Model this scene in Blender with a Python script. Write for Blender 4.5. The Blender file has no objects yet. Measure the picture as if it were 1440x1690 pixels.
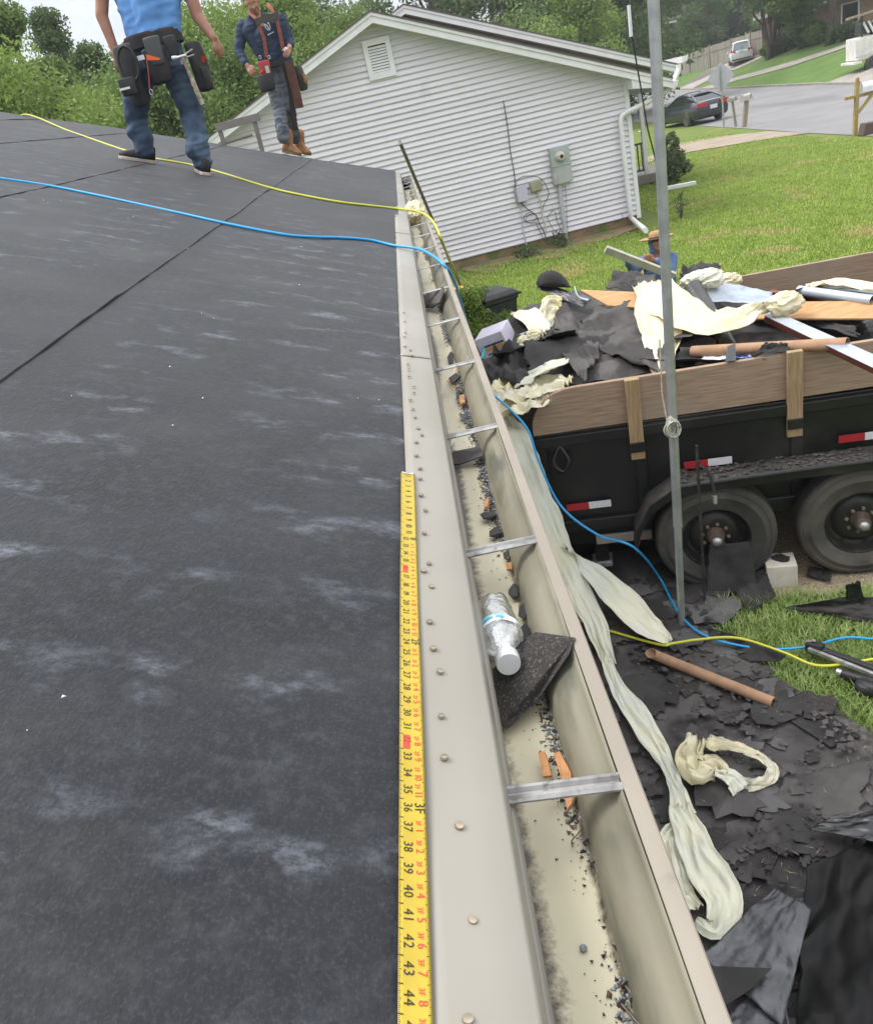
import bpy, bmesh, math, random
import numpy as np
from mathutils import Vector, Matrix, noise
R = math.radians
random.seed(7); np.random.seed(7)
scene = bpy.context.scene
COL = scene.collection

# ------------------------------------------------------------------ camera
EYE = Vector((0, 0, 3.24))
PITCH, ROLL, YAW, FPX = R(25.55), R(13.5), R(3.35), 1343.0
FW = Vector((-math.sin(YAW)*math.cos(PITCH), math.cos(YAW)*math.cos(PITCH), -math.sin(PITCH)))
RT0 = Vector((math.cos(YAW), math.sin(YAW), 0)); UP0 = RT0.cross(FW)
CR, SR = math.cos(ROLL), math.sin(ROLL)
cam = bpy.data.objects.new('camera', bpy.data.cameras.new('camera')); COL.objects.link(cam)
_x = RT0*CR - UP0*SR; _y = RT0*SR + UP0*CR; _z = -FW
cam.matrix_world = Matrix(((_x.x, _y.x, _z.x, EYE.x), (_x.y, _y.y, _z.y, EYE.y), (_x.z, _y.z, _z.z, EYE.z), (0, 0, 0, 1)))
cam.data.sensor_fit = 'HORIZONTAL'; cam.data.sensor_width = 36; cam.data.lens = 36*FPX/1440
cam.data.clip_start = 0.02; cam.data.clip_end = 2000
scene.camera = cam
# ------------------------------------------------------------------ world, sun, exposure
SUN_EL, SUN_AZ = R(58), R(-70)      # azimuth from +Y towards +X
w = bpy.data.worlds.new('World'); scene.world = w; w.use_nodes = True
nt = w.node_tree; nt.nodes.clear()
wo = nt.nodes.new('ShaderNodeOutputWorld'); bg = nt.nodes.new('ShaderNodeBackground'); bg.inputs[1].default_value = 0.11
sky = nt.nodes.new('ShaderNodeTexSky'); sky.sky_type = 'NISHITA'; sky.sun_disc = False
sky.sun_elevation = SUN_EL; sky.sun_rotation = SUN_AZ; sky.air_density = 1.0; sky.dust_density = 2.0
tc = nt.nodes.new('ShaderNodeTexCoord'); mp = nt.nodes.new('ShaderNodeMapping'); mp.inputs['Scale'].default_value = (1, 1, 2.6)
nz = nt.nodes.new('ShaderNodeTexNoise'); nz.inputs['Scale'].default_value = 3.2; nz.inputs['Detail'].default_value = 7; nz.inputs['Roughness'].default_value = .58
rp = nt.nodes.new('ShaderNodeValToRGB'); rp.color_ramp.elements[0].position = .33; rp.color_ramp.elements[1].position = .62
rp.color_ramp.elements[0].color = (.8, .8, .8, 1); rp.color_ramp.elements[1].color = (1, 1, 1, 1)
rc = nt.nodes.new('ShaderNodeValToRGB'); rc.color_ramp.elements[0].position = .35; rc.color_ramp.elements[1].position = .7
rc.color_ramp.elements[0].color = (6.6, 7.1, 8.0, 1); rc.color_ramp.elements[1].color = (14.6, 14.4, 14.0, 1)
mx = nt.nodes.new('ShaderNodeMixRGB')
L = nt.links.new
L(tc.outputs['Generated'], mp.inputs[0]); L(mp.outputs[0], nz.inputs['Vector']); L(nz.outputs[0], rp.inputs[0]); L(nz.outputs[0], rc.inputs[0])
# overcast luminance falls from the zenith to a third of it at the horizon
sx = nt.nodes.new('ShaderNodeSeparateXYZ'); el = nt.nodes.new('ShaderNodeMapRange'); el.inputs[1].default_value = 0; el.inputs[2].default_value = 1; el.inputs[3].default_value = .27; el.inputs[4].default_value = 1.0
cm = nt.nodes.new('ShaderNodeMixRGB'); cm.blend_type = 'MULTIPLY'; cm.inputs[0].default_value = 1
L(tc.outputs['Generated'], sx.inputs[0]); L(sx.outputs[2], el.inputs[0]); L(rc.outputs[0], cm.inputs[1]); L(el.outputs[0], cm.inputs[2])
L(rp.outputs[0], mx.inputs[0]); L(sky.outputs[0], mx.inputs[1]); L(cm.outputs[0], mx.inputs[2]); L(mx.outputs[0], bg.inputs[0]); L(bg.outputs[0], wo.inputs[0])
sl = bpy.data.lights.new('sun', 'SUN'); sl.energy = 1.35; sl.angle = R(24); sl.color = (1, .96, .9)
so = bpy.data.objects.new('sun', sl); COL.objects.link(so)
sd = Vector((math.sin(SUN_AZ)*math.cos(SUN_EL), math.cos(SUN_AZ)*math.cos(SUN_EL), math.sin(SUN_EL)))
so.rotation_euler = sd.to_track_quat('Z', 'Y').to_euler(); so.location = (0, 0, 30)
scene.view_settings.view_transform = 'Standard'; scene.view_settings.look = 'None'
scene.view_settings.gamma = 1; scene.view_settings.use_curve_mapping = False
scene.view_settings.exposure = 1.28

# ------------------------------------------------------------------ measuring the photograph: a sight line met with a real plane
def ray(px, py):
    u, v = px-720, py-845
    return FW + (RT0*(u*CR-v*SR) - UP0*(u*SR+v*CR))/FPX
def onp(px, py, p0, n):
    d = ray(px, py); n = Vector(n); return EYE + d*((Vector(p0)-EYE).dot(n)/d.dot(n))
def G(px, py, z=0.0): return onp(px, py, (0, 0, z), (0, 0, 1))
def YY(px, py, y): return onp(px, py, (0, y, 0), (0, 1, 0))
XE, ZE, SL = -.034, 2.61, .38
def RF(px, py, lift=0.0): return onp(px, py, (XE, 0, ZE+lift), (SL, 0, 1))
def roofz(x): return ZE - SL*(x-XE)
TA = G(1188, 972); TB_ = G(1424, 950); TT = (TB_-TA).normalized(); TN = Vector((-TT.y, TT.x, 0)); ZV = Vector((0, 0, 1))   # trailer: foot of the first wheel, its axis and inward normal
def TR(s, o, z): return TA+TT*s+TN*o+ZV*z
def trp(px, py, o): return onp(px, py, TA+TN*o, TN)

# ------------------------------------------------------------------ mesh helpers
WL = {}
def wloc(o): return WL.get(o.name, Vector((0, 0, 0)))
class MB:
    def __init__(s): s.v = []; s.f = []; s.m = []
    def add(s, vs, fs, m=0):
        b = len(s.v); s.v += [tuple(p) for p in vs]; s.f += [tuple(i+b for i in f) for f in fs]; s.m += [m]*len(fs); return s
    def box(s, c, d, rot=None, m=0, ax=None):
        c = Vector(c); vs = []
        for i in (-1, 1):
            for j in (-1, 1):
                for k in (-1, 1):
                    p = Vector((i*d[0]/2, j*d[1]/2, k*d[2]/2))
                    if ax: p = ax[0]*p.x + ax[1]*p.y + ax[2]*p.z
                    elif rot is not None: p = rot @ p
                    vs.append(c+p)
        return s.add(vs, [(0, 1, 3, 2), (4, 6, 7, 5), (0, 4, 5, 1), (2, 3, 7, 6), (0, 2, 6, 4), (1, 5, 7, 3)], m)
    def bar(s, a, b, w, h, up=(0, 0, 1), m=0):
        a, b = Vector(a), Vector(b); x = (b-a).normalized(); y = Vector(up).cross(x)
        if y.length < 1e-4: y = Vector((1, 0, 0)).cross(x)
        y.normalize(); z = x.cross(y)
        return s.box((a+b)/2, ((b-a).length, w, h), ax=(x, y, z), m=m)
    def tube(s, path, r, n=8, caps=True, m=0, squash=1.0):
        path = [Vector(p) for p in path]; N = len(path); rs = r if isinstance(r, (list, tuple)) else [r]*N
        vs = []; fs = []; ref = None
        for i, p in enumerate(path):
            t = (path[min(i+1, N-1)]-path[max(i-1, 0)]).normalized()
            if ref is None:
                ref = Vector((0, 0, 1)) if abs(t.z) < .9 else Vector((1, 0, 0))
            y = ref - t*ref.dot(t)
            y = y.normalized() if y.length > 1e-5 else t.orthogonal().normalized(); ref = y
            x = y.cross(t)
            for k in range(n):
                a = 2*math.pi*k/n; vs.append(p + x*(math.cos(a)*rs[i]) + y*(math.sin(a)*rs[i]*squash))
        for i in range(N-1):
            for k in range(n):
                fs.append((i*n+k, i*n+(k+1) % n, (i+1)*n+(k+1) % n, (i+1)*n+k))
        if caps: fs.append(tuple(range(n-1, -1, -1))); fs.append(tuple((N-1)*n+k for k in range(n)))
        return s.add(vs, fs, m)
    def lathe(s, c, prof, n=24, ax=None, m=0, close=False):
        c = Vector(c); X, Y, Z = ax or (Vector((1, 0, 0)), Vector((0, 1, 0)), Vector((0, 0, 1)))
        vs = []; fs = []
        for (r, z) in prof:
            for k in range(n):
                a = 2*math.pi*k/n; vs.append(c + X*(r*math.cos(a)) + Y*(r*math.sin(a)) + Z*z)
        for i in range(len(prof)-1):
            for k in range(n): fs.append((i*n+k, i*n+(k+1) % n, (i+1)*n+(k+1) % n, (i+1)*n+k))
        if not close: fs.append(tuple(range(n-1, -1, -1))); fs.append(tuple((len(prof)-1)*n+k for k in range(n)))
        return s.add(vs, fs, m)
    def prism(s, poly, ext, m=0):           # polygon of 3D points pushed along ext
        n = len(poly); e = Vector(ext); a = [Vector(p) for p in poly]
        vs = a + [p+e for p in a]
        fs = [tuple(range(n-1, -1, -1)), tuple(range(n, 2*n))] + [(i, (i+1) % n, n+(i+1) % n, n+i) for i in range(n)]
        return s.add(vs, fs, m)
    def grid(s, fn, nu, nv, m=0):
        vs = [fn(i/nu, j/nv) for i in range(nu+1) for j in range(nv+1)]
        fs = [(i*(nv+1)+j, (i+1)*(nv+1)+j, (i+1)*(nv+1)+j+1, i*(nv+1)+j+1) for i in range(nu) for j in range(nv)]
        return s.add(vs, fs, m)
    def loft(s, rings, m=0, caps=True, closed=True):
        n = len(rings[0]); vs = [p for r in rings for p in r]; fs = []
        for i in range(len(rings)-1):
            for k in range(n if closed else n-1): fs.append((i*n+k, i*n+(k+1) % n, (i+1)*n+(k+1) % n, (i+1)*n+k))
        if caps and closed: fs.append(tuple(range(n-1, -1, -1))); fs.append(tuple((len(rings)-1)*n+k for k in range(n)))
        return s.add(vs, fs, m)
def ob(name, g, mats, parent=None, smooth=False, bevel=0, solid=0, fix=True):
    me = bpy.data.meshes.new(name); off = wloc(parent) if parent else Vector((0, 0, 0))
    if parent: me.from_pydata([(v[0]-off.x, v[1]-off.y, v[2]-off.z) for v in g.v], [], g.f)
    else: me.from_pydata(g.v, [], g.f)
    mats = mats if isinstance(mats, (list, tuple)) else [mats]
    for q in mats: me.materials.append(q)
    me.polygons.foreach_set('material_index', g.m)
    if fix:
        bm = bmesh.new(); bm.from_mesh(me); bmesh.ops.recalc_face_normals(bm, faces=bm.faces); bm.to_mesh(me); bm.free()
    if smooth:
        me.polygons.foreach_set('use_smooth', [True]*len(me.polygons))
        if smooth == 'auto': me.set_sharp_from_angle(angle=R(40))
    me.update()
    o = bpy.data.objects.new(name, me); COL.objects.link(o)
    if parent: o.parent = parent
    WL[o.name] = off.copy()
    if solid:
        md = o.modifiers.new('solid', 'SOLIDIFY'); md.thickness = solid; md.offset = 1
    if bevel:
        md = o.modifiers.new('bevel', 'BEVEL'); md.width = bevel; md.segments = 2; md.limit_method = 'ANGLE'
    return o
def tag(o, label=None, cat=None, group=None, kind=None):
    if label: o['label'] = label
    if cat: o['category'] = cat
    if group: o['group'] = group
    if kind: o['kind'] = kind
    return o
def thing(name, label, cat, loc, group=None):
    o = bpy.data.objects.new(name, None); COL.objects.link(o); o.location = loc; o.empty_display_size = .1
    WL[o.name] = Vector(loc); return tag(o, label, cat, group)
def fast(name, V, F, mats, parent=None, mi=None, smooth=False):   # numpy arrays, constant-size faces
    V = np.asarray(V, np.float32); F = np.asarray(F, np.int32); k = F.shape[1]
    off = wloc(parent) if parent else Vector((0, 0, 0)); V = V - np.array(off[:], np.float32)
    me = bpy.data.meshes.new(name); me.vertices.add(len(V)); me.vertices.foreach_set('co', V.ravel())
    me.loops.add(F.size); me.loops.foreach_set('vertex_index', F.ravel()); me.polygons.add(len(F))
    me.polygons.foreach_set('loop_start', np.arange(0, F.size, k, dtype=np.int32))
    for q in (mats if isinstance(mats, (list, tuple)) else [mats]): me.materials.append(q)
    if mi is not None: me.polygons.foreach_set('material_index', np.asarray(mi, np.int32))
    if smooth: me.polygons.foreach_set('use_smooth', np.ones(len(F), bool))
    me.update(calc_edges=True); me.validate()
    o = bpy.data.objects.new(name, me); COL.objects.link(o)
    if parent: o.parent = parent
    WL[o.name] = off.copy(); return o
def spline(pts, n=8):                       # Catmull-Rom through points
    P = [Vector(p) for p in pts]; P = [P[0]*2-P[1]] + P + [P[-1]*2-P[-2]]; out = []
    for i in range(1, len(P)-2):
        for k in range(n):
            t = k/n; a, b, c, d = P[i-1:i+3]
            out.append(.5*((2*b)+(c-a)*t+(2*a-5*b+4*c-d)*t*t+(3*b-a-3*c+d)*t**3))
    out.append(P[-2]); return out
def nz3(p, s=1.0, seed=0): return noise.noise(Vector((p[0]*s+seed*7.3, p[1]*s-seed*3.1, p[2]*s+seed)))

# ------------------------------------------------------------------ materials
MC = {}
def M(name, c, rough=.6, c2=None, scale=6, detail=5, ramp=(.38, .64), bump=0, bscale=None, metal=0, spec=.4, stretch=(1, 1, 1),
      c3=None, s3=2, r3=(.55, .7), st3=(1, 1, 1), coat=0, transl=0, sheen=0):
    if name in MC: return MC[name]
    m = bpy.data.materials.new(name); m.use_nodes = True; nt = m.node_tree; L = nt.links.new
    b = nt.nodes['Principled BSDF']; out = nt.nodes['Material Output']
    b.inputs['Base Color'].default_value = (*c, 1); b.inputs['Roughness'].default_value = rough
    b.inputs['Metallic'].default_value = metal; b.inputs['Specular IOR Level'].default_value = spec
    b.inputs['Coat Weight'].default_value = coat; b.inputs['Sheen Weight'].default_value = sheen
    tc = nt.nodes.new('ShaderNodeTexCoord')
    def nzn(s, st, d=detail):
        mp = nt.nodes.new('ShaderNodeMapping'); mp.inputs['Scale'].default_value = st; L(tc.outputs['Object'], mp.inputs[0])
        n = nt.nodes.new('ShaderNodeTexNoise'); n.inputs['Scale'].default_value = s; n.inputs['Detail'].default_value = d; L(mp.outputs[0], n.inputs['Vector']); return n.outputs[0]
    def rmp(src, r):
        q = nt.nodes.new('ShaderNodeMapRange'); q.inputs[1].default_value = r[0]; q.inputs[2].default_value = r[1]; q.interpolation_type = 'SMOOTHSTEP'; L(src, q.inputs[0]); return q.outputs[0]
    colo = None
    if c2:
        mix = nt.nodes.new('ShaderNodeMixRGB'); mix.inputs[1].default_value = (*c, 1); mix.inputs[2].default_value = (*c2, 1)
        L(rmp(nzn(scale, stretch), ramp), mix.inputs[0]); colo = mix.outputs[0]
    if c3:
        mix = nt.nodes.new('ShaderNodeMixRGB'); mix.inputs[1].default_value = (*c, 1); mix.inputs[2].default_value = (*c3, 1)
        if colo: L(colo, mix.inputs[1])
        L(rmp(nzn(s3, st3, 6), r3), mix.inputs[0]); colo = mix.outputs[0]
    if colo: L(colo, b.inputs['Base Color'])
    if bump:
        bp = nt.nodes.new('ShaderNodeBump'); bp.inputs['Strength'].default_value = 1; bp.inputs['Distance'].default_value = bump
        L(nzn(bscale or scale*3, stretch), bp.inputs['Height']); L(bp.outputs[0], b.inputs['Normal'])
    if transl:
        t = nt.nodes.new('ShaderNodeBsdfTranslucent'); t.inputs[0].default_value = (*c, 1)
        if colo: L(colo, t.inputs[0])
        ms = nt.nodes.new('ShaderNodeMixShader'); ms.inputs[0].default_value = transl
        L(b.outputs[0], ms.inputs[1]); L(t.outputs[0], ms.inputs[2]); L(ms.outputs[0], out.inputs[0])
    MC[name] = m; return m
M('white_paint', (.72, .72, .72), .5, (.67, .67, .67), 3, c3=(.6, .59, .56), s3=5, r3=(.7, .85))
M('siding', (.67, .645, .685), .5, (.63, .61, .65), 1.3, bump=.0006, bscale=60, stretch=(.3, .3, 4), c3=(.47, .46, .43), s3=1.6, r3=(.6, .85))
M('shingle_brown', (.12, .10, .09), .9, (.10, .085, .08), 25, bump=.003, bscale=80)
M('film', (.80, .73, .48), .42, (.76, .72, .58), 4, bump=.003, bscale=16, transl=.30, spec=.45)
M('film_white', (.79, .77, .61), .4, (.73, .74, .65), 4, bump=.003, bscale=16, transl=.30, spec=.45)
M('felt_black', (.020, .019, .019), .8, (.036, .033, .032), 6, bump=.0015, bscale=120)
M('felt_brown', (.047, .042, .041), .7, (.074, .067, .065), 5, c3=(.028, .025, .025), s3=3, r3=(.5, .6), bump=.002, bscale=90)
M('membrane', (.008, .008, .009), .27, (.024, .024, .026), 8, bump=.003, bscale=40, spec=.6)
M('membrane_grey', (.060, .062, .070), .36, (.036, .038, .043), 7, bump=.004, bscale=40, spec=.6, c3=(.085, .088, .097), s3=16, r3=(.5, .7))
M('tarp', (.006, .006, .006), .6, (.011, .0105, .0105), 10, bump=.004, bscale=14, spec=.22)
M('cardboard', (.34, .205, .125), .85, (.28, .168, .10), 12, bump=.0006, bscale=90)
M('wood_plank', (.31, .218, .152), .8, (.215, .148, .102), 5, stretch=(1.2, 1.2, 18), ramp=(.35, .7), bump=.001, bscale=7, c3=(.26, .21, .165), s3=2.2, r3=(.5, .75))
M('wood_light', (.33, .23, .13), .8, (.24, .16, .085), 6, stretch=(12, 12, 1), ramp=(.35, .7), bump=.001, bscale=7)
M('plywood', (.42, .25, .115), .75, (.35, .195, .085), 5, stretch=(1, 8, 8), bump=.0008, bscale=9)
M('wood_grey', (.30, .25, .19), .9, (.21, .175, .135), 4, stretch=(6, 6, 1), bump=.002, bscale=8)
M('galv', (.42, .43, .44), .42, (.33, .34, .35), 9, metal=.75, c3=(.26, .26, .26), s3=14, r3=(.6, .8), bump=.0004, bscale=60)
M('steel', (.50, .50, .51), .42, (.36, .35, .34), 20, metal=.7, bump=.0004, bscale=90, c3=(.25, .23, .2), s3=30, r3=(.58, .75))
M('black_paint', (.007, .007, .0075), .38, (.011, .0105, .0105), 3, c3=(.034, .031, .028), s3=2.2, r3=(.52, .78), spec=.45)
M('rust', (.17, .065, .035), .85, (.09, .04, .028), 14, bump=.001)
M('rubber', (.042, .040, .037), .8, (.085, .077, .066), 4, c3=(.12, .107, .088), s3=3, r3=(.58, .75), bump=.0015, bscale=50)
M('concrete', (.29, .265, .24), .9, (.25, .225, .20), 1.6, c3=(.21, .19, .175), s3=.6, r3=(.5, .7), bump=.003, bscale=60)
M('concrete_tan', (.275, .225, .172), .9, (.235, .19, .145), 1.4, c3=(.205, .172, .135), s3=.7, r3=(.5, .7), bump=.003, bscale=60)
M('asphalt', (.195, .19, .192), .9, (.17, .166, .168), .5, c3=(.135, .132, .135), s3=.25, r3=(.54, .66), st3=(1, .25, 1), bump=.004, bscale=70)
M('gravel', (.30, .235, .165), .95, (.22, .17, .12), 40, bump=.01, bscale=90, c3=(.5, .42, .32), s3=70, r3=(.55, .65))
M('lawn', (.10, .145, .022), .95, (.125, .165, .028), 1.2, c3=(.20, .17, .07), s3=.55, r3=(.56, .74), bump=.03, bscale=30)
M('lawn_far', (.062, .120, .018), .95, (.082, .145, .024), .8, c3=(.10, .155, .034), s3=2.5, r3=(.5, .7), bump=.03, bscale=14, st3=(.3, 1, 1))
M('dirt', (.24, .17, .10), .95, (.17, .13, .07), 3, bump=.02, bscale=30, c3=(.10, .14, .04), s3=2, r3=(.5, .6))
M('bark', (.12, .095, .075), .95, (.07, .055, .045), 8, stretch=(1, 1, .25), bump=.01, bscale=12)
M('glass_dark', (.012, .014, .016), .06, spec=.8)
M('glass_blue', (.20, .25, .28), .08, (.30, .36, .39), 2, spec=.8)
M('black_plastic', (.016, .016, .018), .5, (.024, .024, .026), 12)
M('red_lens', (.42, .012, .015), .22, coat=.5)
M('red_tape', (.36, .02, .028), .4, (.30, .02, .025), 60)
M('white_tape', (.62, .62, .63), .4, (.54, .54, .55), 60)
M('skin', (.33, .165, .105), .55, (.28, .135, .085), 12, bump=.0005, bscale=120)
M('skin_light', (.42, .22, .15), .55, (.36, .18, .12), 12, bump=.0005, bscale=120)
M('hair', (.012, .010, .009), .6, bump=.002, bscale=160)

_m = MC['siding'].node_tree; _b = _m.nodes['Principled BSDF']; _src = _b.inputs['Base Color'].links[0].from_socket     # each board its own slight tone
_oi = _m.nodes.new('ShaderNodeObjectInfo'); _mr = _m.nodes.new('ShaderNodeMapRange'); _mr.inputs[3].default_value = .93; _mr.inputs[4].default_value = 1.03; _mm = _m.nodes.new('ShaderNodeMixRGB'); _mm.blend_type = 'MULTIPLY'; _mm.inputs[0].default_value = 1
_m.links.new(_oi.outputs['Random'], _mr.inputs[0]); _m.links.new(_src, _mm.inputs[1]); _m.links.new(_mr.outputs[0], _mm.inputs[2]); _m.links.new(_mm.outputs[0], _b.inputs['Base Color'])
# ================================================================== SETTING
def gz(x, y):
    if x < 23: return 0.0
    if x < 34: return .20*(x-23)
    return 2.2 + .05*(x-34)
def T(px, py):
    d = ray(px, py); t = 1.0
    while t < 400:
        p = EYE+d*t
        if p.z <= gz(p.x, p.y): return p
        t += .01+t*.0004
    return EYE+d*400
gx = [-260, -160, -80, -30, -10, 0, 6, 12, 16, 20, 23, 24.5, 26, 28, 30, 32, 34, 38, 45, 60, 100, 160, 260]
gy = [-60, -20, 0, 10, 20, 30, 40, 60, 80, 120, 180, 260]
g = MB(); g.grid(lambda u, v: (0, 0, 0), len(gx)-1, len(gy)-1)
g.v = [(x, y, gz(x, y)-.012) for x in gx for y in gy]
tag(ob('ground', g, M('lawn', ()), smooth=True), kind='structure')
def patch(name, pts, mat, lift, kind='structure', nsub=1):
    g = MB(); P = [Vector(p) for p in pts]; b = bmesh.new()
    vs = [b.verts.new((p.x, p.y, 0)) for p in P]; f = b.faces.new(vs)
    bmesh.ops.triangulate(b, faces=[f])
    for _ in range(nsub): bmesh.ops.subdivide_edges(b, edges=b.edges[:], cuts=2, use_grid_fill=True)
    bmesh.ops.triangulate(b, faces=b.faces[:]); b.verts.index_update()
    for v in b.verts: v.co.z = gz(v.co.x, v.co.y)+lift
    g.add([v.co for v in b.verts], [tuple(v.index for v in f.verts) for f in b.faces]); b.free()
    return tag(ob(name, g, mat), kind=kind)
# street running beside both houses, its near and far kerb lines
near = [T(*p) for p in ((1060, 202), (1100, 203), (1150, 207), (1200, 210), (1275, 215), (1330, 219))]
near = [near[0]+(near[0]-near[1])*6] + near + [Vector((13.2, 24, 0)), Vector((12.9, 10, 0)), Vector((12.8, -20, 0))]
far = [Vector((24.2, -20, 0)), Vector((23.6, 20, 0)), Vector((22.8, 38, 0)), T(1440, 139), T(1350, 140), T(1250, 144), T(1190, 147), T(1140, 148), T(1097, 148)]
far.append(far[-1]+(far[-1]-far[-2])*5)
patch('road', near+far, M('asphalt', ()), .004, nsub=0)
kg = MB()
for line, dx in ((far, .07),):
    for a, b in zip(line[:-1], line[1:]):
        A = Vector((a.x+dx, a.y, gz(a.x, a.y)+.055)); B = Vector((b.x+dx, b.y, gz(b.x, b.y)+.055))
        kg.bar(A, B, .15, .11)
tag(ob('kerb', kg, M('concrete', ())), kind='structure')
def bank(name, px, mat, lift, **k): return patch(name, [T(*p) for p in px], mat, lift, **k)
bank('far_lawn', ((1440, 137), (1350, 138.5), (1250, 142), (1190, 146), (1140, 147), (1097, 147), (1098, 125), (1150, 112), (1210, 100), (1290, 78), (1440, 35)), M('lawn_far', ()), .03)
bank('suv_driveway', ((1119, 147.4), (1143, 146.6), (1196, 119), (1213, 116), (1264, 93), (1244, 91), (1204, 104), (1165, 117), (1200, 110), (1186, 119)), M('concrete', ()), .07)
bank('sidewalk', ((1154, 147), (1174, 146.5), (1216, 134), (1300, 112), (1406, 76), (1406, 70.5), (1312, 101), (1206, 131)), M('concrete', ()), .07)
bank('truck_driveway', ((1364, 138.6), (1440, 137), (1440, 108), (1416, 117)), M('concrete', ()), .07)
# neighbour's drive down to the street, and the bare soil strip along the wall
patch('driveway', [G(*p) for p in ((1062, 262), (1100, 247), (1116, 237), (1180, 226), (1268, 216.5), (1335, 219.5), (1250, 232), (1130, 252), (1062, 270))], M('concrete_tan', ()), .012, nsub=0)
patch('soil_strip', [G(*p) for p in ((760, 446), (765, 438), (900, 402), (1040, 368), (1062, 374), (1010, 392), (960, 408), (930, 425), (850, 432), (800, 452))], M('dirt', ()), .008, nsub=0)

# ------------------------------------------------------------------ foliage
def leafmat(n, c, c2, s=.5): return M(n, c, .62, c2, s, detail=6, ramp=(.35, .68), transl=.35, spec=.3)
LM = [leafmat('leaf_mid', (.125, .195, .052), (.175, .25, .07)), leafmat('leaf_dark', (.075, .12, .042), (.115, .168, .056)),
      leafmat('leaf_bright', (.17, .255, .05), (.22, .305, .075)), leafmat('leaf_olive', (.085, .12, .05), (.13, .165, .075))]
def leaves(cent, rad, n, size, rng, flat=.75):
    """leaf rhombs spread through ellipsoidal clumps"""
    k = len(cent); idx = rng.integers(0, k, n)
    d = rng.normal(size=(n, 3)); d /= np.linalg.norm(d, axis=1)[:, None]; rr = rng.random(n)**.45
    P = cent[idx] + d*(rad[idx]*rr)[:, None]*np.array([1, 1, flat])
    a = rng.normal(size=(n, 3)); a[:, 2] -= .25; a /= np.linalg.norm(a, axis=1)[:, None]
    b = np.cross(a, rng.normal(size=(n, 3))); b /= np.linalg.norm(b, axis=1)[:, None]
    s = size*(.6+.8*rng.random(n))[:, None]
    V = np.stack([P-a*s, P+b*s*.45, P+a*s, P-b*s*.45], 1).reshape(-1, 3)
    F = np.arange(4*n).reshape(n, 4); return V, F
TREEN = [0]
def tree(name, label, base, h, cr, clear=.25, mat=0, n=9000, leaf=.16, nclump=34, tr=None, lean=0, group=None, stems=1, flat=.8, shape=1.0):
    TREEN[0] += 1; rng = np.random.default_rng(100+TREEN[0]); base = Vector(base)
    t = thing(name, label, 'tree', base, group); tr = tr or h*.018
    g = MB(); top = base+Vector((lean, 0, h*.86)); cz0 = h*clear
    u = rng.random(nclump); hh = cz0+(h-cz0)*u
    env = cr*np.sin(np.pi*np.clip(.12+.86*u, 0, 1))**(.7*shape)
    ang = rng.random(nclump)*2*np.pi; rr = env*np.sqrt(rng.random(nclump))*.92
    cent = np.stack([base.x+lean*u+rr*np.cos(ang), base.y+rr*np.sin(ang), base.z+hh], 1)
    rad = cr*(.20+.20*rng.random(nclump))
    for s in range(stems):
        o = Vector((rng.normal()*.12, rng.normal()*.12, 0)) if stems > 1 else Vector((0, 0, 0))
        e = top+Vector((rng.normal()*cr*.4, rng.normal()*cr*.4, -h*.2)) if stems > 1 else top
        pth = [base+o+Vector((0, 0, -.1))] + [(base+o).lerp(e, k/6)+Vector((rng.normal()*tr*.7, rng.normal()*tr*.7, 0)) for k in range(1, 7)]
        g.tube(pth, [tr*(1.25 if k == 0 else 1-.125*k) for k in range(7)], 7)
    for k in range(min(nclump, 16)):
        e = Vector(cent[k]); f = max(.15, min(.8, (e.z-base.z)/h*.7)); st = base.lerp(top, f); md = st.lerp(e, .5)+Vector((0, 0, -.05*h*rng.random()))
        g.tube([st, md, e], [tr*.5*(1-f*.5), tr*.32, tr*.12], 5, caps=False)
    ob('trunk', g, M('bark', ()), t, smooth=True)
    V, F = leaves(cent, rad, n, leaf, rng, flat); fast('crown', V, F, LM[mat], t)
    return t
W = 'woods behind the roof'
def wood(px, dist, toppx, cr, mat, label, n=9000, leaf=.2, **k):
    b = YY(px, 250, dist); top = YY(px-(250-toppx)*.24, toppx, dist)
    return tree('broadleaf_tree', label, (b.x, dist, 0), top.z, cr, .08, mat, int(n*3.6), leaf*.43, group=W, nclump=75, **k)
# left of and behind the two men: the crowns that make the skyline
wood(80, 26, 8, 1.7, 0, 'tall mid-green tree at the left edge of the picture', 13000, .17)
wood(152, 34, 24, 1.7, 1, 'darker pine-like tree just right of the leftmost tree, under the cloud gap', 8000, .16, shape=1.4)
wood(198, 33, 84, 1.9, 1, 'lower dark tree left of the man in the light blue shirt', 9000, .18)
wood(40, 22, 100, 3.2, 2, 'bright low tree behind the left end of the roof', 11000, .14)
wood(205, 30, 126, 3.2, 0, 'low leafy tree seen between the legs of the man in blue', 12000, .16)
wood(300, 26, 128, 3.4, 0, 'bushy tree low behind the tool belt of the man in blue', 12000, .15)
wood(345, 36, 40, 2.8, 1, 'dark tree between the two men, tallest at its right side', 12000, .18)
wood(392, 31, 12, 3.6, 2, 'bright tree right behind the man in the navy shirt', 12000, .16)
wood(425, 25, 95, 3.0, 0, 'leafy tree low between the two men beside the wooden rail', 11000, .14)
wood(505, 38, -2, 3.4, 2, 'bright feathery tree left of the white gable peak', 12000, .18)
wood(560, 44, 3, 4.2, 1, 'dark tree just behind the left slope of the white gable', 11000, .2)
wood(625, 40, 35, 3.0, 0, 'tree behind the white gable, low at its peak', 7000, .2)
wood(10, 25, 2, 1.8, 1, 'dark tree cut by the left edge of the picture', 9000, .17)
W = 'trees behind the pale house'
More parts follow.
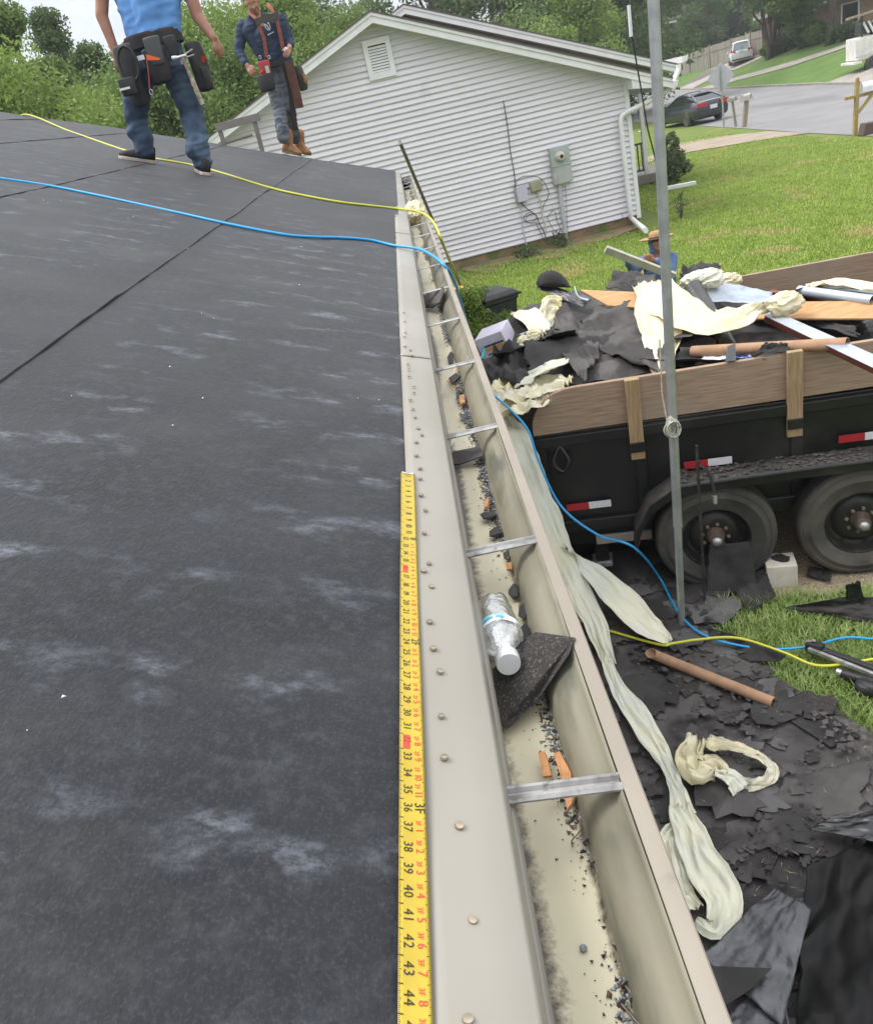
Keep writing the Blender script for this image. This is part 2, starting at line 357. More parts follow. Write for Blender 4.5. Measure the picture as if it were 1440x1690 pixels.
def woodr(px, dist, toppx, cr, mat, label, n=9000, leaf=.24, **k):
    b = YY(px, 120, dist); top = YY(px, toppx, dist)
    return tree('broadleaf_tree', label, (b.x, dist, gz(b.x, dist)-.3), top.z-gz(b.x, dist)+.3, cr, .05, mat, int(n*2.0), leaf*.62, group=W, nclump=55, **k)
woodr(735, 62, -120, 6.0, 1, 'dark tree above the ridge of the rear roof', 13000, .26)
woodr(830, 66, -150, 6.5, 1, 'tall dark tree above the rear roof, second from its peak', 14000, .26)
woodr(905, 58, -60, 4.6, 0, 'mid-green tree above the middle of the rear roof slope', 11000, .22)
woodr(955, 54, -25, 3.4, 2, 'yellow-green tree above the lower rear roof slope', 11000, .18)
woodr(1030, 64, -110, 5.0, 1, 'dark tree behind the galvanised mast, left side', 12000, .24)
woodr(1098, 112, -90, 6.0, 1, 'dark cedar-like tree right of the galvanised mast', 13000, .34, shape=1.3)
woodr(1190, 135, -120, 9.0, 1, 'far dark tree behind the tall bare pine trunk', 9000, .5)
woodr(1110, 140, -120, 9.0, 1, 'far dark tree above the distant brick house', 9000, .5)
woodr(1270, 120, -90, 8.0, 1, 'far dark tree above the wooden fence', 9000, .45)
woodr(1345, 110, -90, 8.0, 0, 'tree behind the brick house with the dark window', 9000, .4)
# across the street
b = T(1158, 92); tree('pine_tree', 'tall pine with a bare straight trunk behind the fence', (b.x, b.y, b.z), 24, 5, .6, 1, 7000, .35, tr=.42)
b = T(1269, 98); tree('crepe_myrtle', 'many-stemmed tree with an arching dark crown right of the white car', (b.x, b.y, b.z), 7.6, 3.6, .52, 1, 13000, .15, stems=6, tr=.15, nclump=44)
b = T(1222, 84); tree('crepe_myrtle', 'round leafy tree left of and behind the white car', (b.x+1, b.y+12, b.z), 7.6, 3.4, .22, 1, 11000, .17, stems=3, tr=.14)
b = T(1368, 74); tree('oak_tree', 'oak with a thick grey trunk beside the white truck', (b.x, b.y, b.z), 9.5, 5.2, .42, 2, 12000, .2, tr=.30)
b = T(1325, 84); tree('oak_tree', 'leafy tree in front of the brick house, left of the thick grey trunk', (b.x+.6, b.y+2, b.z), 6.0, 2.6, .25, 0, 10000, .16)
def shrub(name, label, base, r, h, mat, n, leaf, group=None, nc=14, droop=False):
    TREEN[0] += 1; rng = np.random.default_rng(300+TREEN[0]); base = Vector(base)
    t = thing(name, label, 'shrub', base, group)
    c = np.stack([base.x+rng.normal(size=nc)*r*.42, base.y+rng.normal(size=nc)*r*.42, base.z+h*(.25+.6*rng.random(nc))], 1)
    g = MB()
    for k in range(min(nc, 9)): g.tube([base+Vector((rng.normal()*r*.1, rng.normal()*r*.1, -.03)), base.lerp(Vector(c[k]), .5)+Vector((0, 0, .05)), c[k]], [.018*h, .012*h, .004], 5)
    ob('stems', g, M('bark', ()), t); V, F = leaves(c, np.full(nc, r*.38), n, leaf, rng, 1.0); fast('foliage', V, F, LM[mat], t); return t
for i, (px, py, r, h, m, lb) in enumerate(((1296, 83, 1.5, 1.5, 3, 'olive shrub left of the brick house front'), (1330, 78, 1.6, 1.6, 1, 'dark shrub below the brick house window'),
        (1352, 72, 1.3, 1.1, 2, 'low bright shrub in front of the brick wall'), (1392, 66, 1.0, 1.0, 1, 'small dark shrub at the corner of the brick house'), (1278, 92, .9, .9, 0, 'small shrub behind the many-stemmed tree'))):
    p = T(px, py); shrub('garden_shrub', lb, p, r, h, m, 2600, .12, 'shrubs before the brick house')
p = G(1118, 300); shrub('garden_shrub', 'rounded grey-green shrub right of the mast by the porch', p, .55, .95, 3, 2600, .05)
p = G(1105, 280); shrub('garden_shrub', 'taller leafy shrub close against the mast, by the porch', p, .4, 1.25, 3, 1800, .05)
p = G(1125, 360); shrub('twiggy_bush', 'sparse brown twiggy bush standing in the lawn', p, .22, .62, 3, 130, .035)
p = G(800, 606); shrub('fern_bush', 'feathery bright green bush between the gutter and the bins', (p.x, p.y, 0), .40, 1.2, 2, 15000, .022, nc=34)
p = G(812, 600); shrub('leafy_bush', 'bush with broader pointed leaves in front of the black bin', (p.x, p.y-.1, 0), .26, .75, 3, 600, .05)
p = G(925, 408); shrub('weed_clump', 'dry weeds at the foot of the meter pipe', p, .30, .28, 3, 380, .035)
p = G(870, 424); shrub('weed_clump', 'dry weeds under the coiled cables', p, .34, .24, 3, 300, .035)

# ------------------------------------------------------------------ grass: scattered blades (stuff)
def blades(name, pts, hmin, hmax, wd, mat, rng, label, lean=.6):
    n = len(pts); a = rng.random(n)*2*np.pi; h = hmin+(hmax-hmin)*rng.random(n)
    d = np.stack([np.cos(a), np.sin(a), np.zeros(n)], 1); s = np.stack([-np.sin(a), np.cos(a), np.zeros(n)], 1)
    w_ = (wd*(.7+.6*rng.random(n)))[:, None]; ln = (lean*h*(.3+rng.random(n)))[:, None]
    up = np.zeros((n, 3)); up[:, 2] = h
    V = np.stack([pts-s*w_, pts+s*w_, pts+up*.62+d*ln*.45+s*w_*.8, pts+up+d*ln, pts+up*.62+d*ln*.45-s*w_*.8], 1).reshape(-1, 3)
    i = np.arange(n)*5; F = np.concatenate([np.stack([i, i+1, i+2], 1), np.stack([i, i+2, i+4], 1), np.stack([i+4, i+2, i+3], 1)])
    o = fast(name, V, F, mat)
    return tag(o, label, 'grass', kind='stuff')
M('blade', (.25, .345, .06), .6, (.31, .405, .08), 2, c3=(.46, .39, .16), s3=.9, r3=(.52, .70), transl=.3)
M('blade_near', (.20, .29, .075), .55, (.32, .41, .14), 9, c3=(.46, .41, .24), s3=14, r3=(.64, .72), transl=.3)
rng = np.random.default_rng(5)
# mid lawn between trailer, house and street; thins out with distance
n = 260000; yv = 6.5+ (37-6.5)*rng.random(n)**1.5; xv = (rng.random(n))*(1.5+yv*.52)+.3
ok = (xv > .5) & (xv < 12.9) & ~((yv > 18.6) & (xv < 5.6) & (yv < 40)) & ~((xv > 9) & (np.abs(yv-(33.5-(xv-11)*.55)) < 2.1))
blades('lawn_grass', np.stack([xv[ok], yv[ok], np.zeros(ok.sum())], 1), .022, .058, .010, M('blade', ()), rng, 'mown green lawn between the pale house and the trailer')
# ================================================================== PALE HOUSE NEXT DOOR
HA = G(765, 442); HB = G(1040, 372); HT = (HB-HA).normalized(); HN = Vector((-HT.y, HT.x, 0))
def HW(s, z, off=0.0): return HA + HT*s + HN*off + Vector((0, 0, z))
def hwp(px, py, off=0.0):
    p = onp(px, py, HA+HN*off, HN); d = p-HA; return d.dot(HT), p.z
WP = M('white_paint', ()); 
house = thing('pale_house', 'pale grey lap-sided house with white gable trim beside the lawn', 'house', HW(0, 0, 3))
S0, S1, SR_, ZR, ZEV = -6.1, 4.28, -.91, 5.10, 3.02        # wall ends, ridge position and height, eave height
SLP = (ZR-ZEV)/(S1-SR_)
g = MB(); poly = [HW(S0, .02, .05), HW(S1-.02, .02, .05), HW(S1-.02, ZEV, .05), HW(SR_, ZR, .05), HW(S0, ZR-SLP*(SR_-S0), .05)]
g.prism(poly, HN*.12); g.prism([HW(S1-.14, .02, .18), HW(S1-.02, .02, .18), HW(S1-.02, ZEV, .18), HW(S1-.14, ZEV, .18)], HN*9)
wall = ob('wall', g, M('siding', ()), house)
bh = .113; k = 0; z = .20
while z < ZR-.05:
    z1 = min(z+bh, ZR-.02)
    def lim(zz): return (max(S0, SR_-(ZR-zz)/SLP), min(S1-.10, SR_+(ZR-zz)/SLP)) if zz > ZEV else (max(S0, SR_-(ZR-zz)/SLP), S1-.10)
    a0, b0 = lim(z); a1, b1 = lim(z1)
    g = MB(); J = lambda: random.uniform(-.0015, .0015)
    g.add([HW(a0, z+J(), -.004), HW(b0, z+J(), -.004), HW(b0, z, .05), HW(a0, z, .05), HW(a0, z+.02, -.014), HW(b0, z+.02, -.014), HW(a1, z1, .022), HW(b1, z1, .022), HW(a1, z1, .05), HW(b1, z1, .05)],
          [(0, 1, 2, 3), (0, 4, 5, 1), (4, 6, 7, 5), (6, 8, 9, 7), (0, 3, 8, 6, 4), (1, 5, 7, 9, 2)])
    ob('siding_board', g, M('siding', ()), wall); z = z1; k += 1
g = MB(); g.prism([HW(S0, -.05, .03), HW(S1-.03, -.05, .03), HW(S1-.03, .195, .03), HW(S0, .195, .03)], HN*.3); ob('foundation', g, M('dirt', ()), house)
# corner board, rake boards, soffit, roof slab
g = MB(); g.prism([HW(S1-.10, .12, -.02), HW(S1, .12, -.02), HW(S1, ZEV+.05, -.02), HW(S1-.10, ZEV+.05, -.02)], HN*.11); ob('corner_board', g, WP, house, bevel=.004)
def roofset(parent, sr, zr, se_r, se_l, off0, off1, fh=.20, first=True):
    zl = lambda s: zr-SLP*abs(s-sr)
    def band(name, d0, d1, o0, o1, mat, sm=None):
        for (sa, sb) in ((se_l, sr), (sr, se_r)):
            g = MB(); g.prism([HW(sa, zl(sa)+d0, o0), HW(sb, zl(sb)+d0, o0), HW(sb, zl(sb)+d1, o0), HW(sa, zl(sa)+d1, o0)], HN*(o1-o0)); ob(name, g, mat, parent)
    band('rake_board', -.06, .10, off0, off0+.03, WP)
    band('rake_trim', .065, .125, off0-.022, off0-.002, WP)
    band('soffit', -.03, -.012, off0+.032, .045 if first else off0+.5, WP)
    band('roof_slope', .127, .155, off0-.04, off1, M('shingle_brown', ()))
roofset(house, SR_, ZR, 5.12, -6.7, -.38, 6.0)
# boxed eave return at the right corner, gutter and downspout
g = MB(); zc = ZR-SLP*(S1-SR_); g.prism([HW(S1-.05, zc-.22, -.36), HW(5.10, zc-.36, -.36), HW(5.10, zc-.28, -.36), HW(S1-.05, zc-.02, -.36)], HN*.34); ob('eave_return', g, WP, house)
g = MB(); g.prism([HW(5.13, zc-.40, -.36), HW(5.22, zc-.38, -.36), HW(5.26, zc-.26, -.36), HW(5.13, zc-.26, -.36)], HN*6); ob('eave_gutter', g, WP, house)
ds = [HW(*hwp(1119, 106, -.12), -.12)] + [HW(*hwp(px, py, -.12), -.12) for px, py in ((1118, 118), (1100, 148), (1060, 172), (1032, 186), (1024, 196), (1025, 215), (1032, 280), (1040, 352), (1044, 362))] + [G(1065, 380, .16)]
g = MB(); g.tube(spline(ds, 4), .068, 8, squash=.8); ob('downspout', g, WP, house, smooth='auto')
# gable vent
v = thing; sv0, sv1, zv0, zv1 = -1.17, -.60, 4.08, 4.80
g = MB()
for (a, b, c, d) in ((sv0, sv0+.10, zv0, zv1), (sv1-.10, sv1, zv0, zv1), (sv0+.10, sv1-.10, zv0, zv0+.12), (sv0+.10, sv1-.10, zv1-.11, zv1)):
    g.prism([HW(a, c, -.05), HW(b, c, -.05), HW(b, d, -.05), HW(a, d, -.05)], HN*.06)
vent = ob('gable_vent', g, WP, house, bevel=.003)
g = MB(); g.prism([HW(sv0+.1, zv0+.12, -.016), HW(sv1-.1, zv0+.12, -.016), HW(sv1-.1, zv1-.11, -.016), HW(sv0+.1, zv1-.11, -.016)], HN*.01); ob('vent_backing', g, M('wood_dark', (.06, .055, .05), .9), vent)
for i in range(9):
    z = zv0+.125+i*.052; g = MB(); g.add([HW(sv0+.1, z, -.046), HW(sv1-.1, z, -.046), HW(sv1-.1, z+.036, -.02), HW(sv0+.1, z+.036, -.02), HW(sv0+.1, z+.008, -.046), HW(sv1-.1, z+.008, -.046), HW(sv1-.1, z+.044, -.02), HW(sv0+.1, z+.044, -.02)],
        [(0, 1, 2, 3), (4, 5, 6, 7), (0, 1, 5, 4), (2, 3, 7, 6), (0, 3, 7, 4), (1, 2, 6, 5)]); ob('slat', g, WP, vent)
# higher roof of the rear wing and its brown gable wall
rear = ob('rear_wing', MB().prism([HW(-4.5, 3.0, 4.4), HW(7.0, 3.0, 4.4), HW(.52, 5.5, 4.4), HW(-4.5, 3.6, 4.4)], HN*.15), M('brown_wall', (.19, .165, .15), .8, (.15, .13, .12), 4), house)
SLP_keep = SLP; SLP = .395
roofset(rear, .50, 5.56, 7.30, -5, 4.0, 11, .22, False); SLP = SLP_keep
g = MB(); e = HW(*hwp(1126, 103, 4.0), 4.0); g.prism([e, e+HT*.13+Vector((0, 0, .02)), e+HT*.16+Vector((0, 0, .15)), e+Vector((0, 0, .15))], HN*5); ob('eave_gutter', g, WP, rear)
# porch: post, floor, railing
pp = G(1068, 300); pst = G(1062, 305)
porch = ob('porch_floor', MB().box((pst.x-.2, pst.y+1.2, .16), (2.2, 2.6, .26)), M('concrete', ()), house, bevel=.01)
g = MB(); g.box((pst.x+.12, pst.y, 1.55), (.11, .11, 2.6)); ob('porch_post', g, WP, house, bevel=.006)
rl = MB(); rl.bar((pst.x-.95, pst.y-.02, 1.16), (pst.x+.06, pst.y-.02, 1.16), .07, .05); rl.bar((pst.x-.95, pst.y-.02, .42), (pst.x+.06, pst.y-.02, .42), .05, .05)
rl = ob('porch_railing', rl, M('wood_dark2', (.10, .075, .06), .8, (.06, .05, .04), 9), house)
for i in range(9): ob('baluster', MB().box((pst.x-.9+i*.115, pst.y-.02, .79), (.035, .035, .70)), M('wood_dark2', ()), rl)
p = G(1140, 306); sb = MB(); sb.bar((p.x-.9, p.y+.1, .07), (p.x+.12, p.y-.05, .05), .16, .10); tag(ob('downspout_extension', sb, WP, bevel=.01), 'short white trough lying on the lawn right of the mast', 'trough')
# things fixed to the wall
def wallbox(t, name, s0, s1, z0, z1, d, mat, bev=.008):
    return ob(name, MB().prism([HW(s0, z0, -.02-d), HW(s1, z0, -.02-d), HW(s1, z1, -.02-d), HW(s0, z1, -.02-d)], HN*d), mat, t, bevel=bev)
M('box_grey', (.36, .40, .39), .6, (.28, .32, .31), 5, c3=(.42, .38, .35), s3=4, r3=(.56, .7))
t = thing('electric_meter', 'weathered grey electric meter box with round dial and pipe on the pale wall', 'meter', HW(2.5, 0, -.05))
wallbox(t, 'cabinet', 2.32, 2.75, 1.27, 2.03, .14, M('box_grey', ())); wallbox(t, 'cover_lip', 2.31, 2.76, 1.63, 1.66, .15, M('box_grey', ()))
ax = (HT, Vector((0, 0, 1)), -HN)
g = MB(); g.lathe(HW(2.52, 1.83, -.16), ((.105, 0), (.105, .03), (.085, .04), (.085, .11), (.06, .13)), 20, ax); d = ob('dial', g, M('dial_glass', (.55, .53, .46), .25, (.4, .38, .32), 9), t, smooth='auto')
g = MB(); g.lathe(HW(2.52, 1.83, -.291), ((.04, 0), (.04, .006)), 12, ax); ob('dial_face', g, M('black_plastic', ()), d)
g = MB(); g.tube([HW(2.45, 1.28, -.07), HW(2.44, .7, -.07), HW(2.44, -.05, -.07)], .045, 10); ob('conduit', g, M('pvc_grey', (.45, .46, .47), .55, (.38, .39, .4), 5), t, smooth='auto')
t = thing('telephone_box', 'small pale lilac-grey utility box on the wall, left of the beige one', 'utility box', HW(1.58, 1.2, -.05)); wallbox(t, 'case', 1.46, 1.70, 1.10, 1.42, .11, M('box_lilac', (.46, .46, .53), .5)); wallbox(t, 'flange', 1.43, 1.46, 1.06, 1.40, .05, M('box_grey', ()))
t = thing('cable_box', 'small beige-olive utility box on the wall, right of the lilac one', 'utility box', HW(1.9, 1.3, -.05)); wallbox(t, 'case', 1.79, 2.05, 1.25, 1.45, .11, M('box_beige', (.33, .31, .22), .6, (.27, .25, .17), 8)); wallbox(t, 'flange', 1.82, 2.02, 1.22, 1.25, .05, M('box_beige', ()))
def wcable(label, pts, r, mat, cat='cable', name='wall_cable'):
    g = MB(); g.tube(spline([HW(*hwp(px, py, -.05), -.05) for px, py in pts], 5), r, 6); return tag(ob(name, g, mat, smooth=True), label, cat)
CB = M('cable_black', (.018, .018, .018), .6)
wcable('thin dark cable running straight up the wall from the lilac box', ((830, 166), (833, 182), (838, 215), (842, 250), (848, 285), (851, 312)), .010, CB)
wcable('black cable arching over the two small utility boxes', ((850, 325), (849, 305), (858, 293), (872, 290), (890, 293), (902, 308), (905, 322), (897, 338), (893, 352)), .007, CB)
wcable('black cable sloping from the lilac box to the ground tangle', ((856, 330), (868, 343), (884, 355), (890, 370), (897, 382), (902, 398)), .010, CB)
wcable('grey pipe dropping from the lilac box to the ground', ((857, 330), (860, 352), (863, 380), (868, 402), (869, 420)), .014, M('pvc_grey', ()), 'pipe', 'wall_pipe')
wcable('pale ribbed hose dropping from the beige box', ((883, 312), (890, 326), (893, 340), (895, 358), (900, 372), (899, 386)), .016, M('pvc_pale', (.5, .47, .38), .6), 'hose', 'wall_hose')
wcable('coil of thin black cable against the wall', ((886, 356), (878, 350), (868, 353), (864, 361), (870, 367), (880, 365), (886, 358), (880, 352), (871, 355), (867, 363), (875, 368), (886, 366)), .006, CB)
wcable('angular loop of black wire left of the meter pipe', ((902, 358), (914, 347), (918, 362), (924, 378), (917, 384), (908, 370), (902, 358)), .006, CB)
wcable('thin loose wires hanging below the coil', ((884, 368), (892, 385), (899, 398), (906, 404)), .007, CB)
wcable('thin wire running down the wall right of the meter', ((932, 306), (934, 330), (935, 355), (937, 385)), .004, CB)
wcable('thin wire lying along the bottom of the wall by the corner', ((1025, 350), (1026, 362), (1008, 371), (985, 377), (965, 383)), .005, CB)

# ================================================================== STREET
def car(t, o, yaw, L, Wd, H, paint, prof, roofp, tail, wheelr=.33, wb=(.19, .80), glassm='glass_dark'):
    """o = rear axle-side ground centre of the rear bumper; the car points along yaw; prof: (x, z_low, z_belt, halfwidth); roofp: (x, z, halfwidth)"""
    X = Vector((math.cos(yaw), math.sin(yaw), 0)); Yv = Vector((-math.sin(yaw), math.cos(yaw), 0)); Z = Vector((0, 0, 1)); o = Vector(o)
    P = lambda x, y, z: o+X*(x*L)+Yv*y+Z*z
    rings = []
    for (x, zl, zb, hw) in prof:
        r = []
        for (fy, fz) in ((-.86, 0), (-.97, .12), (-1, .38), (-.99, .66), (-.95, .88), (-.86, .97), (-.55, 1.015), (0, 1.03), (.55, 1.015), (.86, .97), (.95, .88), (.99, .66), (1, .38), (.97, .12), (.86, 0)):
            r.append(P(x, fy*hw, zl+(zb-zl)*fz))
        rings.append(r)
    g = MB(); g.loft(rings); ob('body', g, paint, t, smooth='auto')
    rr = [[P(x, f*hw, z+dz) for f, dz in ((-1.0, -.06), (-.9, 0), (-.5, .03), (0, .04), (.5, .03), (.9, 0), (1.0, -.06))] for x, z, hw in roofp]
    g = MB(); g.loft(rr, closed=False, caps=False); ob('roof', g, paint, t, smooth=True, solid=.03)
    # greenhouse
    bx = prof; zb = lambda x: np.interp(x, [p[0] for p in bx], [p[2] for p in bx]); hb = lambda x: np.interp(x, [p[0] for p in bx], [p[3] for p in bx])
    xa, xb = roofp[0][0], roofp[-1][0]; xr, xf = tail['glass0'], tail['glass1']
    q = [P(xr, s*hb(xr)*.84, zb(xr)-.02) for s in (-1, 1)]; q2 = [P(xf, s*hb(xf)*.84, zb(xf)-.02) for s in (-1, 1)]
    ra = [P(xa+.006, s*roofp[0][2]*.98, roofp[0][1]+.005) for s in (-1, 1)]; rb = [P(xb, s*roofp[-1][2]*.95, roofp[-1][1]-.03) for s in (-1, 1)]
    ob('rear_window', MB().add([q[0], q[1], ra[1], ra[0]], [(0, 1, 2, 3)]), M(glassm, ()), t, solid=.02)
    ob('windscreen', MB().add([q2[0], q2[1], rb[1], rb[0]], [(0, 1, 2, 3)]), M(glassm, ()), t, solid=.02)
    for s, i in ((-1, 0), (1, 1)):
        xm = (xa+xb)/2; mid = P(xm, s*hb(xm)*.86, zb(xm)-.02); mr = P(xm, s*roofp[len(roofp)//2][2]*.97, roofp[len(roofp)//2][1]-.05)
        ob('side_window', MB().add([q[i], mid, mr, ra[i]], [(0, 1, 2, 3)]), M('glass_dark', ()), t, solid=.02)
        ob('side_window', MB().add([mid, q2[i], rb[i], mr], [(0, 1, 2, 3)]), M('glass_dark', ()), t, solid=.02)
        ob('pillar', MB().bar(q[i], ra[i], .09, .05).bar(mid, mr, .07, .05).bar(q2[i], rb[i], .07, .05), paint, t)
        ob('mirror', MB().box(P(xf-.06, s*(hb(xf)+.08), zb(xf)+.06), (.16, .12, .13), rot=Matrix.Rotation(yaw, 3, 'Z')), paint, t, bevel=.03)
        for wx in wb:
            c = P(wx, s*(hb(wx)-.10), wheelr); ax = (X, Z, Yv*s)
            wl = ob('wheel', MB().lathe(c, ((wheelr*.6, -.1), (wheelr*.93, -.1), (wheelr, -.06), (wheelr, .08), (wheelr*.93, .12), (wheelr*.66, .12)), 22, ax), M('rubber', ()), t, smooth='auto')
            rm = MB(); rm.lathe(c, ((wheelr*.66, .0), (wheelr*.66, .105), (wheelr*.58, .10), (wheelr*.55, .02), (.01, .02)), 20, ax, close=True)
            for k in range(5):
                a = k*2*math.pi/5; rm.bar(c+Yv*s*.09, c+Yv*s*.105+(X*math.cos(a)+Z*math.sin(a))*wheelr*.6, .06, .03, up=Yv)
            ob('rim', rm, M('alloy', (.25, .25, .26), .35, metal=.8), wl)
        for (y0, y1, z0, z1, dx) in tail['lamps']:
            pts = [P(-.004+dx*0, s*y0, z0), P(dx, s*y1, z0+.02), P(dx, s*y1, z1), P(-.004, s*y0, z1-.01)]
            ob('tail_light', MB().prism(pts, X*-.03), M('red_lens', ()), t, bevel=.01)
    ob('number_plate', MB().box(P(-.006, 0, tail['plate']), (.03, .36, .17), rot=Matrix.Rotation(yaw, 3, 'Z')), M('white_tape', ()), t)
    ob('bumper', MB().box(P(.012, 0, tail['bump']), (.10, Wd*.80, .16), rot=Matrix.Rotation(yaw, 3, 'Z')), M('black_plastic', ()), t, bevel=.03)
    return P
a = G(1137, 206.5); b = G(1190, 197)
yaw = R(101); mid = (a+b)/2
t = thing('parked_car', 'dark blue-black coupe parked at the near side of the street', 'car', mid)
o = mid - Vector((math.cos(yaw), math.sin(yaw), 0))*.85
prof = ((0, .42, .86, .70), (.012, .30, .98, .80), (.05, .24, 1.02, .86), (.14, .20, 1.03, .90), (.3, .20, .98, .91), (.5, .19, .94, .91), (.68, .19, .92, .91), (.80, .2, .86, .89), (.93, .24, .74, .84), (.985, .3, .62, .74), (1, .36, .54, .62))
P_ = car(t, o, yaw, 4.64, 1.82, 1.38, M('car_navy', (.012, .015, .024), .22, coat=.6, spec=.6), prof, ((.20, 1.27, .54), (.30, 1.355, .58), (.42, 1.375, .59), (.52, 1.33, .58)),
    dict(glass0=.055, glass1=.70, lamps=((.36, .82, .76, .95, .012),), plate=.70, bump=.40), wb=(.215, .815))
ob('aerial_fin', MB().add([P_(.25, -.02, 1.34), P_(.25, .02, 1.34), P_(.30, 0, 1.36), P_(.245, 0, 1.45)], [(0, 1, 2), (0, 1, 3), (1, 2, 3), (0, 2, 3)]), M('black_plastic', ()), t)
ob('badge', MB().lathe(P_(.006, 0, .90), ((.05, -.03), (.05, .0)), 12, (Vector((0, 0, 1)), Vector((math.cos(yaw+math.pi/2), math.sin(yaw+math.pi/2), 0)), -Vector((math.cos(yaw), math.sin(yaw), 0)))), M('alloy', ()), t)
a = T(1208, 109.5); b = T(1240, 103.5); mid = (a+b)/2; yaw = R(72)
t = thing('parked_suv', 'white hatchback seen from behind on the far driveway', 'car', mid)
prof = ((0, .45, .95, .74), (.012, .34, 1.02, .84), (.05, .26, 1.04, .90), (.2, .24, 1.03, .93), (.4, .22, 1.02, .93), (.6, .22, 1.02, .93), (.75, .22, 1.0, .92), (.85, .24, .94, .9), (.96, .3, .8, .82), (1, .4, .65, .66))
o = mid-Vector((math.cos(yaw), math.sin(yaw), 0))*.4; o.z = gz(mid.x, mid.y)+.08
car(t, o, yaw, 4.5, 1.86, 1.68, M('car_white', (.62, .63, .64), .25, coat=.5), prof, ((.07, 1.60, .60), (.15, 1.665, .64), (.40, 1.68, .66), (.6, 1.60, .62)),
    dict(glass0=.014, glass1=.78, lamps=((.50, .86, .92, 1.10, .03),), plate=.93, bump=.42), wheelr=.35, wb=(.18, .80), glassm='glass_blue')
# white utility truck, cut by the right edge of the picture
p = T(1411, 126); t = thing('utility_truck', 'white work truck with a loaded rack at the right edge, far side of the street', 'truck', p)
X = Vector((math.cos(R(-8)), math.sin(R(-8)), 0)); Yv = Vector((-X.y, X.x, 0)); zz = p.z+.07
tb = MB(); rt = Matrix.Rotation(R(-8), 3, 'Z')
tb.box(p+X*2.6+Yv*1.0+Vector((0, 0, 1.25)), (4.9, 1.9, 1.05), rot=rt); ob('service_body', tb, M('truck_white', (.72, .71, .68), .45, (.62, .6, .56), 3, c3=(.42, .38, .33), s3=2.2, r3=(.6, .75)), t, bevel=.04)
ob('rear_step', MB().box(p+X*.12+Yv*1.0+Vector((0, 0, .62)), (.42, 2.0, .12), rot=rt), M('truck_white', ()), t, bevel=.02)
for yv in (.16, 1.84):
    for xx in (.35, 3.6): ob('rack_post', MB().box(p+X*xx+Yv*yv+Vector((0, 0, 2.3)), (.07, .07, 1.15), rot=rt), M('black_plastic', ()), t)
ob('rack_ladder', MB().bar(p+X*-.35+Yv*.25+Vector((0, 0, 2.75)), p+X*4+Yv*.25+Vector((0, 0, 3.05)), .5, .1), M('wood_grey', ()), t)
ob('load', MB().box(p+X*1.4+Yv*.9+Vector((0, 0, 2.0)), (2.0, 1.2, .5), rot=rt @ Matrix.Rotation(.2, 3, 'Y')), M('black_plastic', ()), t, bevel=.08)
for xx in (.55, 1.75, 2.95): ob('cabinet_door', MB().box(p+X*xx+Yv*.04+Vector((0, 0, 1.28)), (1.05, .04, .78), rot=rt), M('truck_white', ()), t, bevel=.01)
ob('tail_light', MB().box(p+X*.13+Yv*.2+Vector((0, 0, .95)), (.05, .12, .2), rot=rt), M('red_lens', ()), t)
for i in range(3): ob('pipe_offcut', MB().tube([p+X*(.7+.25*i)+Yv*.2+Vector((0, 0, 1.9)), p+X*(.45+.25*i)+Yv*.3+Vector((0, 0, 2.45))], .06, 8), WP, t)
for xx in (.9, 3.9): ob('wheel', MB().lathe(p+X*xx+Yv*.12+Vector((0, 0, .42)), ((.2, -.12), (.38, -.12), (.41, -.08), (.41, .08), (.38, .12), (.2, .12)), 18, (X, Vector((0, 0, 1)), Yv)), M('rubber', ()), t, smooth='auto')
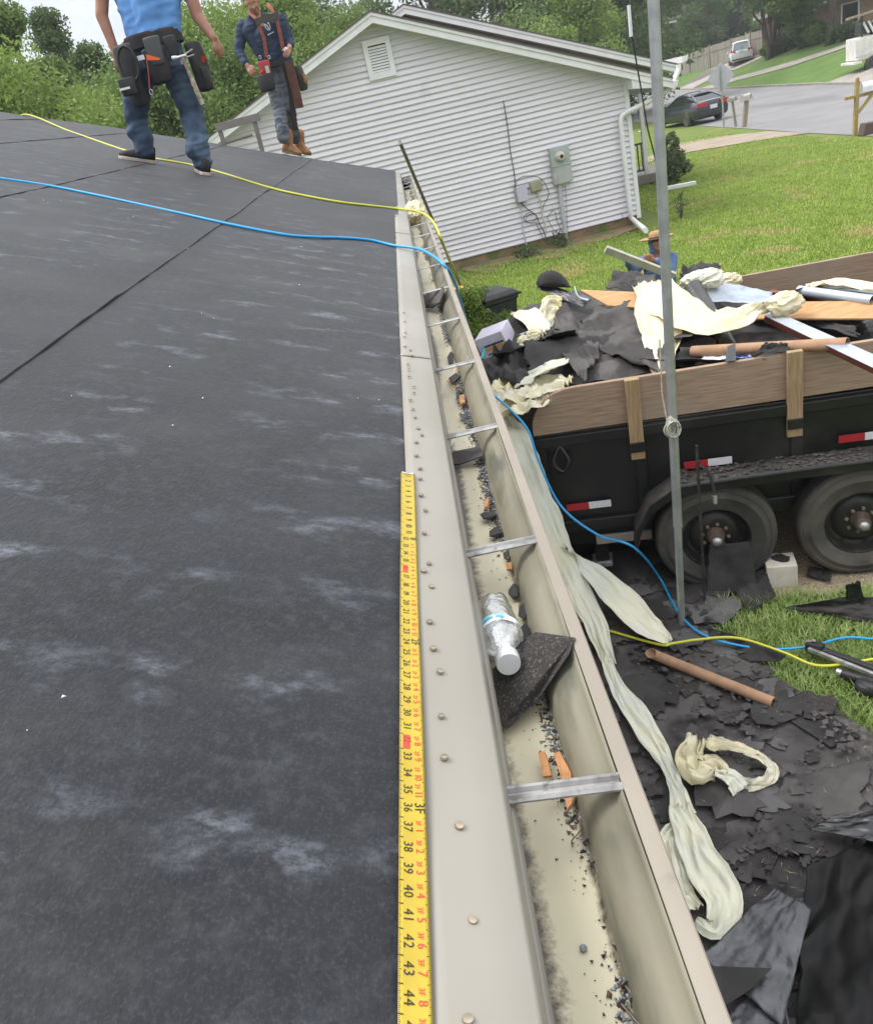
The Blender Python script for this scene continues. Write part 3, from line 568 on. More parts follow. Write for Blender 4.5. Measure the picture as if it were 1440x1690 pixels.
# sign seen from behind
b = G(1194, 208.5); t = thing('road_sign', 'back of a pale diamond-shaped road sign on a thin green post', 'sign', b)
ob('post', MB().box((b.x, b.y, 1.18), (.06, .05, 2.36)), M('green_steel', (.22, .27, .24), .6, (.3, .33, .3), 6), t)
cz = 1.98; hd = .60; g = MB(); g.prism([(b.x-hd, b.y+.035, cz), (b.x-.04, b.y+.035, cz-hd+.04), (b.x+.04, b.y+.035, cz-hd+.04), (b.x+hd, b.y+.035, cz), (b.x+.04, b.y+.035, cz+hd-.04), (b.x-.04, b.y+.035, cz+hd-.04)], (0, .006, 0))
ob('plate', g, M('sign_back', (.42, .42, .445), .5, (.38, .38, .40), 2), t)
for dz in (-.3, .3): ob('bolt', MB().box((b.x, b.y-.03, cz+dz), (.03, .015, .03)), M('steel', ()), t)
def mailbox(label, base, h, lean, L, r, yaw, mat, postm, pw, arm=False):
    t = thing('mailbox', label, 'mailbox', base); top = Vector(base)+Vector((lean, 0, h)); X = Vector((math.cos(yaw), math.sin(yaw), 0)); Yv = Vector((-X.y, X.x, 0))
    ob('post', MB().bar(Vector(base)+Vector((0, 0, -.05)), top if not arm else top+Vector((0, 0, .45)), pw, pw, up=(0, 1, 0)), postm, t, bevel=.005)
    prof = [(-r, 0), (r, 0), (r, r*1.1), (r*.8, r*1.65), (r*.4, r*1.95), (0, r*2.02), (-r*.4, r*1.95), (-r*.8, r*1.65), (-r, r*1.1)]
    o = top+Vector((0, 0, .01)) if not arm else top+X*(L*.5+.12)+Vector((0, 0, .12))
    bx = ob('box', MB().prism([o-X*L/2+Yv*a+Vector((0, 0, c)) for a, c in prof], X*L), mat, t, bevel=.008)
    ob('door', MB().prism([o-X*(L/2+.012)+Yv*a*.97+Vector((0, 0, c*.97+.003)) for a, c in prof], X*.012), mat, bx)
    ob('flag', MB().box(o+Yv*-(r+.012)+X*L*.2+Vector((0, 0, r*1.4)), (.04, .012, .16)), M('wood_grey', ()), bx)
    if arm:
        ob('arm', MB().bar(top+X*-.35+Vector((0, 0, .05)), top+X*(L*.75)+Vector((0, 0, .05)), .09, .09), postm, t, bevel=.005)
        ob('brace', MB().bar(top+X*.03+Vector((0, 0, -.4)), top+X*.42+Vector((0, 0, .0)), .08, .08), postm, t)
        ob('post_cap', MB().box(top+Vector((0, 0, .5)), (pw*.8, pw*.8, .10)), postm, t, bevel=.02)
    return t
MG = M('mailbox_grey', (.24, .235, .22), .6, (.33, .32, .30), 6)
mailbox('smaller dark grey mailbox on a thin leaning post beside the diamond sign', G(1214, 208.5), 1.0, -.10, .50, .09, R(35), MG, M('wood_grey', ()), .09)
mailbox('larger pale grey mailbox on a thick post, right of the smaller one', G(1227, 209.5), .98, .16, .56, .12, R(35), M('mailbox_pale', (.42, .41, .38), .6, (.33, .32, .30), 6), M('wood_grey', ()), .16)
b = G(1410, 222.5); mailbox('white mailbox on a yellow wooden post with a cross arm at the right edge', b, 1.0, .06, .62, .13, R(-3), M('white_gloss', (.68, .69, .72), .3), M('wood_yellow', (.36, .275, .10), .7, (.30, .225, .08), 6), .11, True)
p = G(1434, 222); ob_ = MB(); ob_.prism([(p.x-.18, p.y, 0), (p.x+.6, p.y, 0), (p.x+.6, p.y, .30), (p.x-.1, p.y, .33)], (0, .35, 0)); tag(ob('planter_box', ob_, M('brown_wall2', (.10, .07, .06), .8), bevel=.02), 'low dark brown box in the grass under the white mailbox', 'box')
# wooden fence beyond the far lawn
f0, f1, f2 = T(1108, 129), T(1203, 103.5), T(1300, 78)
t = thing('wooden_fence', 'weathered grey board fence behind the white car across the street', 'fence', f0); M('fence_wood', (.26, .235, .20), .9, (.19, .17, .145), 2, stretch=(2, 2, .2))
n = 46
for i in range(n):
    q = i/(n); a = (f0.lerp(f1, q*2) if q < .5 else f1.lerp(f2, q*2-1)); q2 = (i+.94)/n; b2 = (f0.lerp(f1, q2*2) if q2 < .5 else f1.lerp(f2, q2*2-1))
    hh = 1.85+random.uniform(-.03, .03); g = MB(); g.prism([a, b2, b2+Vector((0, 0, hh)), a+Vector((0, 0, hh))], (0, .03, 0)); ob('board', g, M('fence_wood', ()), t)
    if i % 8 == 0: ob('post', MB().box(a+Vector((0, -.06, .97)), (.12, .1, 2.0)), M('fence_wood', ()), t)
ob('rail', MB().bar(f0+Vector((0, -.05, 1.35)), f1+Vector((0, -.05, 1.35)), .05, .1).bar(f1+Vector((0, -.05, 1.35)), f2+Vector((0, -.05, 1.35)), .05, .1), M('fence_wood', ()), t)
# brick houses
def brickmat(name, c, c2, mo, sc):
    m = M(name, c); nt = m.node_tree; b = nt.nodes.new('ShaderNodeTexBrick'); tc = nt.nodes.new('ShaderNodeTexCoord'); mp = nt.nodes.new('ShaderNodeMapping'); mp.inputs['Rotation'].default_value = (R(90), 0, 0)
    b.inputs['Color1'].default_value = (*c, 1); b.inputs['Color2'].default_value = (*c2, 1); b.inputs['Mortar'].default_value = (*mo, 1); b.inputs['Scale'].default_value = sc
    nt.links.new(tc.outputs['Object'], mp.inputs[0]); nt.links.new(mp.outputs[0], b.inputs[0]); nt.links.new(b.outputs[0], nt.nodes['Principled BSDF'].inputs[0]); return m
BM = brickmat('brick', (.24, .13, .095), (.30, .18, .135), (.29, .24, .21), 3.2)
def bungalow(label, p, wd, h, dp, yaw, windows, roofm, door=None):
    t = thing('brick_house', label, 'house', p); X = Vector((math.cos(yaw), math.sin(yaw), 0)); Yv = Vector((-X.y, X.x, 0)); p = Vector(p); Z = Vector((0, 0, 1))
    wl = ob('wall', MB().prism([p, p+X*wd, p+X*wd+Yv*dp, p+Yv*dp], Z*h), BM, t)
    e = .5; a = [p-X*e-Yv*e+Z*h, p+X*(wd+e)-Yv*e+Z*h, p+X*(wd+e)+Yv*(dp+e)+Z*h, p-X*e+Yv*(dp+e)+Z*h]; r = [p+X*1.5+Yv*dp/2+Z*(h+dp*.26), p+X*(wd-1.5)+Yv*dp/2+Z*(h+dp*.26)]
    ob('roof', MB().add(a+r, [(0, 1, 5, 4), (2, 3, 4, 5), (1, 2, 5), (3, 0, 4), (0, 3, 2, 1)]), roofm, t)
    ob('fascia', MB().bar(a[0]-Yv*.02-Z*.1, a[1]-Yv*.02-Z*.1, .04, .2), WP, t)
    for (x0, x1, z0, z1) in windows:
        c = p-Yv*.03; wn = ob('window', MB().prism([c+X*x0+Z*z0, c+X*x1+Z*z0, c+X*x1+Z*z1, c+X*x0+Z*z1], Yv*.04), M('glass_dark', ()), t)
        ob('frame', MB().bar(c+X*x0+Z*z0, c+X*x0+Z*z1, .08, .08).bar(c+X*x1+Z*z0, c+X*x1+Z*z1, .08, .08).bar(c+X*x0+Z*z0, c+X*x1+Z*z0, .08, .08).bar(c+X*x0+Z*z1, c+X*x1+Z*z1, .08, .08), WP, wn)
    if door: ob('garage_door', MB().prism([p-Yv*.03+X*door[0], p-Yv*.03+X*door[1], p-Yv*.03+X*door[1]+Z*2.2, p-Yv*.03+X*door[0]+Z*2.2], Yv*.04), M('brown_wall2', ()), t)
p = T(1385, 62); bungalow('red-brown brick house half hidden by trees, top right', p+Vector((-1.5, 10.0, -.9)), 16, 3.6, 9, R(-38), ((1.2, 2.2, 1.7, 3.0), (6.0, 7.2, 1.6, 3.0), (11, 12.2, 1.6, 3.0)), M('shingle_brown', ()))
p = YY(1117, 70, 128); bungalow('small distant brick house with a brown garage door, left of the pine trunk', Vector((p.x-1, 128, p.z-.2)), 12, 2.9, 8, R(-12), ((5.6, 6.6, 1, 2.2),), M('shingle_brown', ()), (1.4, 4.2))
a = T(1150, 100); fq = YY(1135, 80, 120); patchpts = [Vector((fq.x-6, 112, 0)), Vector((fq.x+14, 112, 0)), Vector((fq.x+16, 127, 0)), Vector((fq.x-6, 127, 0))]
g = MB(); p0 = YY(1116, 88, 100); p1 = YY(1160, 84, 100); p2 = YY(1166, 66, 127); p3 = YY(1112, 74, 127); g.add([p0, p1, p2, p3], [(0, 1, 2, 3)]); tag(ob('far_bank', g, M('lawn_far', ())), kind='structure')
b = YY(1140, 80, 104); t = thing('street_lamp', 'thin dark street lamp with a white globe left of the pine trunk', 'street lamp', b)
tp = YY(1137, 28, 104); ob('post', MB().tube([b, Vector((b.x, 104, tp.z))], [.09, .06], 8), M('black_plastic', ()), t); ob('globe', MB().lathe(Vector((b.x, 104, tp.z)), ((.08, 0), (.2, .12), (.24, .3), (.18, .48), (.04, .56)), 12), M('white_gloss', ()), t, smooth=True)
# dry leaves of lawn litter
p = G(1058, 217); tag(ob('white_litter', MB().prism([(p.x-.12, p.y, .01), (p.x+.08, p.y+.05, .01), (p.x+.14, p.y+.35, .02), (p.x-.05, p.y+.4, .02)], (0, 0, .01)), WP), 'small white scrap on the front lawn left of the mast', 'litter')
# bins
def bin_(label, p, s, bodym, lidm, yaw):
    t = thing('wheelie_bin', label, 'bin', p); p = Vector(p); X = Vector((math.cos(yaw), math.sin(yaw), 0)); Yv = Vector((-X.y, X.x, 0))
    Q = lambda a, b, z: p+X*a*s+Yv*b*s+Vector((0, 0, z*s))
    rect = lambda w_, d, z, dx=0: [Q(-w_+dx, -d, z), Q(w_+dx, -d, z), Q(w_+dx, d, z), Q(-w_+dx, d, z)]
    ob('body', MB().loft([rect(.22, .24, .06), rect(.23, .25, .5), rect(.265, .285, .93), rect(.29, .31, .94), rect(.29, .31, 1.0)]), bodym, t, bevel=.02)
    ob('lid', MB().loft([rect(.31, .33, 1.0), rect(.31, .33, 1.03), rect(.25, .28, 1.09, -.02), rect(.16, .2, 1.12, -.02)]), lidm, t, bevel=.02)
    ob('handle', MB().tube([Q(.30, -.22, .99), Q(.38, -.2, .98), Q(.38, .2, .98), Q(.30, .22, .99)], .018, 8), bodym, t)
    for sg in (-1, 1): ob('wheel', MB().lathe(Q(.2, sg*.26, .11), ((.03, -.03), (.11*s, -.03), (.11*s, .03), (.03, .03)), 14, (X, Vector((0, 0, 1)), Yv)), M('rubber', ()), t)
M('bin_black', (.020, .021, .023), .5, (.03, .031, .033), 8)
q = G(832, 588); bin_('charcoal wheelie bin with a domed lid behind the bushes', q, .86, M('bin_black', ()), M('bin_black', ()), R(20))
q = G(772, 592); bin_('green bin with a bright yellow lid half hidden behind the gutter', (q.x+.02, q.y+.1, 0), .88, M('bin_green', (.015, .13, .085), .5), M('bin_yellow', (.62, .36, .02), .5), R(15))
# ================================================================== THE ROOF BEING WORKED ON
def ex(y): return -.0058*(y-.4)                       # the eave is not quite parallel to the view axis
_rk = sorted([(RF(*p).x, RF(*p).y) for p in ((0, 187), (190, 212), (350, 237), (520, 263), (648, 281))])
def yend(x): return float(np.interp(x, [-9]+[q[0] for q in _rk]+[.1], [_rk[0][1]-.6]+[q[1] for q in _rk]+[_rk[-1][1]+.05]))
XR = -5.3                                             # ridge
def feltmat():
    m = bpy.data.materials.new('roof_felt'); m.use_nodes = True; nt = m.node_tree; L = nt.links.new; b = nt.nodes['Principled BSDF']
    b.inputs['Roughness'].default_value = .62; b.inputs['Specular IOR Level'].default_value = .15; b.inputs['Sheen Weight'].default_value = .07; b.inputs['Sheen Roughness'].default_value = .5
    tc = nt.nodes.new('ShaderNodeTexCoord')
    def N(scale, st, d=5, rough=.55):
        mp = nt.nodes.new('ShaderNodeMapping'); mp.inputs['Scale'].default_value = st; L(tc.outputs['Object'], mp.inputs[0])
        n = nt.nodes.new('ShaderNodeTexNoise'); n.inputs['Scale'].default_value = scale; n.inputs['Detail'].default_value = d; n.inputs['Roughness'].default_value = rough; L(mp.outputs[0], n.inputs['Vector']); return n.outputs[0]
    def rmp(s, a, c, lo=0, hi=1):
        q = nt.nodes.new('ShaderNodeMapRange'); q.interpolation_type = 'SMOOTHSTEP'; q.inputs[1].default_value = a; q.inputs[2].default_value = c; q.inputs[3].default_value = lo; q.inputs[4].default_value = hi; L(s, q.inputs[0]); return q.outputs[0]
    def mul(a, c):
        q = nt.nodes.new('ShaderNodeMath'); q.operation = 'MULTIPLY'; L(a, q.inputs[0])
        if isinstance(c, (int, float)): q.inputs[1].default_value = c
        else: L(c, q.inputs[1])
        return q.outputs[0]
    def mix(f, a, c):
        q = nt.nodes.new('ShaderNodeMixRGB'); L(f, q.inputs[0])
        for i, v in ((1, a), (2, c)):
            if isinstance(v, tuple): q.inputs[i].default_value = (*v, 1)
            else: L(v, q.inputs[i])
        return q.outputs[0]
    c = mix(rmp(N(3, (1, 1, 1)), .3, .7), (.0125, .0133, .016), (.0195, .0207, .0245))
    c = mix(rmp(N(55, (1, 1, 1), 3), .45, .75), c, (.027, .0285, .032))          # fibres
    c = mix(rmp(N(260, (1, 1, 1), 3), .48, .72, 0, .40), c, (.048, .051, .058))
    # chalk scuffs: short strokes up the slope, in rows along the sheets
    sp = nt.nodes.new('ShaderNodeSeparateXYZ'); L(tc.outputs['Object'], sp.inputs[0]); wv = mul(sp.outputs[1], 6.2832/.215); sn = nt.nodes.new('ShaderNodeMath'); sn.operation = 'SINE'; L(wv, sn.inputs[0]); row = rmp(sn.outputs[0], -.3, .9, .12, 1)
    sc = mul(rmp(N(7.0, (1.8, 2.8, 1.8), 3), .46, .72), rmp(N(1.3, (2.4, .5, 2.4), 2), .38, .56)); sc = mul(sc, row); sc = mul(sc, rmp(N(60, (1, 1.6, 1), 6, .8), .36, .62, .1, .95))
    c = mix(mul(sc, .85), c, (.14, .15, .178))
    dust = mul(rmp(N(2.2, (1, 1, 1), 6), .5, .8), .35); c = mix(dust, c, (.075, .072, .070))
    L(c, b.inputs['Base Color'])
    bp = nt.nodes.new('ShaderNodeBump'); bp.inputs['Distance'].default_value = .0012; L(N(170, (1, .5, 1), 4), bp.inputs['Height']); L(bp.outputs[0], b.inputs['Normal']); return m
FELT = feltmat()
ourhouse = thing('house', 'house whose roof is covered with black felt, ready for shingles', 'house', (-3, 5, 0))
g = MB()
for (xa, za, xb, zb) in ((XE-.02, ZE-.03, XR, roofz(XR)-.03), (XR, roofz(XR)-.03, XR*2, ZE-.03)):
    q = [(xa+ex(-1.6)*(xa > XR), -1.6, za), (xb, -1.6, zb), (xb, yend(xb), zb), (xa+ex(12)*(xa > XR), yend(xa), za)]
    g.prism(q, (0, 0, -.04))
deck = ob('roof_deck', g, M('plywood', ()), ourhouse)
lap = [lambda y: -.095+ex(y), lambda y: -.855-.027*y, lambda y: -1.70-.042*y, lambda y: -2.62-.045*y, lambda y: -3.5-.045*y, lambda y: -4.4-.045*y, lambda y: XR]
for k in range(6):
    lo, hi = lap[k], (lambda y, h=lap[k+1]: h(y)-.07) if k < 5 else lap[6]
    NU, NV = 250, 12; g = MB()
    def fn(u, v, lo=lo, hi=hi, k=k):
        y = -1.6+u*13.7; vv = v**1.6 if k else v; x = lo(y)+(hi(y)-lo(y))*vv
        rp = .006*max(0, noise.noise(Vector((y*2.3, k*9.1, 0))))+.005*max(0, noise.noise(Vector((y*7, k*5.1, 3))))
        if k == 0: rp *= .15
        x += (1-vv)*.012*noise.noise(Vector((y*1.1, k*3.3, 7)))*(k > 0)
        xc = lo(y) + (hi(y)-lo(y))*.5
        y = min(y, yend(x)+.004*noise.noise(Vector((x*6, 0, k))))
        lift = .003+.0032*k+ (1-vv)**10*(.001+rp*.7)
        lift += .0035*noise.noise(Vector((x*.9, y*2.4, k)))+.0015*noise.noise(Vector((x*2, y*9, k))) - .0035*max(0, 1-vv*6)*(k == 0)
        for (yc, sl, wdt, am) in ((1.02, .12, .022, .005), (1.75, -.15, .03, .004), (2.9, -.2, .03, .006), (4.6, .1, .05, .005), (3.8, -.22, .04, .006), (6.2, -.1, .06, .006)):
            lift += am*math.exp(-((y-yc-sl*(x+.8))/wdt)**2)*min(1, vv*4+.2)*(.6+.6*noise.noise(Vector((x*3, yc, 0))))
        return (x, y, roofz(x)+max(lift, .0015+.003*k))
    g.grid(fn, NU, NV)
    if k:                                                # turned-down free edge of the sheet
        n0 = len(g.v); ed = [g.v[i*(NV+1)] for i in range(NU+1)]
        g.add(ed+[(x+.001, y, z-.0035) for x, y, z in ed], [(i, i+1, NU+2+i, NU+1+i) for i in range(NU)])
    ob('felt_sheet', g, FELT, deck, smooth='auto', fix=False)
# drip edge (three lengths, overlapping), its nail heads
DRIP = M('drip_metal', (.243, .228, .197), .42, (.222, .208, .178), 2.2, metal=.0, spec=.45, c3=(.27, .254, .224), s3=1.2, r3=(.5, .7), bump=.0012, bscale=5)
cuts = [-1.6, 2.33, 5.2, 8.3, 12.0]
for i in range(4):
    y0, y1 = cuts[i]-.04, cuts[i+1]; lf = .0095+.0022*i; g = MB()
    def sec(y, lf=lf, i=i):
        w_ = .0025*noise.noise(Vector((y*2.1, i, 0)))+(.0009*math.sin(y*34+noise.noise(Vector((y*3, 2, 2)))*4) if y > 2.4 else .0010*noise.noise(Vector((y*9, 5, 1))))
        P = [(-.116-.0009*y+w_*.4, lf+max(w_, -.0005)*.9-.001), (-.10, lf+w_), (-.07, lf+.0005+w_*.7), (-.0385, lf+.0005), (-.0362, lf-.0006), (-.0352, lf-.003)]
        q = [(x+ex(y), y, roofz(x)+h) for x, h in P]; q += [(-.0335+ex(y), y, ZE-.035), (-.028+ex(y), y, ZE-.040)]; return q
    ns = int((y1-y0)*28)
    g.loft([sec(y0+(y1-y0)*k/ns) for k in range(ns+1)], closed=False, caps=False)
    ob('drip_edge', g, DRIP, ourhouse, smooth='auto', solid=.0009, fix=False)
nails = [(693, 772), (693.5, 789), (695, 816), (702, 841), (700, 879), (708, 929), (699, 941), (712, 967), (709, 1025), (715, 1069), (726, 1107), (728, 1181), (733, 1249), (758, 1362), (780, 1518), (772, 1682),
    (673, 600), (674, 608), (675, 620), (683, 637), (683, 647), (677, 659), (681, 674), (685, 688), (690, 706), (696, 717), (687, 729), (687, 751), (668, 571), (677, 577), (680, 586), (667, 555), (669, 548), (668, 530), (666, 515)]
NM = M('nail_head', (.30, .245, .18), .35, (.42, .36, .28), 40, metal=.8)
N_ = Vector((SL, 0, 1)).normalized(); T_ = Vector((1, 0, -SL)).normalized(); B_ = N_.cross(T_)
nme = None
for px, py in nails:
    p = RF(px, py, .0125)
    if nme is None:
        o = ob('nail_head', MB().lathe((0, 0, 0), ((.0040, -.002), (.0043, .0), (.0040, .0010), (.0018, .0013)), 12, (T_, B_, N_)), NM, smooth='auto'); nme = o.data
    else: o = bpy.data.objects.new('nail_head', nme); COL.objects.link(o)
    o.parent = ourhouse; o.location = p-wloc(ourhouse); o.rotation_euler = (random.uniform(-.18, .18), random.uniform(-.18, .18), random.random()*.3); sc_ = random.uniform(.88, 1.12); o.scale = (sc_, sc_, 1)
FA = M('fascia_paint', (.50, .47, .40), .6, (.44, .41, .35), 4)
g = MB(); g.prism([(XE-.035+ex(-1.6), -1.6, ZE-.19), (XE-.035+ex(12), 12.0, ZE-.19), (XE-.035+ex(12), 12.0, ZE-.035), (XE-.035+ex(-1.6), -1.6, ZE-.035)], (-.022, 0, 0)); ob('fascia_board', g, FA, ourhouse)
g = MB(); g.prism([(-.4, -1.6, ZE-.2), (-.06, -1.6, ZE-.2), (-.13, 12, ZE-.2), (-.47, 12, ZE-.2)], (0, 0, .012)); ob('soffit', g, WP, ourhouse)
g = MB(); g.prism([(-.42, -1.6, 0), (-10.1, -1.6, 0), (-10.1, 11.7, 0), (-.48, 11.7, 0)], (0, 0, 2.42)); g.prism([(-.48, 11.6, 2.42), (-10.1, 11.6, 2.42), (XR, 11.6, roofz(XR)-.1)], (0, .1, 0)); ob('wall', g, M('siding', ()), ourhouse)
# ------------------------------------------------------------------ gutter
def gutmat():
    m = M('gutter_inside', (.46, .42, .30), .5, (.41, .375, .27), 4, c3=(.24, .215, .165), s3=7, r3=(.60, .78), st3=(1, .35, 1), bump=.0008, bscale=9)
    nt = m.node_tree; L = nt.links.new; b = nt.nodes['Principled BSDF']; src = b.inputs['Base Color'].links[0].from_socket
    tc = nt.nodes.new('ShaderNodeTexCoord'); at = nt.nodes.new('ShaderNodeAttribute'); at.attribute_name = 'grime'
    n = nt.nodes.new('ShaderNodeTexNoise'); n.inputs['Scale'].default_value = 45; n.inputs['Detail'].default_value = 8; n.inputs['Roughness'].default_value = .75; L(tc.outputs['Object'], n.inputs['Vector'])
    ad = nt.nodes.new('ShaderNodeMath'); ad.operation = 'ADD'; L(at.outputs['Fac'], ad.inputs[0]); L(n.outputs[0], ad.inputs[1])
    mr = nt.nodes.new('ShaderNodeMapRange'); mr.inputs[1].default_value = .86; mr.inputs[2].default_value = 1.16; L(ad.outputs[0], mr.inputs[0])
    mx = nt.nodes.new('ShaderNodeMixRGB'); mx.inputs[2].default_value = (.075, .06, .046, 1); L(mr.outputs[0], mx.inputs[0]); L(src, mx.inputs[1]); L(mx.outputs[0], b.inputs['Base Color']); return m
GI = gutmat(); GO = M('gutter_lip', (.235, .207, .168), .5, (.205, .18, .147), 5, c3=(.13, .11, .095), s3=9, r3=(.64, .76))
gutter = thing('rain_gutter', 'long cream metal rain gutter along the eave, littered with debris', 'gutter', (0, 5, 2.5))
GY0, GY1, FZ, LZ = -1.6, 11.6, 2.500, 2.586
sec0 = [(-.037, LZ-.006), (-.037, FZ+.012), (-.034, FZ+.003), (-.028, FZ), (-.01, FZ), (.01, FZ), (.026, FZ), (.036, FZ+.001), (.040, FZ+.006), (.046, FZ+.030), (.056, FZ+.048), (.069, FZ+.060), (.078, FZ+.066), (.082, FZ+.074), (.086, LZ-.004)]
ys = [GY0+(GY1-GY0)*k/110 for k in range(111)]
g = MB(); g.loft([[(x+ex(y)+.0026*noise.noise(Vector((y*1.9, i*.3, 0))), y, z+(.0018*noise.noise(Vector((y*1.7, x*9, 2))))) for i, (x, z) in enumerate(sec0)] for y in ys], closed=False, caps=False)
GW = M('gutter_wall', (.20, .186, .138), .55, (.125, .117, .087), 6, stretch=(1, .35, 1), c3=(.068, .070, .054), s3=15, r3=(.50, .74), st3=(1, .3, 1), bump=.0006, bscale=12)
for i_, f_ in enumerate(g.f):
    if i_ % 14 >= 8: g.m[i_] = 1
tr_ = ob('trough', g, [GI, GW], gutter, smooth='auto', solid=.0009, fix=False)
at = tr_.data.attributes.new('grime', 'FLOAT', 'POINT'); gr = []
for y in ys:
    for i, (x, z) in enumerate(sec0):
        e = .30+.34*noise.noise(Vector((y*1.9, 3.3, 0))); back = {1: .42, 2: .62, 3: .55, 4: .25, 5: .05}.get(i, 0)*(1+e); front = {6: .1, 7: .55, 8: .62, 9: .16}.get(i, 0)
        gr.append(max(back*max(.45, .85+.8*noise.noise(Vector((y*1.6, 8, 0)))), front))
at.data.foreach_set('value', gr)
lipS = [(.0862, LZ-.010), (.0862, LZ-.001), (.0875, LZ), (.1035, LZ+.0005), (.105, LZ-.001), (.105, LZ-.030), (.098, LZ-.05), (.080, LZ-.062), (.055, LZ-.08), (.046, LZ-.094), (-.037, LZ-.096)]
g = MB(); g.loft([[(x+ex(y)+.0012*noise.noise(Vector((y*1.3, i*.02, 0))), y, z+.0008*noise.noise(Vector((y*2.7, 1, 2)))) for i, (x, z) in enumerate(lipS)] for y in ys], closed=False, caps=False)
ob('front_lip', g, GO, gutter, smooth='auto', fix=False)
g = MB(); y = GY1; g.prism([(x+ex(y), y, z) for x, z in sec0]+[(.105+ex(y), y, LZ)], (0, .004, 0)); ob('end_cap', g, GO, gutter)
for i, y in enumerate([.05, .645, 1.197, 1.76, 2.32, 2.90, 3.51, 4.13, 4.75, 5.35, 5.95, 6.6, 7.2, 7.85, 8.5, 9.1, 9.7, 10.3, 10.8, 11.2]):
    g = MB(); a = Vector((-.036+ex(y), y+.006, LZ-.012+.006*(i == 1))); b = Vector((.0865+ex(y), y-.005, LZ-.006)); d = (b-a).normalized(); n = Vector((0, 1, 0))
    pr = [(-.0125, 0), (-.0125, .0025), (-.009, .0055), (-.005, .0055), (-.002, .001), (.002, .001), (.005, .0055), (.009, .0055), (.0125, .0025), (.0125, 0)]
    g.loft([[p+n*u+Vector((0, 0, v)) for u, v in pr] for p in (a, a.lerp(b, .5), b)]); ob('hanger', g, M('strap_metal', (.30, .295, .29), .45, (.20, .195, .19), 30, metal=.45, c3=(.13, .12, .11), s3=60, r3=(.55, .7)), gutter, smooth='auto')
    g = MB(); g.lathe(a+Vector((.004, 0, .001)), ((.005, 0), (.005, .006), (.003, .008)), 8); 
# ------------------------------------------------------------------ debris lying in the gutter
rng = np.random.default_rng(11)
def chips(name, n, xr, ysamp, size, mats, label, zlift=.0, flat=.35):
    y = ysamp(n); x = np.array([xr[0]+(xr[1]-xr[0])*rng.beta(4, 1.6) for _ in range(n)]); s = size*(.35+rng.random(n)**2*1.3)
    V = []; F = []; mi = []
    c = np.stack([x-.0058*(y-.4), y, FZ+.0025+zlift+s*flat*rng.random(n)+np.clip((x-.034)*.5, 0, .02)], 1)
    base = np.array([[1, 0, 0], [-.5, .9, 0], [-.6, -.8, 0], [.1, .1, 1], [0, 0, -.8]])
    for k in range(n):
        q = base*(.6+.8*rng.random((5, 3)))*s[k]; q[:, 2] *= flat*1.4; a = rng.random()*6.28; ca, sa = math.cos(a), math.sin(a)
        q = np.stack([q[:, 0]*ca-q[:, 1]*sa, q[:, 0]*sa+q[:, 1]*ca, q[:, 2]], 1)+c[k]
        i = len(V)*5; V.append(q); F += [(i, i+1, i+3), (i+1, i+2, i+3), (i+2, i, i+3), (i+1, i, i+4), (i+2, i+1, i+4), (i, i+2, i+4)]; mi += [int(rng.integers(0, len(mats)))]*6
    return tag(fast(name, np.concatenate(V), F, mats, mi=mi), label, 'debris', kind='stuff')
DM = [M('grit_dark', (.03, .026, .023), .9), M('grit_grey', (.17, .18, .19), .85), M('grit_brown', (.10, .065, .04), .9), M('grit_blue', (.26, .30, .34), .8)]
def ys_clump(n):
    y = .3+11*rng.random(n*3)**1.5; d = np.array([noise.noise(Vector((v*2.6, 4.4, 0))) for v in y]); return y[d+.32 > rng.random(n*3)*.75][:n] if (d+.32 > rng.random(n*3)*.75).sum() >= n else np.resize(y, n)
chips('gutter_grit', 15000, (.008, .044), ys_clump, .0027, DM, 'shingle grit gathered along the front corner of the gutter')
chips('gutter_dust', 260, (-.03, .036), lambda n: .3+3*rng.random(n), .0014, DM[:1], 'specks of grit scattered on the gutter floor')
def flake(name, label, cat, pts, mat, th=.004, group=None, bevel=0, curl=0):
    P = [Vector(p) for p in pts]; nrm = (P[1]-P[0]).cross(P[-1]-P[0]).normalized(); 
    if nrm.z < 0: nrm = -nrm
    return tag(ob(name, MB().prism(P, nrm*th), mat, bevel=bevel), label, cat, group)
M('granule', (.022, .020, .020), .9, (.12, .10, .085), 260, ramp=(.52, .70), bump=.002, bscale=380)
z0 = FZ
cP = [G(868, 1052, z0+.05), G(884, 1043, z0+.055), G(948, 1052, LZ+.002), G(938, 1078, LZ), G(880, 1163, z0+.022), G(836, 1203, z0+.014), G(829, 1197, z0+.012), G(812, 1105, z0+.014)]
flake('shingle_offcut', 'large granule-faced shingle piece leaning in the gutter below the bottle', 'shingle', cP, M('granule', ()), .004)
flake('shingle_offcut', 'dark rounded strip of shingle lying across the gutter, above the tape hook', 'shingle', [G(741, 751, z0+.02), G(748, 747, z0+.02), G(789, 739, z0+.03), G(795, 746, z0+.03), G(794, 755, z0+.028), G(757, 768, z0+.01), G(746, 767, z0+.01), G(741, 761, z0+.012)], M('felt_brown', ()), .005)
flake('shingle_offcut', 'dark bent shingle piece in the gutter farther along, under the blue hose', 'shingle', [G(695, 492, z0+.02), G(715, 480, z0+.06), G(732, 474, z0+.085), G(734, 484, z0+.085), G(727, 500, z0+.05), G(714, 509, z0+.02), G(697, 507, z0+.01)], M('felt_brown', ()), .006)
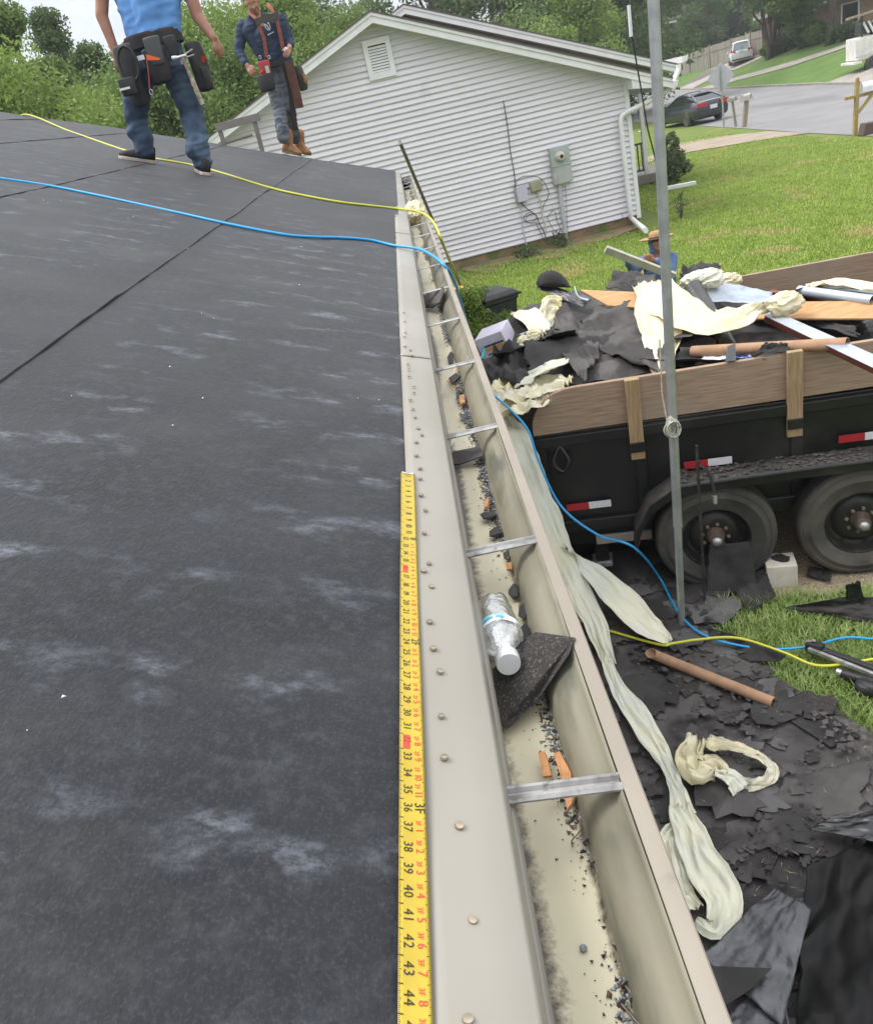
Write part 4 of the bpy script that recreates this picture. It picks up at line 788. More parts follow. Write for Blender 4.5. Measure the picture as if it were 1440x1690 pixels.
sm = [((740, 625), (752, 616), (759, 621), (749, 631), (742, 630)), ((792, 850), (800, 846), (818, 846), (820, 851), (808, 858), (797, 857)), ((808, 878), (816, 872), (826, 873), (829, 880), (818, 887), (808, 886)), ((830, 914), (840, 908), (846, 914), (840, 925), (832, 923)),
      ((840, 975), (848, 964), (856, 968), (855, 985), (846, 989), (840, 982)), ((857, 1002), (866, 996), (872, 1010), (866, 1022), (856, 1018)), ((856, 1042), (866, 1030), (878, 1040), (874, 1060), (862, 1064), (855, 1052)), ((738, 590), (744, 580), (748, 584), (747, 600), (741, 603))]
sl_ = ['small square shingle chip near the second strap beyond the tape hook', 'jagged felt chip in the gutter just beyond the nearest-but-one strap', 'second jagged felt chip close before the steel strap', 'felt chip just below the steel strap beside the grit',
       'dark felt chip between the steel strap and the bottle', 'felt chip level with the bottle base by the front wall', 'dark felt chip touching the bottle and the large shingle piece', 'grey chip beside twigs near the third strap']
for q, lb in zip(sm, sl_): flake('felt_chip', lb, 'felt chip', [G(x, y, z0+.010+.004*(k % 2)) for k, (x, y) in enumerate(q)], M('felt_black', ()), .002, 'felt chips in the gutter')
WC = M('wood_chip', (.42, .21, .09), .8, (.30, .14, .055), 30, bump=.001, bscale=90)
wc = [(((890, 1246), (900, 1243), (907, 1262), (912, 1283), (898, 1285)), 'broad splinter under the nearest strap, left piece'), (((916, 1247), (925, 1243), (937, 1262), (944, 1278), (952, 1312), (945, 1330), (938, 1340), (934, 1315), (926, 1280)), 'longest splinter passing under the nearest strap'),
      (((802, 826), (808, 824), (806, 838), (800, 841)), 'orange splinter beyond the jagged chips'), (((835, 932), (845, 931), (846, 942), (837, 943)), 'small orange block by the front wall'), (((758, 655), (766, 653), (768, 666), (760, 668)), 'orange block near the thin root'), (((904, 1315), (918, 1305), (925, 1310), (912, 1322)), 'short splinter below the nearest strap')]
for q, lb in wc: flake('wood_splinter', 'orange-brown wood ' + lb, 'wood splinter', [G(x, y, z0+.014+.003*(k % 2)) for k, (x, y) in enumerate(q)], WC, .004, 'wood splinters in the gutter')
g = MB(); g.tube(spline([G(*p, z0+.012) for p in ((738, 628), (745, 636), (755, 642), (762, 645))], 4), .0018, 6); tag(ob('root_twig', g, WC), 'thin orange root lying near the third strap', 'twig')
g = MB(); g.tube(spline([G(*p, z0+.006) for p in ((963, 1364), (950, 1380), (943, 1388), (944, 1398))], 3), .0007, 5); tag(ob('pine_needle', g, M('grit_brown', ())), 'bent dry twig on the gutter floor below the nearest strap', 'twig')
for k, q in enumerate([((752, 648), (757, 645), (758, 655), (753, 662)), ((757, 682), (765, 684), (768, 692), (760, 690)), ((766, 690), (774, 693), (775, 702), (768, 698)), ((764, 686), (770, 680), (773, 684), (768, 690))]):
    flake('dry_leaf', ['blue-grey leaf near the orange block in the gutter', 'leftmost leaf of the small sprig in the gutter', 'lowest leaf of the small sprig in the gutter', 'uppermost leaf of the small sprig in the gutter'][k], 'leaf', [G(x, y, z0+.012+.004*(i % 2)) for i, (x, y) in enumerate(q)], M('leaf_dry', (.035, .05, .06), .5), .001, 'leaves in the gutter')
g = MB(); g.tube(spline([G(736, 741, z0+.01), G(745, 733, z0+.02), G(748, 722, z0+.03), G(750, 716, z0+.04)], 5), [.004]*15+[.002], 6, squash=.4); tag(ob('paper_curl', g, WP, smooth=True), 'curled white paper strip by the strap beyond the tape hook', 'paper')
def nail(p, d, L_, label):
    d = Vector(d).normalized(); u = d.orthogonal().normalized(); v = d.cross(u)
    tag(ob('roofing_nail', MB().lathe(p, ((.0046, 0), (.0048, .0012), (.0014, .0016), (.0014, L_), (.0002, L_+.004)), 8, (u, v, d)), M('nail_steel', (.13, .12, .11), .5, (.08, .07, .06), 60, metal=.5), smooth='auto'), label, 'nail', 'loose nails in the gutter')
for k, (px, py, dx, dy) in enumerate(((967, 1390, .3, -1), (1030, 1625, .4, -1), (1023, 1655, .5, -1), (1046, 1648, .1, -1), (980, 1425, .1, -1))):
    nail(G(px, py, z0+.012), (dx, dy, .05), .032, ['loose nail lying lowest but two in the gutter grit', 'loose nail head-up at the bottom of the gutter picture', 'lowest loose nail in the gutter, dark headed', 'loose nail nearest the front wall at the bottom', 'loose nail half buried in grit below the nearest strap'][k])
tag(ob('grey_pebble', MB().lathe(G(962, 1566, z0+.004), ((.001, -.003), (.0035, -.0015), (.004, .0015), (.002, .0035)), 7), DM[1]), 'single blue-grey pebble on the clean gutter floor', 'pebble')
# water bottle
a = G(838, 1092, z0+.052); b = G(812, 1000, z0+.036); d = (b-a).normalized(); u = d.cross(Vector((0, 0, 1))).normalized(); v = u.cross(d)
def clearmat():
    m = bpy.data.materials.new('bottle_plastic'); m.use_nodes = True; nt = m.node_tree; nt.nodes.clear(); L = nt.links.new; MC['bottle_plastic'] = m
    o = nt.nodes.new('ShaderNodeOutputMaterial'); ms = nt.nodes.new('ShaderNodeMixShader'); tr = nt.nodes.new('ShaderNodeBsdfTransparent'); gl = nt.nodes.new('ShaderNodeBsdfGlossy'); lw = nt.nodes.new('ShaderNodeLayerWeight'); bp = nt.nodes.new('ShaderNodeBump'); n = nt.nodes.new('ShaderNodeTexNoise'); tc = nt.nodes.new('ShaderNodeTexCoord')
    tr.inputs[0].default_value = (.93, .95, .95, 1); gl.inputs['Roughness'].default_value = .1; gl.inputs[0].default_value = (.95, .97, 1, 1); n.inputs['Scale'].default_value = 75; n.inputs['Detail'].default_value = 3; bp.inputs['Distance'].default_value = .004
    mr = nt.nodes.new('ShaderNodeMapRange'); mr.inputs[1].default_value = 0; mr.inputs[2].default_value = .9; mr.inputs[3].default_value = .13; mr.inputs[4].default_value = .75
    L(tc.outputs['Object'], n.inputs['Vector']); L(n.outputs[0], bp.inputs['Height']); L(bp.outputs[0], gl.inputs['Normal']); L(bp.outputs[0], lw.inputs['Normal']); lw.inputs[0].default_value = .35
    L(lw.outputs['Facing'], mr.inputs[0]); L(mr.outputs[0], ms.inputs[0]); L(tr.outputs[0], ms.inputs[1]); L(gl.outputs[0], ms.inputs[2]); L(ms.outputs[0], o.inputs[0]); return m
clearmat()
Lb = .185; t = thing('water_bottle', 'crushed clear plastic water bottle lying in the gutter', 'bottle', a-Vector((0, 0, .03)))
prof = [(.0125, .012), (.014, .02), (.022, .034), (.0295, .052), (.0305, .075), (.027, .088), (.0285, .10), (.0275, .112), (.0285, .124), (.0275, .136), (.029, .148), (.0275, .16), (.026, .172), (.018, .18), (.004, .176)]
vs = []; n = 36
g = MB(); rings = []
for r, zz in prof: rings.append([a+d*zz+(u*math.cos(2*math.pi*k/n)+v*math.sin(2*math.pi*k/n)*.92)*(r*(1+.22*noise.noise(Vector((math.cos(2*math.pi*k/n)*1.7, math.sin(2*math.pi*k/n)*1.7, zz*38))))) for k in range(n)])
g.loft(rings); ob('body', g, M('bottle_plastic', ()), t, smooth=True)
g = MB(); g.lathe(a, [(.0165, -.008), (.0172, -.005), (.0172, .013), (.0165, .014)], 30, (u, v, d)); ob('cap', g, M('cap_white', (.55, .56, .57), .35), t, smooth='auto')
def lab(z0_, z1_, mat, off, a0=.0, a1=6.2832):
    g = MB(); g.grid(lambda s, q: a+d*(z0_+(z1_-z0_)*q+.006*math.sin(s*6))+(u*math.cos(a0+(a1-a0)*s)+v*math.sin(a0+(a1-a0)*s)*.92)*(.0312+off+.001*noise.noise(Vector((s*9, q, 0)))), 30, 2); return ob('label_band', g, mat, t, smooth=True, fix=False)
lab(.066, .082, M('label_white', (.75, .78, .82), .4), .0); lab(.074, .080, M('label_blue', (.10, .33, .62), .4), .0006, 1.2, 4.2); lab(.081, .086, M('label_teal', (.22, .60, .55), .4), .0006, 1.2, 4.2)
# far end litter
def crumple(name, label, cat, c, r, mat, seed, sq=(1, 1, 1), fr=3.0, am=.45):
    """gathered, folded lump: ridges run along its long axis"""
    bm = bmesh.new(); bmesh.ops.create_icosphere(bm, subdivisions=5, radius=1); c = Vector(c); rz = Matrix.Rotation(seed*1.3, 3, 'Z')
    for vv in bm.verts:
        p = vv.co.copy(); th = Vector((p.y, p.z, p.x*.45)); q = th+.35*noise.noise_vector(p*1.5+Vector((seed, 1, 2)))
        k = 1+am*.55*(1-2.4*abs(noise.noise(q*fr*.75+Vector((seed, 0, 0)))))+am*.25*(1-2*abs(noise.noise(q*fr*1.9+Vector((0, seed, 0)))))+.25*noise.noise(p*1.1+Vector((seed, seed, 0)))
        vv.co = c+Vector((p.x*r*sq[0], p.y*r*sq[1], p.z*r*sq[2]))*k
    g = MB(); bm.verts.index_update(); g.add([q.co for q in bm.verts], [tuple(q.index for q in f.verts) for f in bm.faces]); bm.free()
    return tag(ob(name, g, mat, smooth=True), label, cat)
p = G(686, 352, 2.57); crumple('film_wad', 'pale yellow film wad stuffed in the far part of the gutter', 'plastic film', p, .085, M('film', ()), 3, (.8, 2.2, .9))
p = G(673, 303, 2.55); crumple('felt_wad', 'dark crumpled wad at the far end of the gutter', 'felt', p, .07, M('membrane', ()), 5, (.8, 2.5, .8))
# ------------------------------------------------------------------ tape measure
hook = RF(672.5, 782, .012); near_ = RF(685, 1676, .0125); dr = (near_-hook).normalized(); sd_ = Vector((1, 0, -SL)); sd_ = (sd_-dr*sd_.dot(dr)).normalized(); un = sd_.cross(dr); un = un if un.z > 0 else -un
t = thing('tape_measure', 'yellow tape measure blade laid along the drip edge', 'tape measure', hook)
inch = (near_-hook).length/44.0; HWD = .0131
def tp(s, w_, h=0.0):                                  # s in inches from the hook, w across (-1..1)
    return hook+dr*(s*inch)+sd_*(w_*HWD)+un*(.0012*w_*w_+h+.0012*math.sin(s*.23))
M('tape_yellow', (.40, .295, .024), .38, (.365, .265, .022), 20, spec=.4)
g = MB(); g.grid(lambda a, b: tp(a*66, b*2-1), 132, 6); blade = ob('blade', g, M('tape_yellow', ()), t, smooth=True, solid=.0004, fix=False)
g = MB(); g.add([tp(.1, -.75, .001), tp(.1, .75, .001), tp(-.25, .8, .001), tp(-.02, 0, .001), tp(-.25, -.8, .001), tp(-.25, -.8, -.006), tp(-.02, 0, -.006), tp(-.25, .8, -.006)], [(0, 1, 2, 3, 4), (4, 3, 6, 5), (3, 2, 7, 6)]); ob('hook', g, M('hook_steel', (.6, .6, .6), .4, metal=.6), t, solid=.0008)
dg = None; GL = {}
def glyph(ch):
    if ch in GL: return GL[ch]
    cu = bpy.data.curves.new('glyph', 'FONT'); cu.body = ch; cu.size = 1.0; cu.resolution_u = 2; o = bpy.data.objects.new('glyph', cu); COL.objects.link(o)
    bpy.context.view_layer.update(); me = bpy.data.meshes.new_from_object(o.evaluated_get(bpy.context.evaluated_depsgraph_get()))
    vs = [(q.co.x, q.co.y) for q in me.vertices]; fs = [tuple(f.vertices) for f in me.polygons]; adv = max(q[0] for q in vs)+.08
    bpy.data.objects.remove(o); bpy.data.curves.remove(cu); bpy.data.meshes.remove(me); GL[ch] = (vs, fs, adv); return GL[ch]
def text(g, s, body, w0, size):                        # starts at inch s, reading away from the hook, letters upright towards +w
    x = 0
    for ch in body:
        vs, fs, adv = glyph(ch); g.add([tp(s+(x+vx)*size, w0+vy*size*inch/HWD, .0010) for vx, vy in vs], fs); x += adv
    return g
bk, rd = MB(), MB(); inv = MB()
for i in range(1, 65):
    r32 = (i % 16 == 0)
    if i < 12: text(bk, i-.62 if i < 10 else i-.80, str(i), -.32, .62)
    else:
        if r32: rd.add([tp(i-.95, -.72, .0008), tp(i-.05, -.72, .0008), tp(i-.05, -.12, .0008), tp(i-.95, -.12, .0008)], [(0, 1, 2, 3)]); text(inv, i-.86, str(i), -.62, .44)
        else: text(bk, i-.82, str(i), -.66, .52)
        ft, n_ = divmod(i, 12)
        if n_ == 0: text(bk, i-.86, '%dF' % ft, .16, .62)
        else: text(rd, i-.92, '%dF' % ft, .22, .30); text(rd, i-.50, str(n_), .20, .46)
    for j in range(16):
        s = i-1+j/16; h_ = .24 if j == 0 else .17 if j % 8 == 0 else .13 if j % 4 == 0 else .09
        if j == 0: bk.add([tp(s-.02, -1, .0008), tp(s+.02, -1, .0008), tp(s+.02, -1+h_*1.3, .0008), tp(s-.02, -1+h_*1.3, .0008)], [(0, 1, 2, 3)])
        for w0, w1 in ((-.98, -.98+h_), (.98, .98-h_)): bk.add([tp(s-.011, w0, .0008), tp(s+.011, w0, .0008), tp(s+.011, w1, .0008), tp(s-.011, w1, .0008)], [(0, 1, 2, 3)])
tag(ob('black_print', bk, M('ink_black', (.02, .018, .012), .5), blade, fix=False), kind='stuff'); tag(ob('red_print', rd, M('ink_red', (.55, .05, .03), .5), blade, fix=False), kind='stuff'); ob('stud_numbers', inv, M('ink_dark', (.12, .03, .01), .5), blade, fix=False)
# ------------------------------------------------------------------ air hoses
def hose(name, label, pts, r, mat):
    g = MB(); g.tube(spline(pts, 10), r, 10); return tag(ob(name, g, mat, smooth=True), label, 'hose')
HB_ = M('hose_blue', (.012, .27, .56), .35, spec=.5); HY_ = M('hose_yellow', (.46, .46, .035), .4, spec=.5)
L_ = .012
blue = [RF(px, py, L_) for px, py in ((-60, 285), (0, 294), (80, 306), (165, 323), (290, 350), (380, 370), (470, 387), (520, 391), (560, 392), (610, 396), (650, 405))]
blue += [G(695, 412, 2.635), G(733, 438, 2.60), G(752, 470, 2.45), G(763, 510, 2.15), G(775, 550, 1.75), G(786, 600, 1.75), trp(806, 642, .30), trp(846, 680, .12), trp(872, 712, .02), trp(890, 765, -.05), trp(926, 836, -.12), trp(985, 882, -.22), trp(1045, 903, -.40), G(1087, 952, .11), G(1120, 1012, .10), G(1165, 1050, .10), G(1250, 1070, .09), G(1330, 1068, .08), G(1390, 1053, .07), G(1440, 1055, .06), G(1560, 1070, .03)]
hose('blue_air_hose', 'bright blue air hose crossing the felt roof and dropping to the ground', blue, .0075, HB_)
yel = [RF(px, py, L_) for px, py in ((35, 190), (120, 218), (230, 255), (330, 275), (440, 308), (500, 322), (560, 333), (610, 339), (655, 344))]
yel = [yel[0]+Vector((-.5, .9, -.35))]+yel+[G(690, 349, 2.63), G(712, 363, 2.62), G(727, 392, 2.55), G(739, 425, 2.35), G(750, 455, 2.05), Vector((.16, 6.9, 1.3)), Vector((.12, 6.3, .5)), Vector((.15, 5.6, .06)), Vector((.30, 4.9, .06)), Vector((.5, 4.5, .08))]
yel += [G(1080, 1062, .10), G(1110, 1062, .10), G(1150, 1056, .11), G(1215, 1053, .12), G(1290, 1076, .10), G(1345, 1098, .09), G(1400, 1095, .08), G(1440, 1088, .07), G(1560, 1070, .03)]
hose('yellow_air_hose', 'yellow-green air hose crossing the felt beyond the blue one', yel, .0085, HY_)
# ------------------------------------------------------------------ rail at the far edge, leaning board
RM = M('wood_grey2', (.20, .185, .175), .8, (.15, .14, .13), 5)
t = thing('roof_rail', 'weathered grey rail on two short legs at the far roof edge', 'rail', YY(395, 240, 11.6))
ob('rail', MB().bar(YY(356, 211, 11.7), YY(428, 192, 11.7), .05, .09), RM, t, bevel=.004)
for a, b in (((362, 213), (371, 240)), ((419, 197), (433, 250))): ob('leg', MB().bar(YY(*a, 11.72), YY(*b, 11.75), .05, .06, up=(0, 1, 0)), RM, t)
ob('lower_rail', MB().tube(spline([YY(372, 236, 11.76), YY(390, 230, 11.76), YY(416, 222, 11.76)], 4), .02, 6), RM, t)
a = G(776, 510, 0); b = YY(659, 233, 10.9); tag(ob('leaning_board', MB().bar(a, b, .09, .04, up=(1, .2, 0)), M('board_olive', (.21, .195, .15), .8, (.16, .15, .11), 8, stretch=(6, 6, 1)), bevel=.003), 'long olive-grey board leaning against the far end of the gutter', 'board')
# white crumbs on the felt
V = []; F = []; rng = np.random.default_rng(3)
pts = [RF(px, py, .008) for px, py in ((105, 1150), (335, 657), (280, 605), (118, 653), (590, 657), (285, 702), (625, 660), (310, 410), (333, 517), (210, 370), (353, 525), (497, 407), (470, 411), (100, 331), (72, 330), (494, 470), (628, 413), (220, 357), (45, 1205))]
pts += [Vector((x, y, roofz(x)+.008)) for x, y in zip(-.15-3*rng.random(12), 2+7*rng.random(12))]
for k, p in enumerate(pts):
    s = .0024*(.5+rng.random()) if k < 19 else .0014*(.5+rng.random()); i = len(V)
    for q in ((1, 0, 0), (-.4, .8, 0), (-.6, -.7, 0), (0, 0, 1)): V.append((p.x+q[0]*s*(.6+rng.random()), p.y+q[1]*s*(.6+rng.random()), p.z+q[2]*s*.8))
    F += [(i, i+1, i+3), (i+1, i+2, i+3), (i+2, i, i+3), (i, i+2, i+1)]
tag(fast('felt_crumbs', V, F, WP), 'white crumbs scattered over the felt roof', 'debris', kind='stuff')
# ================================================================== DUMP TRAILER
BP = M('black_paint', ()); axT = (TT, TN, ZV)
tl = thing('dump_trailer', 'black twin-axle dump trailer with wooden side boards, heaped with torn-off roofing', 'trailer', TR(.5, .8, 0))
def tbox(name, s0, s1, o0, o1, z0, z1, mat, parent=tl, bevel=.006, **k):
    return ob(name, MB().box(TR((s0+s1)/2, (o0+o1)/2, (z0+z1)/2), (s1-s0, o1-o0, z1-z0), ax=axT), mat, parent, bevel=bevel, **k)
SA, SB, OA, OB = -1.10, 3.6, .22, 2.25
side = tbox('side_wall', SA, SB, OA, OA+.05, .52, 1.20, BP)
for s in (-1.06, -.42, .545, 1.6, 2.6): tbox('stake_rib', s-.035, s+.035, OA-.030, OA-.002, .52, 1.17, BP, side)
tbox('top_rail', SA, SB, OA-.035, OA-.002, 1.115, 1.185, BP, side); tbox('bottom_rail', SA, SB, OA-.045, OA-.002, .46, .55, BP, side)
tbox('side_wall', SA, SB, OB-.05, OB, .52, 1.20, BP); tbox('front_wall', SB, SB+.05, OA, OB, .52, 1.5, BP); tbox('bed', SA, SB, OA+.05, OB-.05, .50, .56, BP)
tbox('frame_rail', SA-.1, SB, .45, .57, .36, .50, BP); tbox('frame_rail', SA-.1, SB, 1.85, 1.97, .36, .50, BP)
# boards set in the stake pockets: near board has a rounded end
pl = [TR(-1.09, OA-.002, 1.20)]+[TR(-1.09+.30*(1-math.cos(a)), OA-.002, 1.235+.265*math.sin(a)) for a in [k*math.pi/2/9 for k in range(10)]]+[TR(SB, OA-.002, 1.515), TR(SB, OA-.002, 1.232)]
ob('side_board', MB().prism(pl, TN*.038), M('wood_plank', ()), tl, bevel=.004)
ob('side_board', MB().prism([TR(.3, OB-.05, 1.2), TR(SB, OB-.05, 1.22), TR(SB, OB-.05, 1.56), TR(.3, OB-.05, 1.54)], TN*.038), M('wood_plank', ()), tl, bevel=.004)
for s, zb, zt in ((-.42, .955, 1.505), (.545, .97, 1.525)):
    w_ = .045; st = ob('stake', MB().prism([TR(s-w_-.012, OA-.048, zb), TR(s+w_-.012, OA-.048, zb), TR(s+w_, OA-.048, zt), TR(s-w_, OA-.048, zt)], TN*.044), M('wood_light', ()), tl, bevel=.004)
    tbox('stake_pocket', s-.058, s+.038, OA-.060, OA-.049, zb+.055, zb+.125, BP, st)
for s, z in ((-.795, .655), (-.0, .862), (.94, .906), (2.2, .92)):
    r = tbox('reflector_tape', s-.15, s, OA-.036, OA-.0325, z-.025, z+.025, M('red_tape', ()), tl, 0); tbox('reflector_tape', s+.001, s+.15, OA-.036, OA-.0325, z-.025, z+.025, M('white_tape', ()), tl, 0)
g = MB(); g.tube(spline([TR(-.93, OA-.02, 1.12), TR(-.98, OA-.06, 1.02), TR(-.93, OA-.07, .95), TR(-.88, OA-.06, 1.02), TR(-.93, OA-.02, 1.12)], 5), .012, 8); ob('tie_down_ring', g, BP, tl, smooth=True)
tbox('tie_down_plate', -1.0, -.87, OA-.03, OA-.006, 1.08, 1.14, BP)
# fender over both wheels
M('fender_top', (.020, .019, .018), .75, (.045, .038, .033), 26, bump=.006, bscale=40)
def fend(o0, o1, z): return [TR(s, o, zz+z) for s, zz, o in ()]
fp = [(-.52, .36), (-.50, .52), (-.40, .70), (-.22, .818), (.45, .835), (1.12, .838), (1.30, .72), (1.40, .52), (1.42, .36)]
g = MB(); g.loft([[TR(s, o, z) for s, z in fp] for o in (-.03, OA-.05)], closed=False, caps=False); fe = ob('fender', g, [M('fender_top', ())], tl, smooth='auto', solid=.006, fix=False)
g = MB(); g.loft([[TR(s, -.034, z), TR(s, -.034, z-.055 if 0 < i < 8 else z)] for i, (s, z) in enumerate(fp)], closed=False, caps=False); ob('fender_lip', g, BP, fe, solid=.006, fix=False)
g = MB(); g.add([TR(-.525, -.03, .36), TR(-.525, .16, .36), TR(-.405, .16, .70), TR(-.405, -.03, .70)], [(0, 1, 2, 3)]); ob('fender_rust', g, M('rust', ()), fe, solid=.004, fix=False)
g = MB(); g.tube([TR(s, -.045, z+.012) for s, z in ((-.22, .815), (.1, .825), (.45, .832), (1.12, .836))], .014, 8); ob('fender_bead', g, M('black_plastic', ()), fe)
g = MB(); V = []; F = []; rng = np.random.default_rng(21)
for k in range(420):
    s_, o_ = -.2+1.35*rng.random(), -.02+.19*rng.random(); q = TR(s_, o_, .838+.012*rng.random()); r = .006+.02*rng.random()**2; i = len(V)
    for a in (0, 2.1, 4.2): V.append((q.x+r*math.cos(a+k), q.y+r*math.sin(a+k), q.z+.004*rng.random()))
    V.append((q.x, q.y, q.z+r*.35)); F += [(i, i+1, i+3), (i+1, i+2, i+3), (i+2, i, i+3)]
tag(fast('fender_rubble', V, F, [M('felt_brown', ())]), 'dark shingle crumbs lying on the trailer fender', 'debris', kind='stuff')
def wheel(s, o=0.0, face=True):
    c = TR(s, .105+o, .387); ax = (TT, ZV, -TN)
    w_ = ob('wheel', MB().lathe(c, ((.235, -.10), (.33, -.105), (.372, -.095), (.387, -.07), (.390, -.02), (.389, .03), (.386, .062), (.376, .088), (.362, .098), (.352, .098), (.349, .103), (.343, .103), (.340, .100), (.312, .107), (.309, .110), (.303, .110), (.300, .107), (.268, .102), (.262, .097), (.236, .092), (.222, .086)), 56, ax, close=True), M('rubber', ()), tl, smooth='auto')
    for a0, rr in ((.388, .0),): 
        for zz in (-.06, -.02, .02, .058): ob('tread_groove', MB().lathe(c, ((.3905, zz-.004), (.3912, zz), (.3905, zz+.004)), 40, ax, close=True), M('rubber_dark', (.012, .012, .012), .9), w_)
    rm = MB(); rm.lathe(c, ((.224, .088), (.216, .090), (.208, .078), (.20, .035), (.19, .018), (.168, .012), (.150, .03), (.125, .042), (.095, .042), (.06, .04), (.0, .04)), 40, ax, close=True); rm = ob('rim', rm, M('rim_black', (.016, .0155, .015), .45, (.05, .042, .035), 14, ramp=(.5, .8)), w_, smooth='auto')
    for k in range(8):
        a = k*math.pi/4+.2; q = c+(TT*math.cos(a)+ZV*math.sin(a))*.178-TN*.010; ob('hand_hole', MB().lathe(q, ((.018, 0), (.018, .008)), 10, ax), M('rubber_dark', ()), rm)
        a += .39; q = c+(TT*math.cos(a)+ZV*math.sin(a))*.083-TN*.04; ob('lug_nut', MB().lathe(q, ((.013, 0), (.013, .014), (.008, .022)), 6, ax), M('lug', (.30, .26, .22), .5, (.2, .15, .11), 40, metal=.5), rm)
    ob('hub', MB().lathe(c-TN*.04, ((.062, 0), (.060, .02), (.050, .04), (.046, .075), (.040, .085)), 20, ax), M('hub_metal', (.15, .11, .085), .6, (.09, .065, .05), 20, metal=.3), rm, smooth='auto'); ob('hub_cap', MB().lathe(c-TN*.125, ((.032, 0), (.032, .012), (.022, .024), (.006, .028)), 16, ax), M('steel', ()), rm, smooth='auto')
    return w_
wheel(0.0); wheel(.885)
for s in (0, .885): ob('axle', MB().tube([TR(s, .12, .387), TR(s, 2.1, .387)], .04, 8), BP, tl)
for s in (0.0, .885): ob('far_wheel', MB().lathe(TR(s, 2.2, .387), ((.2, -.1), (.36, -.1), (.388, -.06), (.388, .06), (.36, .1), (.2, .1)), 28, (TT, ZV, TN)), M('rubber', ()), tl, smooth='auto')
tbox('jack_tube', -.80, -.71, .24, .33, .16, .50, BP); tbox('jack_foot', -.83, -.69, .22, .36, .13, .17, M('steel', ())); tbox('rear_sill', SA-.02, -.35, OA+.0, OA+.06, .34, .46, BP)
tbox('mount_plate', -.78, -.40, OA-.02, OA+.02, .33, .40, M('concrete', ()))

# ================================================================== SHEETS, FILM, TUBES
def ribbon(name, label, cat, path, width, mat, seed, amp=.03, nv=22, per=5, up=(0, 0, 1), fold=3.0, zmin=None, thin=.0006, group=None, rag=0.0, parent=None, twist=0.0):
    """a strip of film along a path: gathered folds across, changing along its length"""
    P = spline(path, per); N = len(P); wd = width if isinstance(width, (list, tuple)) else [width]*2; rows = []
    for i, p in enumerate(P):
        u = i/(N-1); t_ = (P[min(i+1, N-1)]-P[max(i-1, 0)]).normalized(); sdv = t_.cross(Vector(up))
        sdv = sdv.normalized() if sdv.length > 1e-3 else Vector((1, 0, 0)); nv_ = sdv.cross(t_)
        if twist: a = twist*u; sdv, nv_ = sdv*math.cos(a)+nv_*math.sin(a), nv_*math.cos(a)-sdv*math.sin(a)
        f = u*(len(wd)-1); k = min(int(f), len(wd)-2); w_ = wd[k]+(wd[k+1]-wd[k])*(f-k); row = []
        for j in range(nv+1):
            v = j/nv*2-1; vw = v+.35*noise.noise(Vector((u*N*.16, v*.8, seed+6))); q = noise.noise(Vector((vw*fold, u*N*.17, seed)))
            z = amp*(.8*(1-2.2*abs(q))+.45*(1-2.2*abs(noise.noise(Vector((vw*fold*2.1+u*N*.2, u*N*.33, seed+9)))))+.22*(1-2*abs(noise.noise(Vector((v*6, u*N*.8, seed+2)))))-.5)
            e = 1+rag*noise.noise(Vector((u*N*.5, v, seed+4)))
            x = p+sdv*(w_*.5*v*e+amp*.5*noise.noise(Vector((u*N*.35, v*2.2, seed+5))))+nv_*z
            if zmin is not None and x.z < zmin: x.z = zmin+.002*random.random()
            row.append(x)
        rows.append(row)
    g = MB(); g.loft(rows, closed=False, caps=False); o = ob(name, g, mat, parent, smooth=True, solid=thin, fix=False)
    if label: tag(o, label, cat, group)
    return o
def sheet(name, label, cat, c4, mat, seed, amp=.02, n=26, fr=3, rag=.03, thin=.003, group=None, sag=0.0, curl=None):
    """a torn sheet spanning four corners, ragged edges, gentle buckling"""
    A, B, C_, D = [Vector(p) for p in c4]; nr = (B-A).cross(D-A).normalized(); nr = nr if nr.z > 0 else -nr; Ls = max((B-A).length, (D-A).length)
    def fn(u, v):
        ru = noise.noise(Vector((v*7, seed, 0)))+.6*noise.noise(Vector((v*23, seed, 4))); rv = noise.noise(Vector((u*7, seed, 9)))+.6*noise.noise(Vector((u*23, seed, 2)))
        uu = u+rag*ru*(2*u-1); vv = v+rag*rv*(2*v-1)
        p = (A*(1-uu)+B*uu)*(1-vv)+(D*(1-uu)+C_*uu)*vv
        h = amp*(noise.noise(Vector((u*fr, v*fr, seed)))+.5*(1-2*abs(noise.noise(Vector((u*fr*1.3+3, v*fr*1.3, seed+3)))))-.25)+amp*.25*noise.noise(Vector((u*fr*5, v*fr*5, seed)))-sag*4*u*(1-u)*v*(1-v)
        if curl: h += curl*max(0, v-.7)**2*11
        return p+nr*h
    g = MB(); g.grid(fn, n, n); return tag(ob(name, g, mat, smooth=True, solid=thin, fix=False), label, cat, group)
def roll(name, label, cat, a, b, r, mat, th=.004, inner=None, n=26, torn=0):
    a, b = Vector(a), Vector(b); d = (b-a).normalized(); u = d.orthogonal().normalized(); v = u.cross(d); L_ = (b-a).length
    g = MB(); R1 = []; R2 = []
    for i in range(9):
        q = i/8; R1.append([a+d*(L_*q+(torn*(math.sin(2*math.pi*k/n)-1)*(q < .01)))+(u*math.cos(2*math.pi*k/n)+v*math.sin(2*math.pi*k/n))*r for k in range(n)])
        R2.append([a+d*(L_*q+(torn*(math.sin(2*math.pi*k/n)-1)*(q < .01)))+(u*math.cos(2*math.pi*k/n)+v*math.sin(2*math.pi*k/n))*(r-th) for k in range(n)])
    g.loft(R1+R2[::-1]+[R1[0]], caps=False); return tag(ob(name, g, mat, smooth='auto'), label, cat)
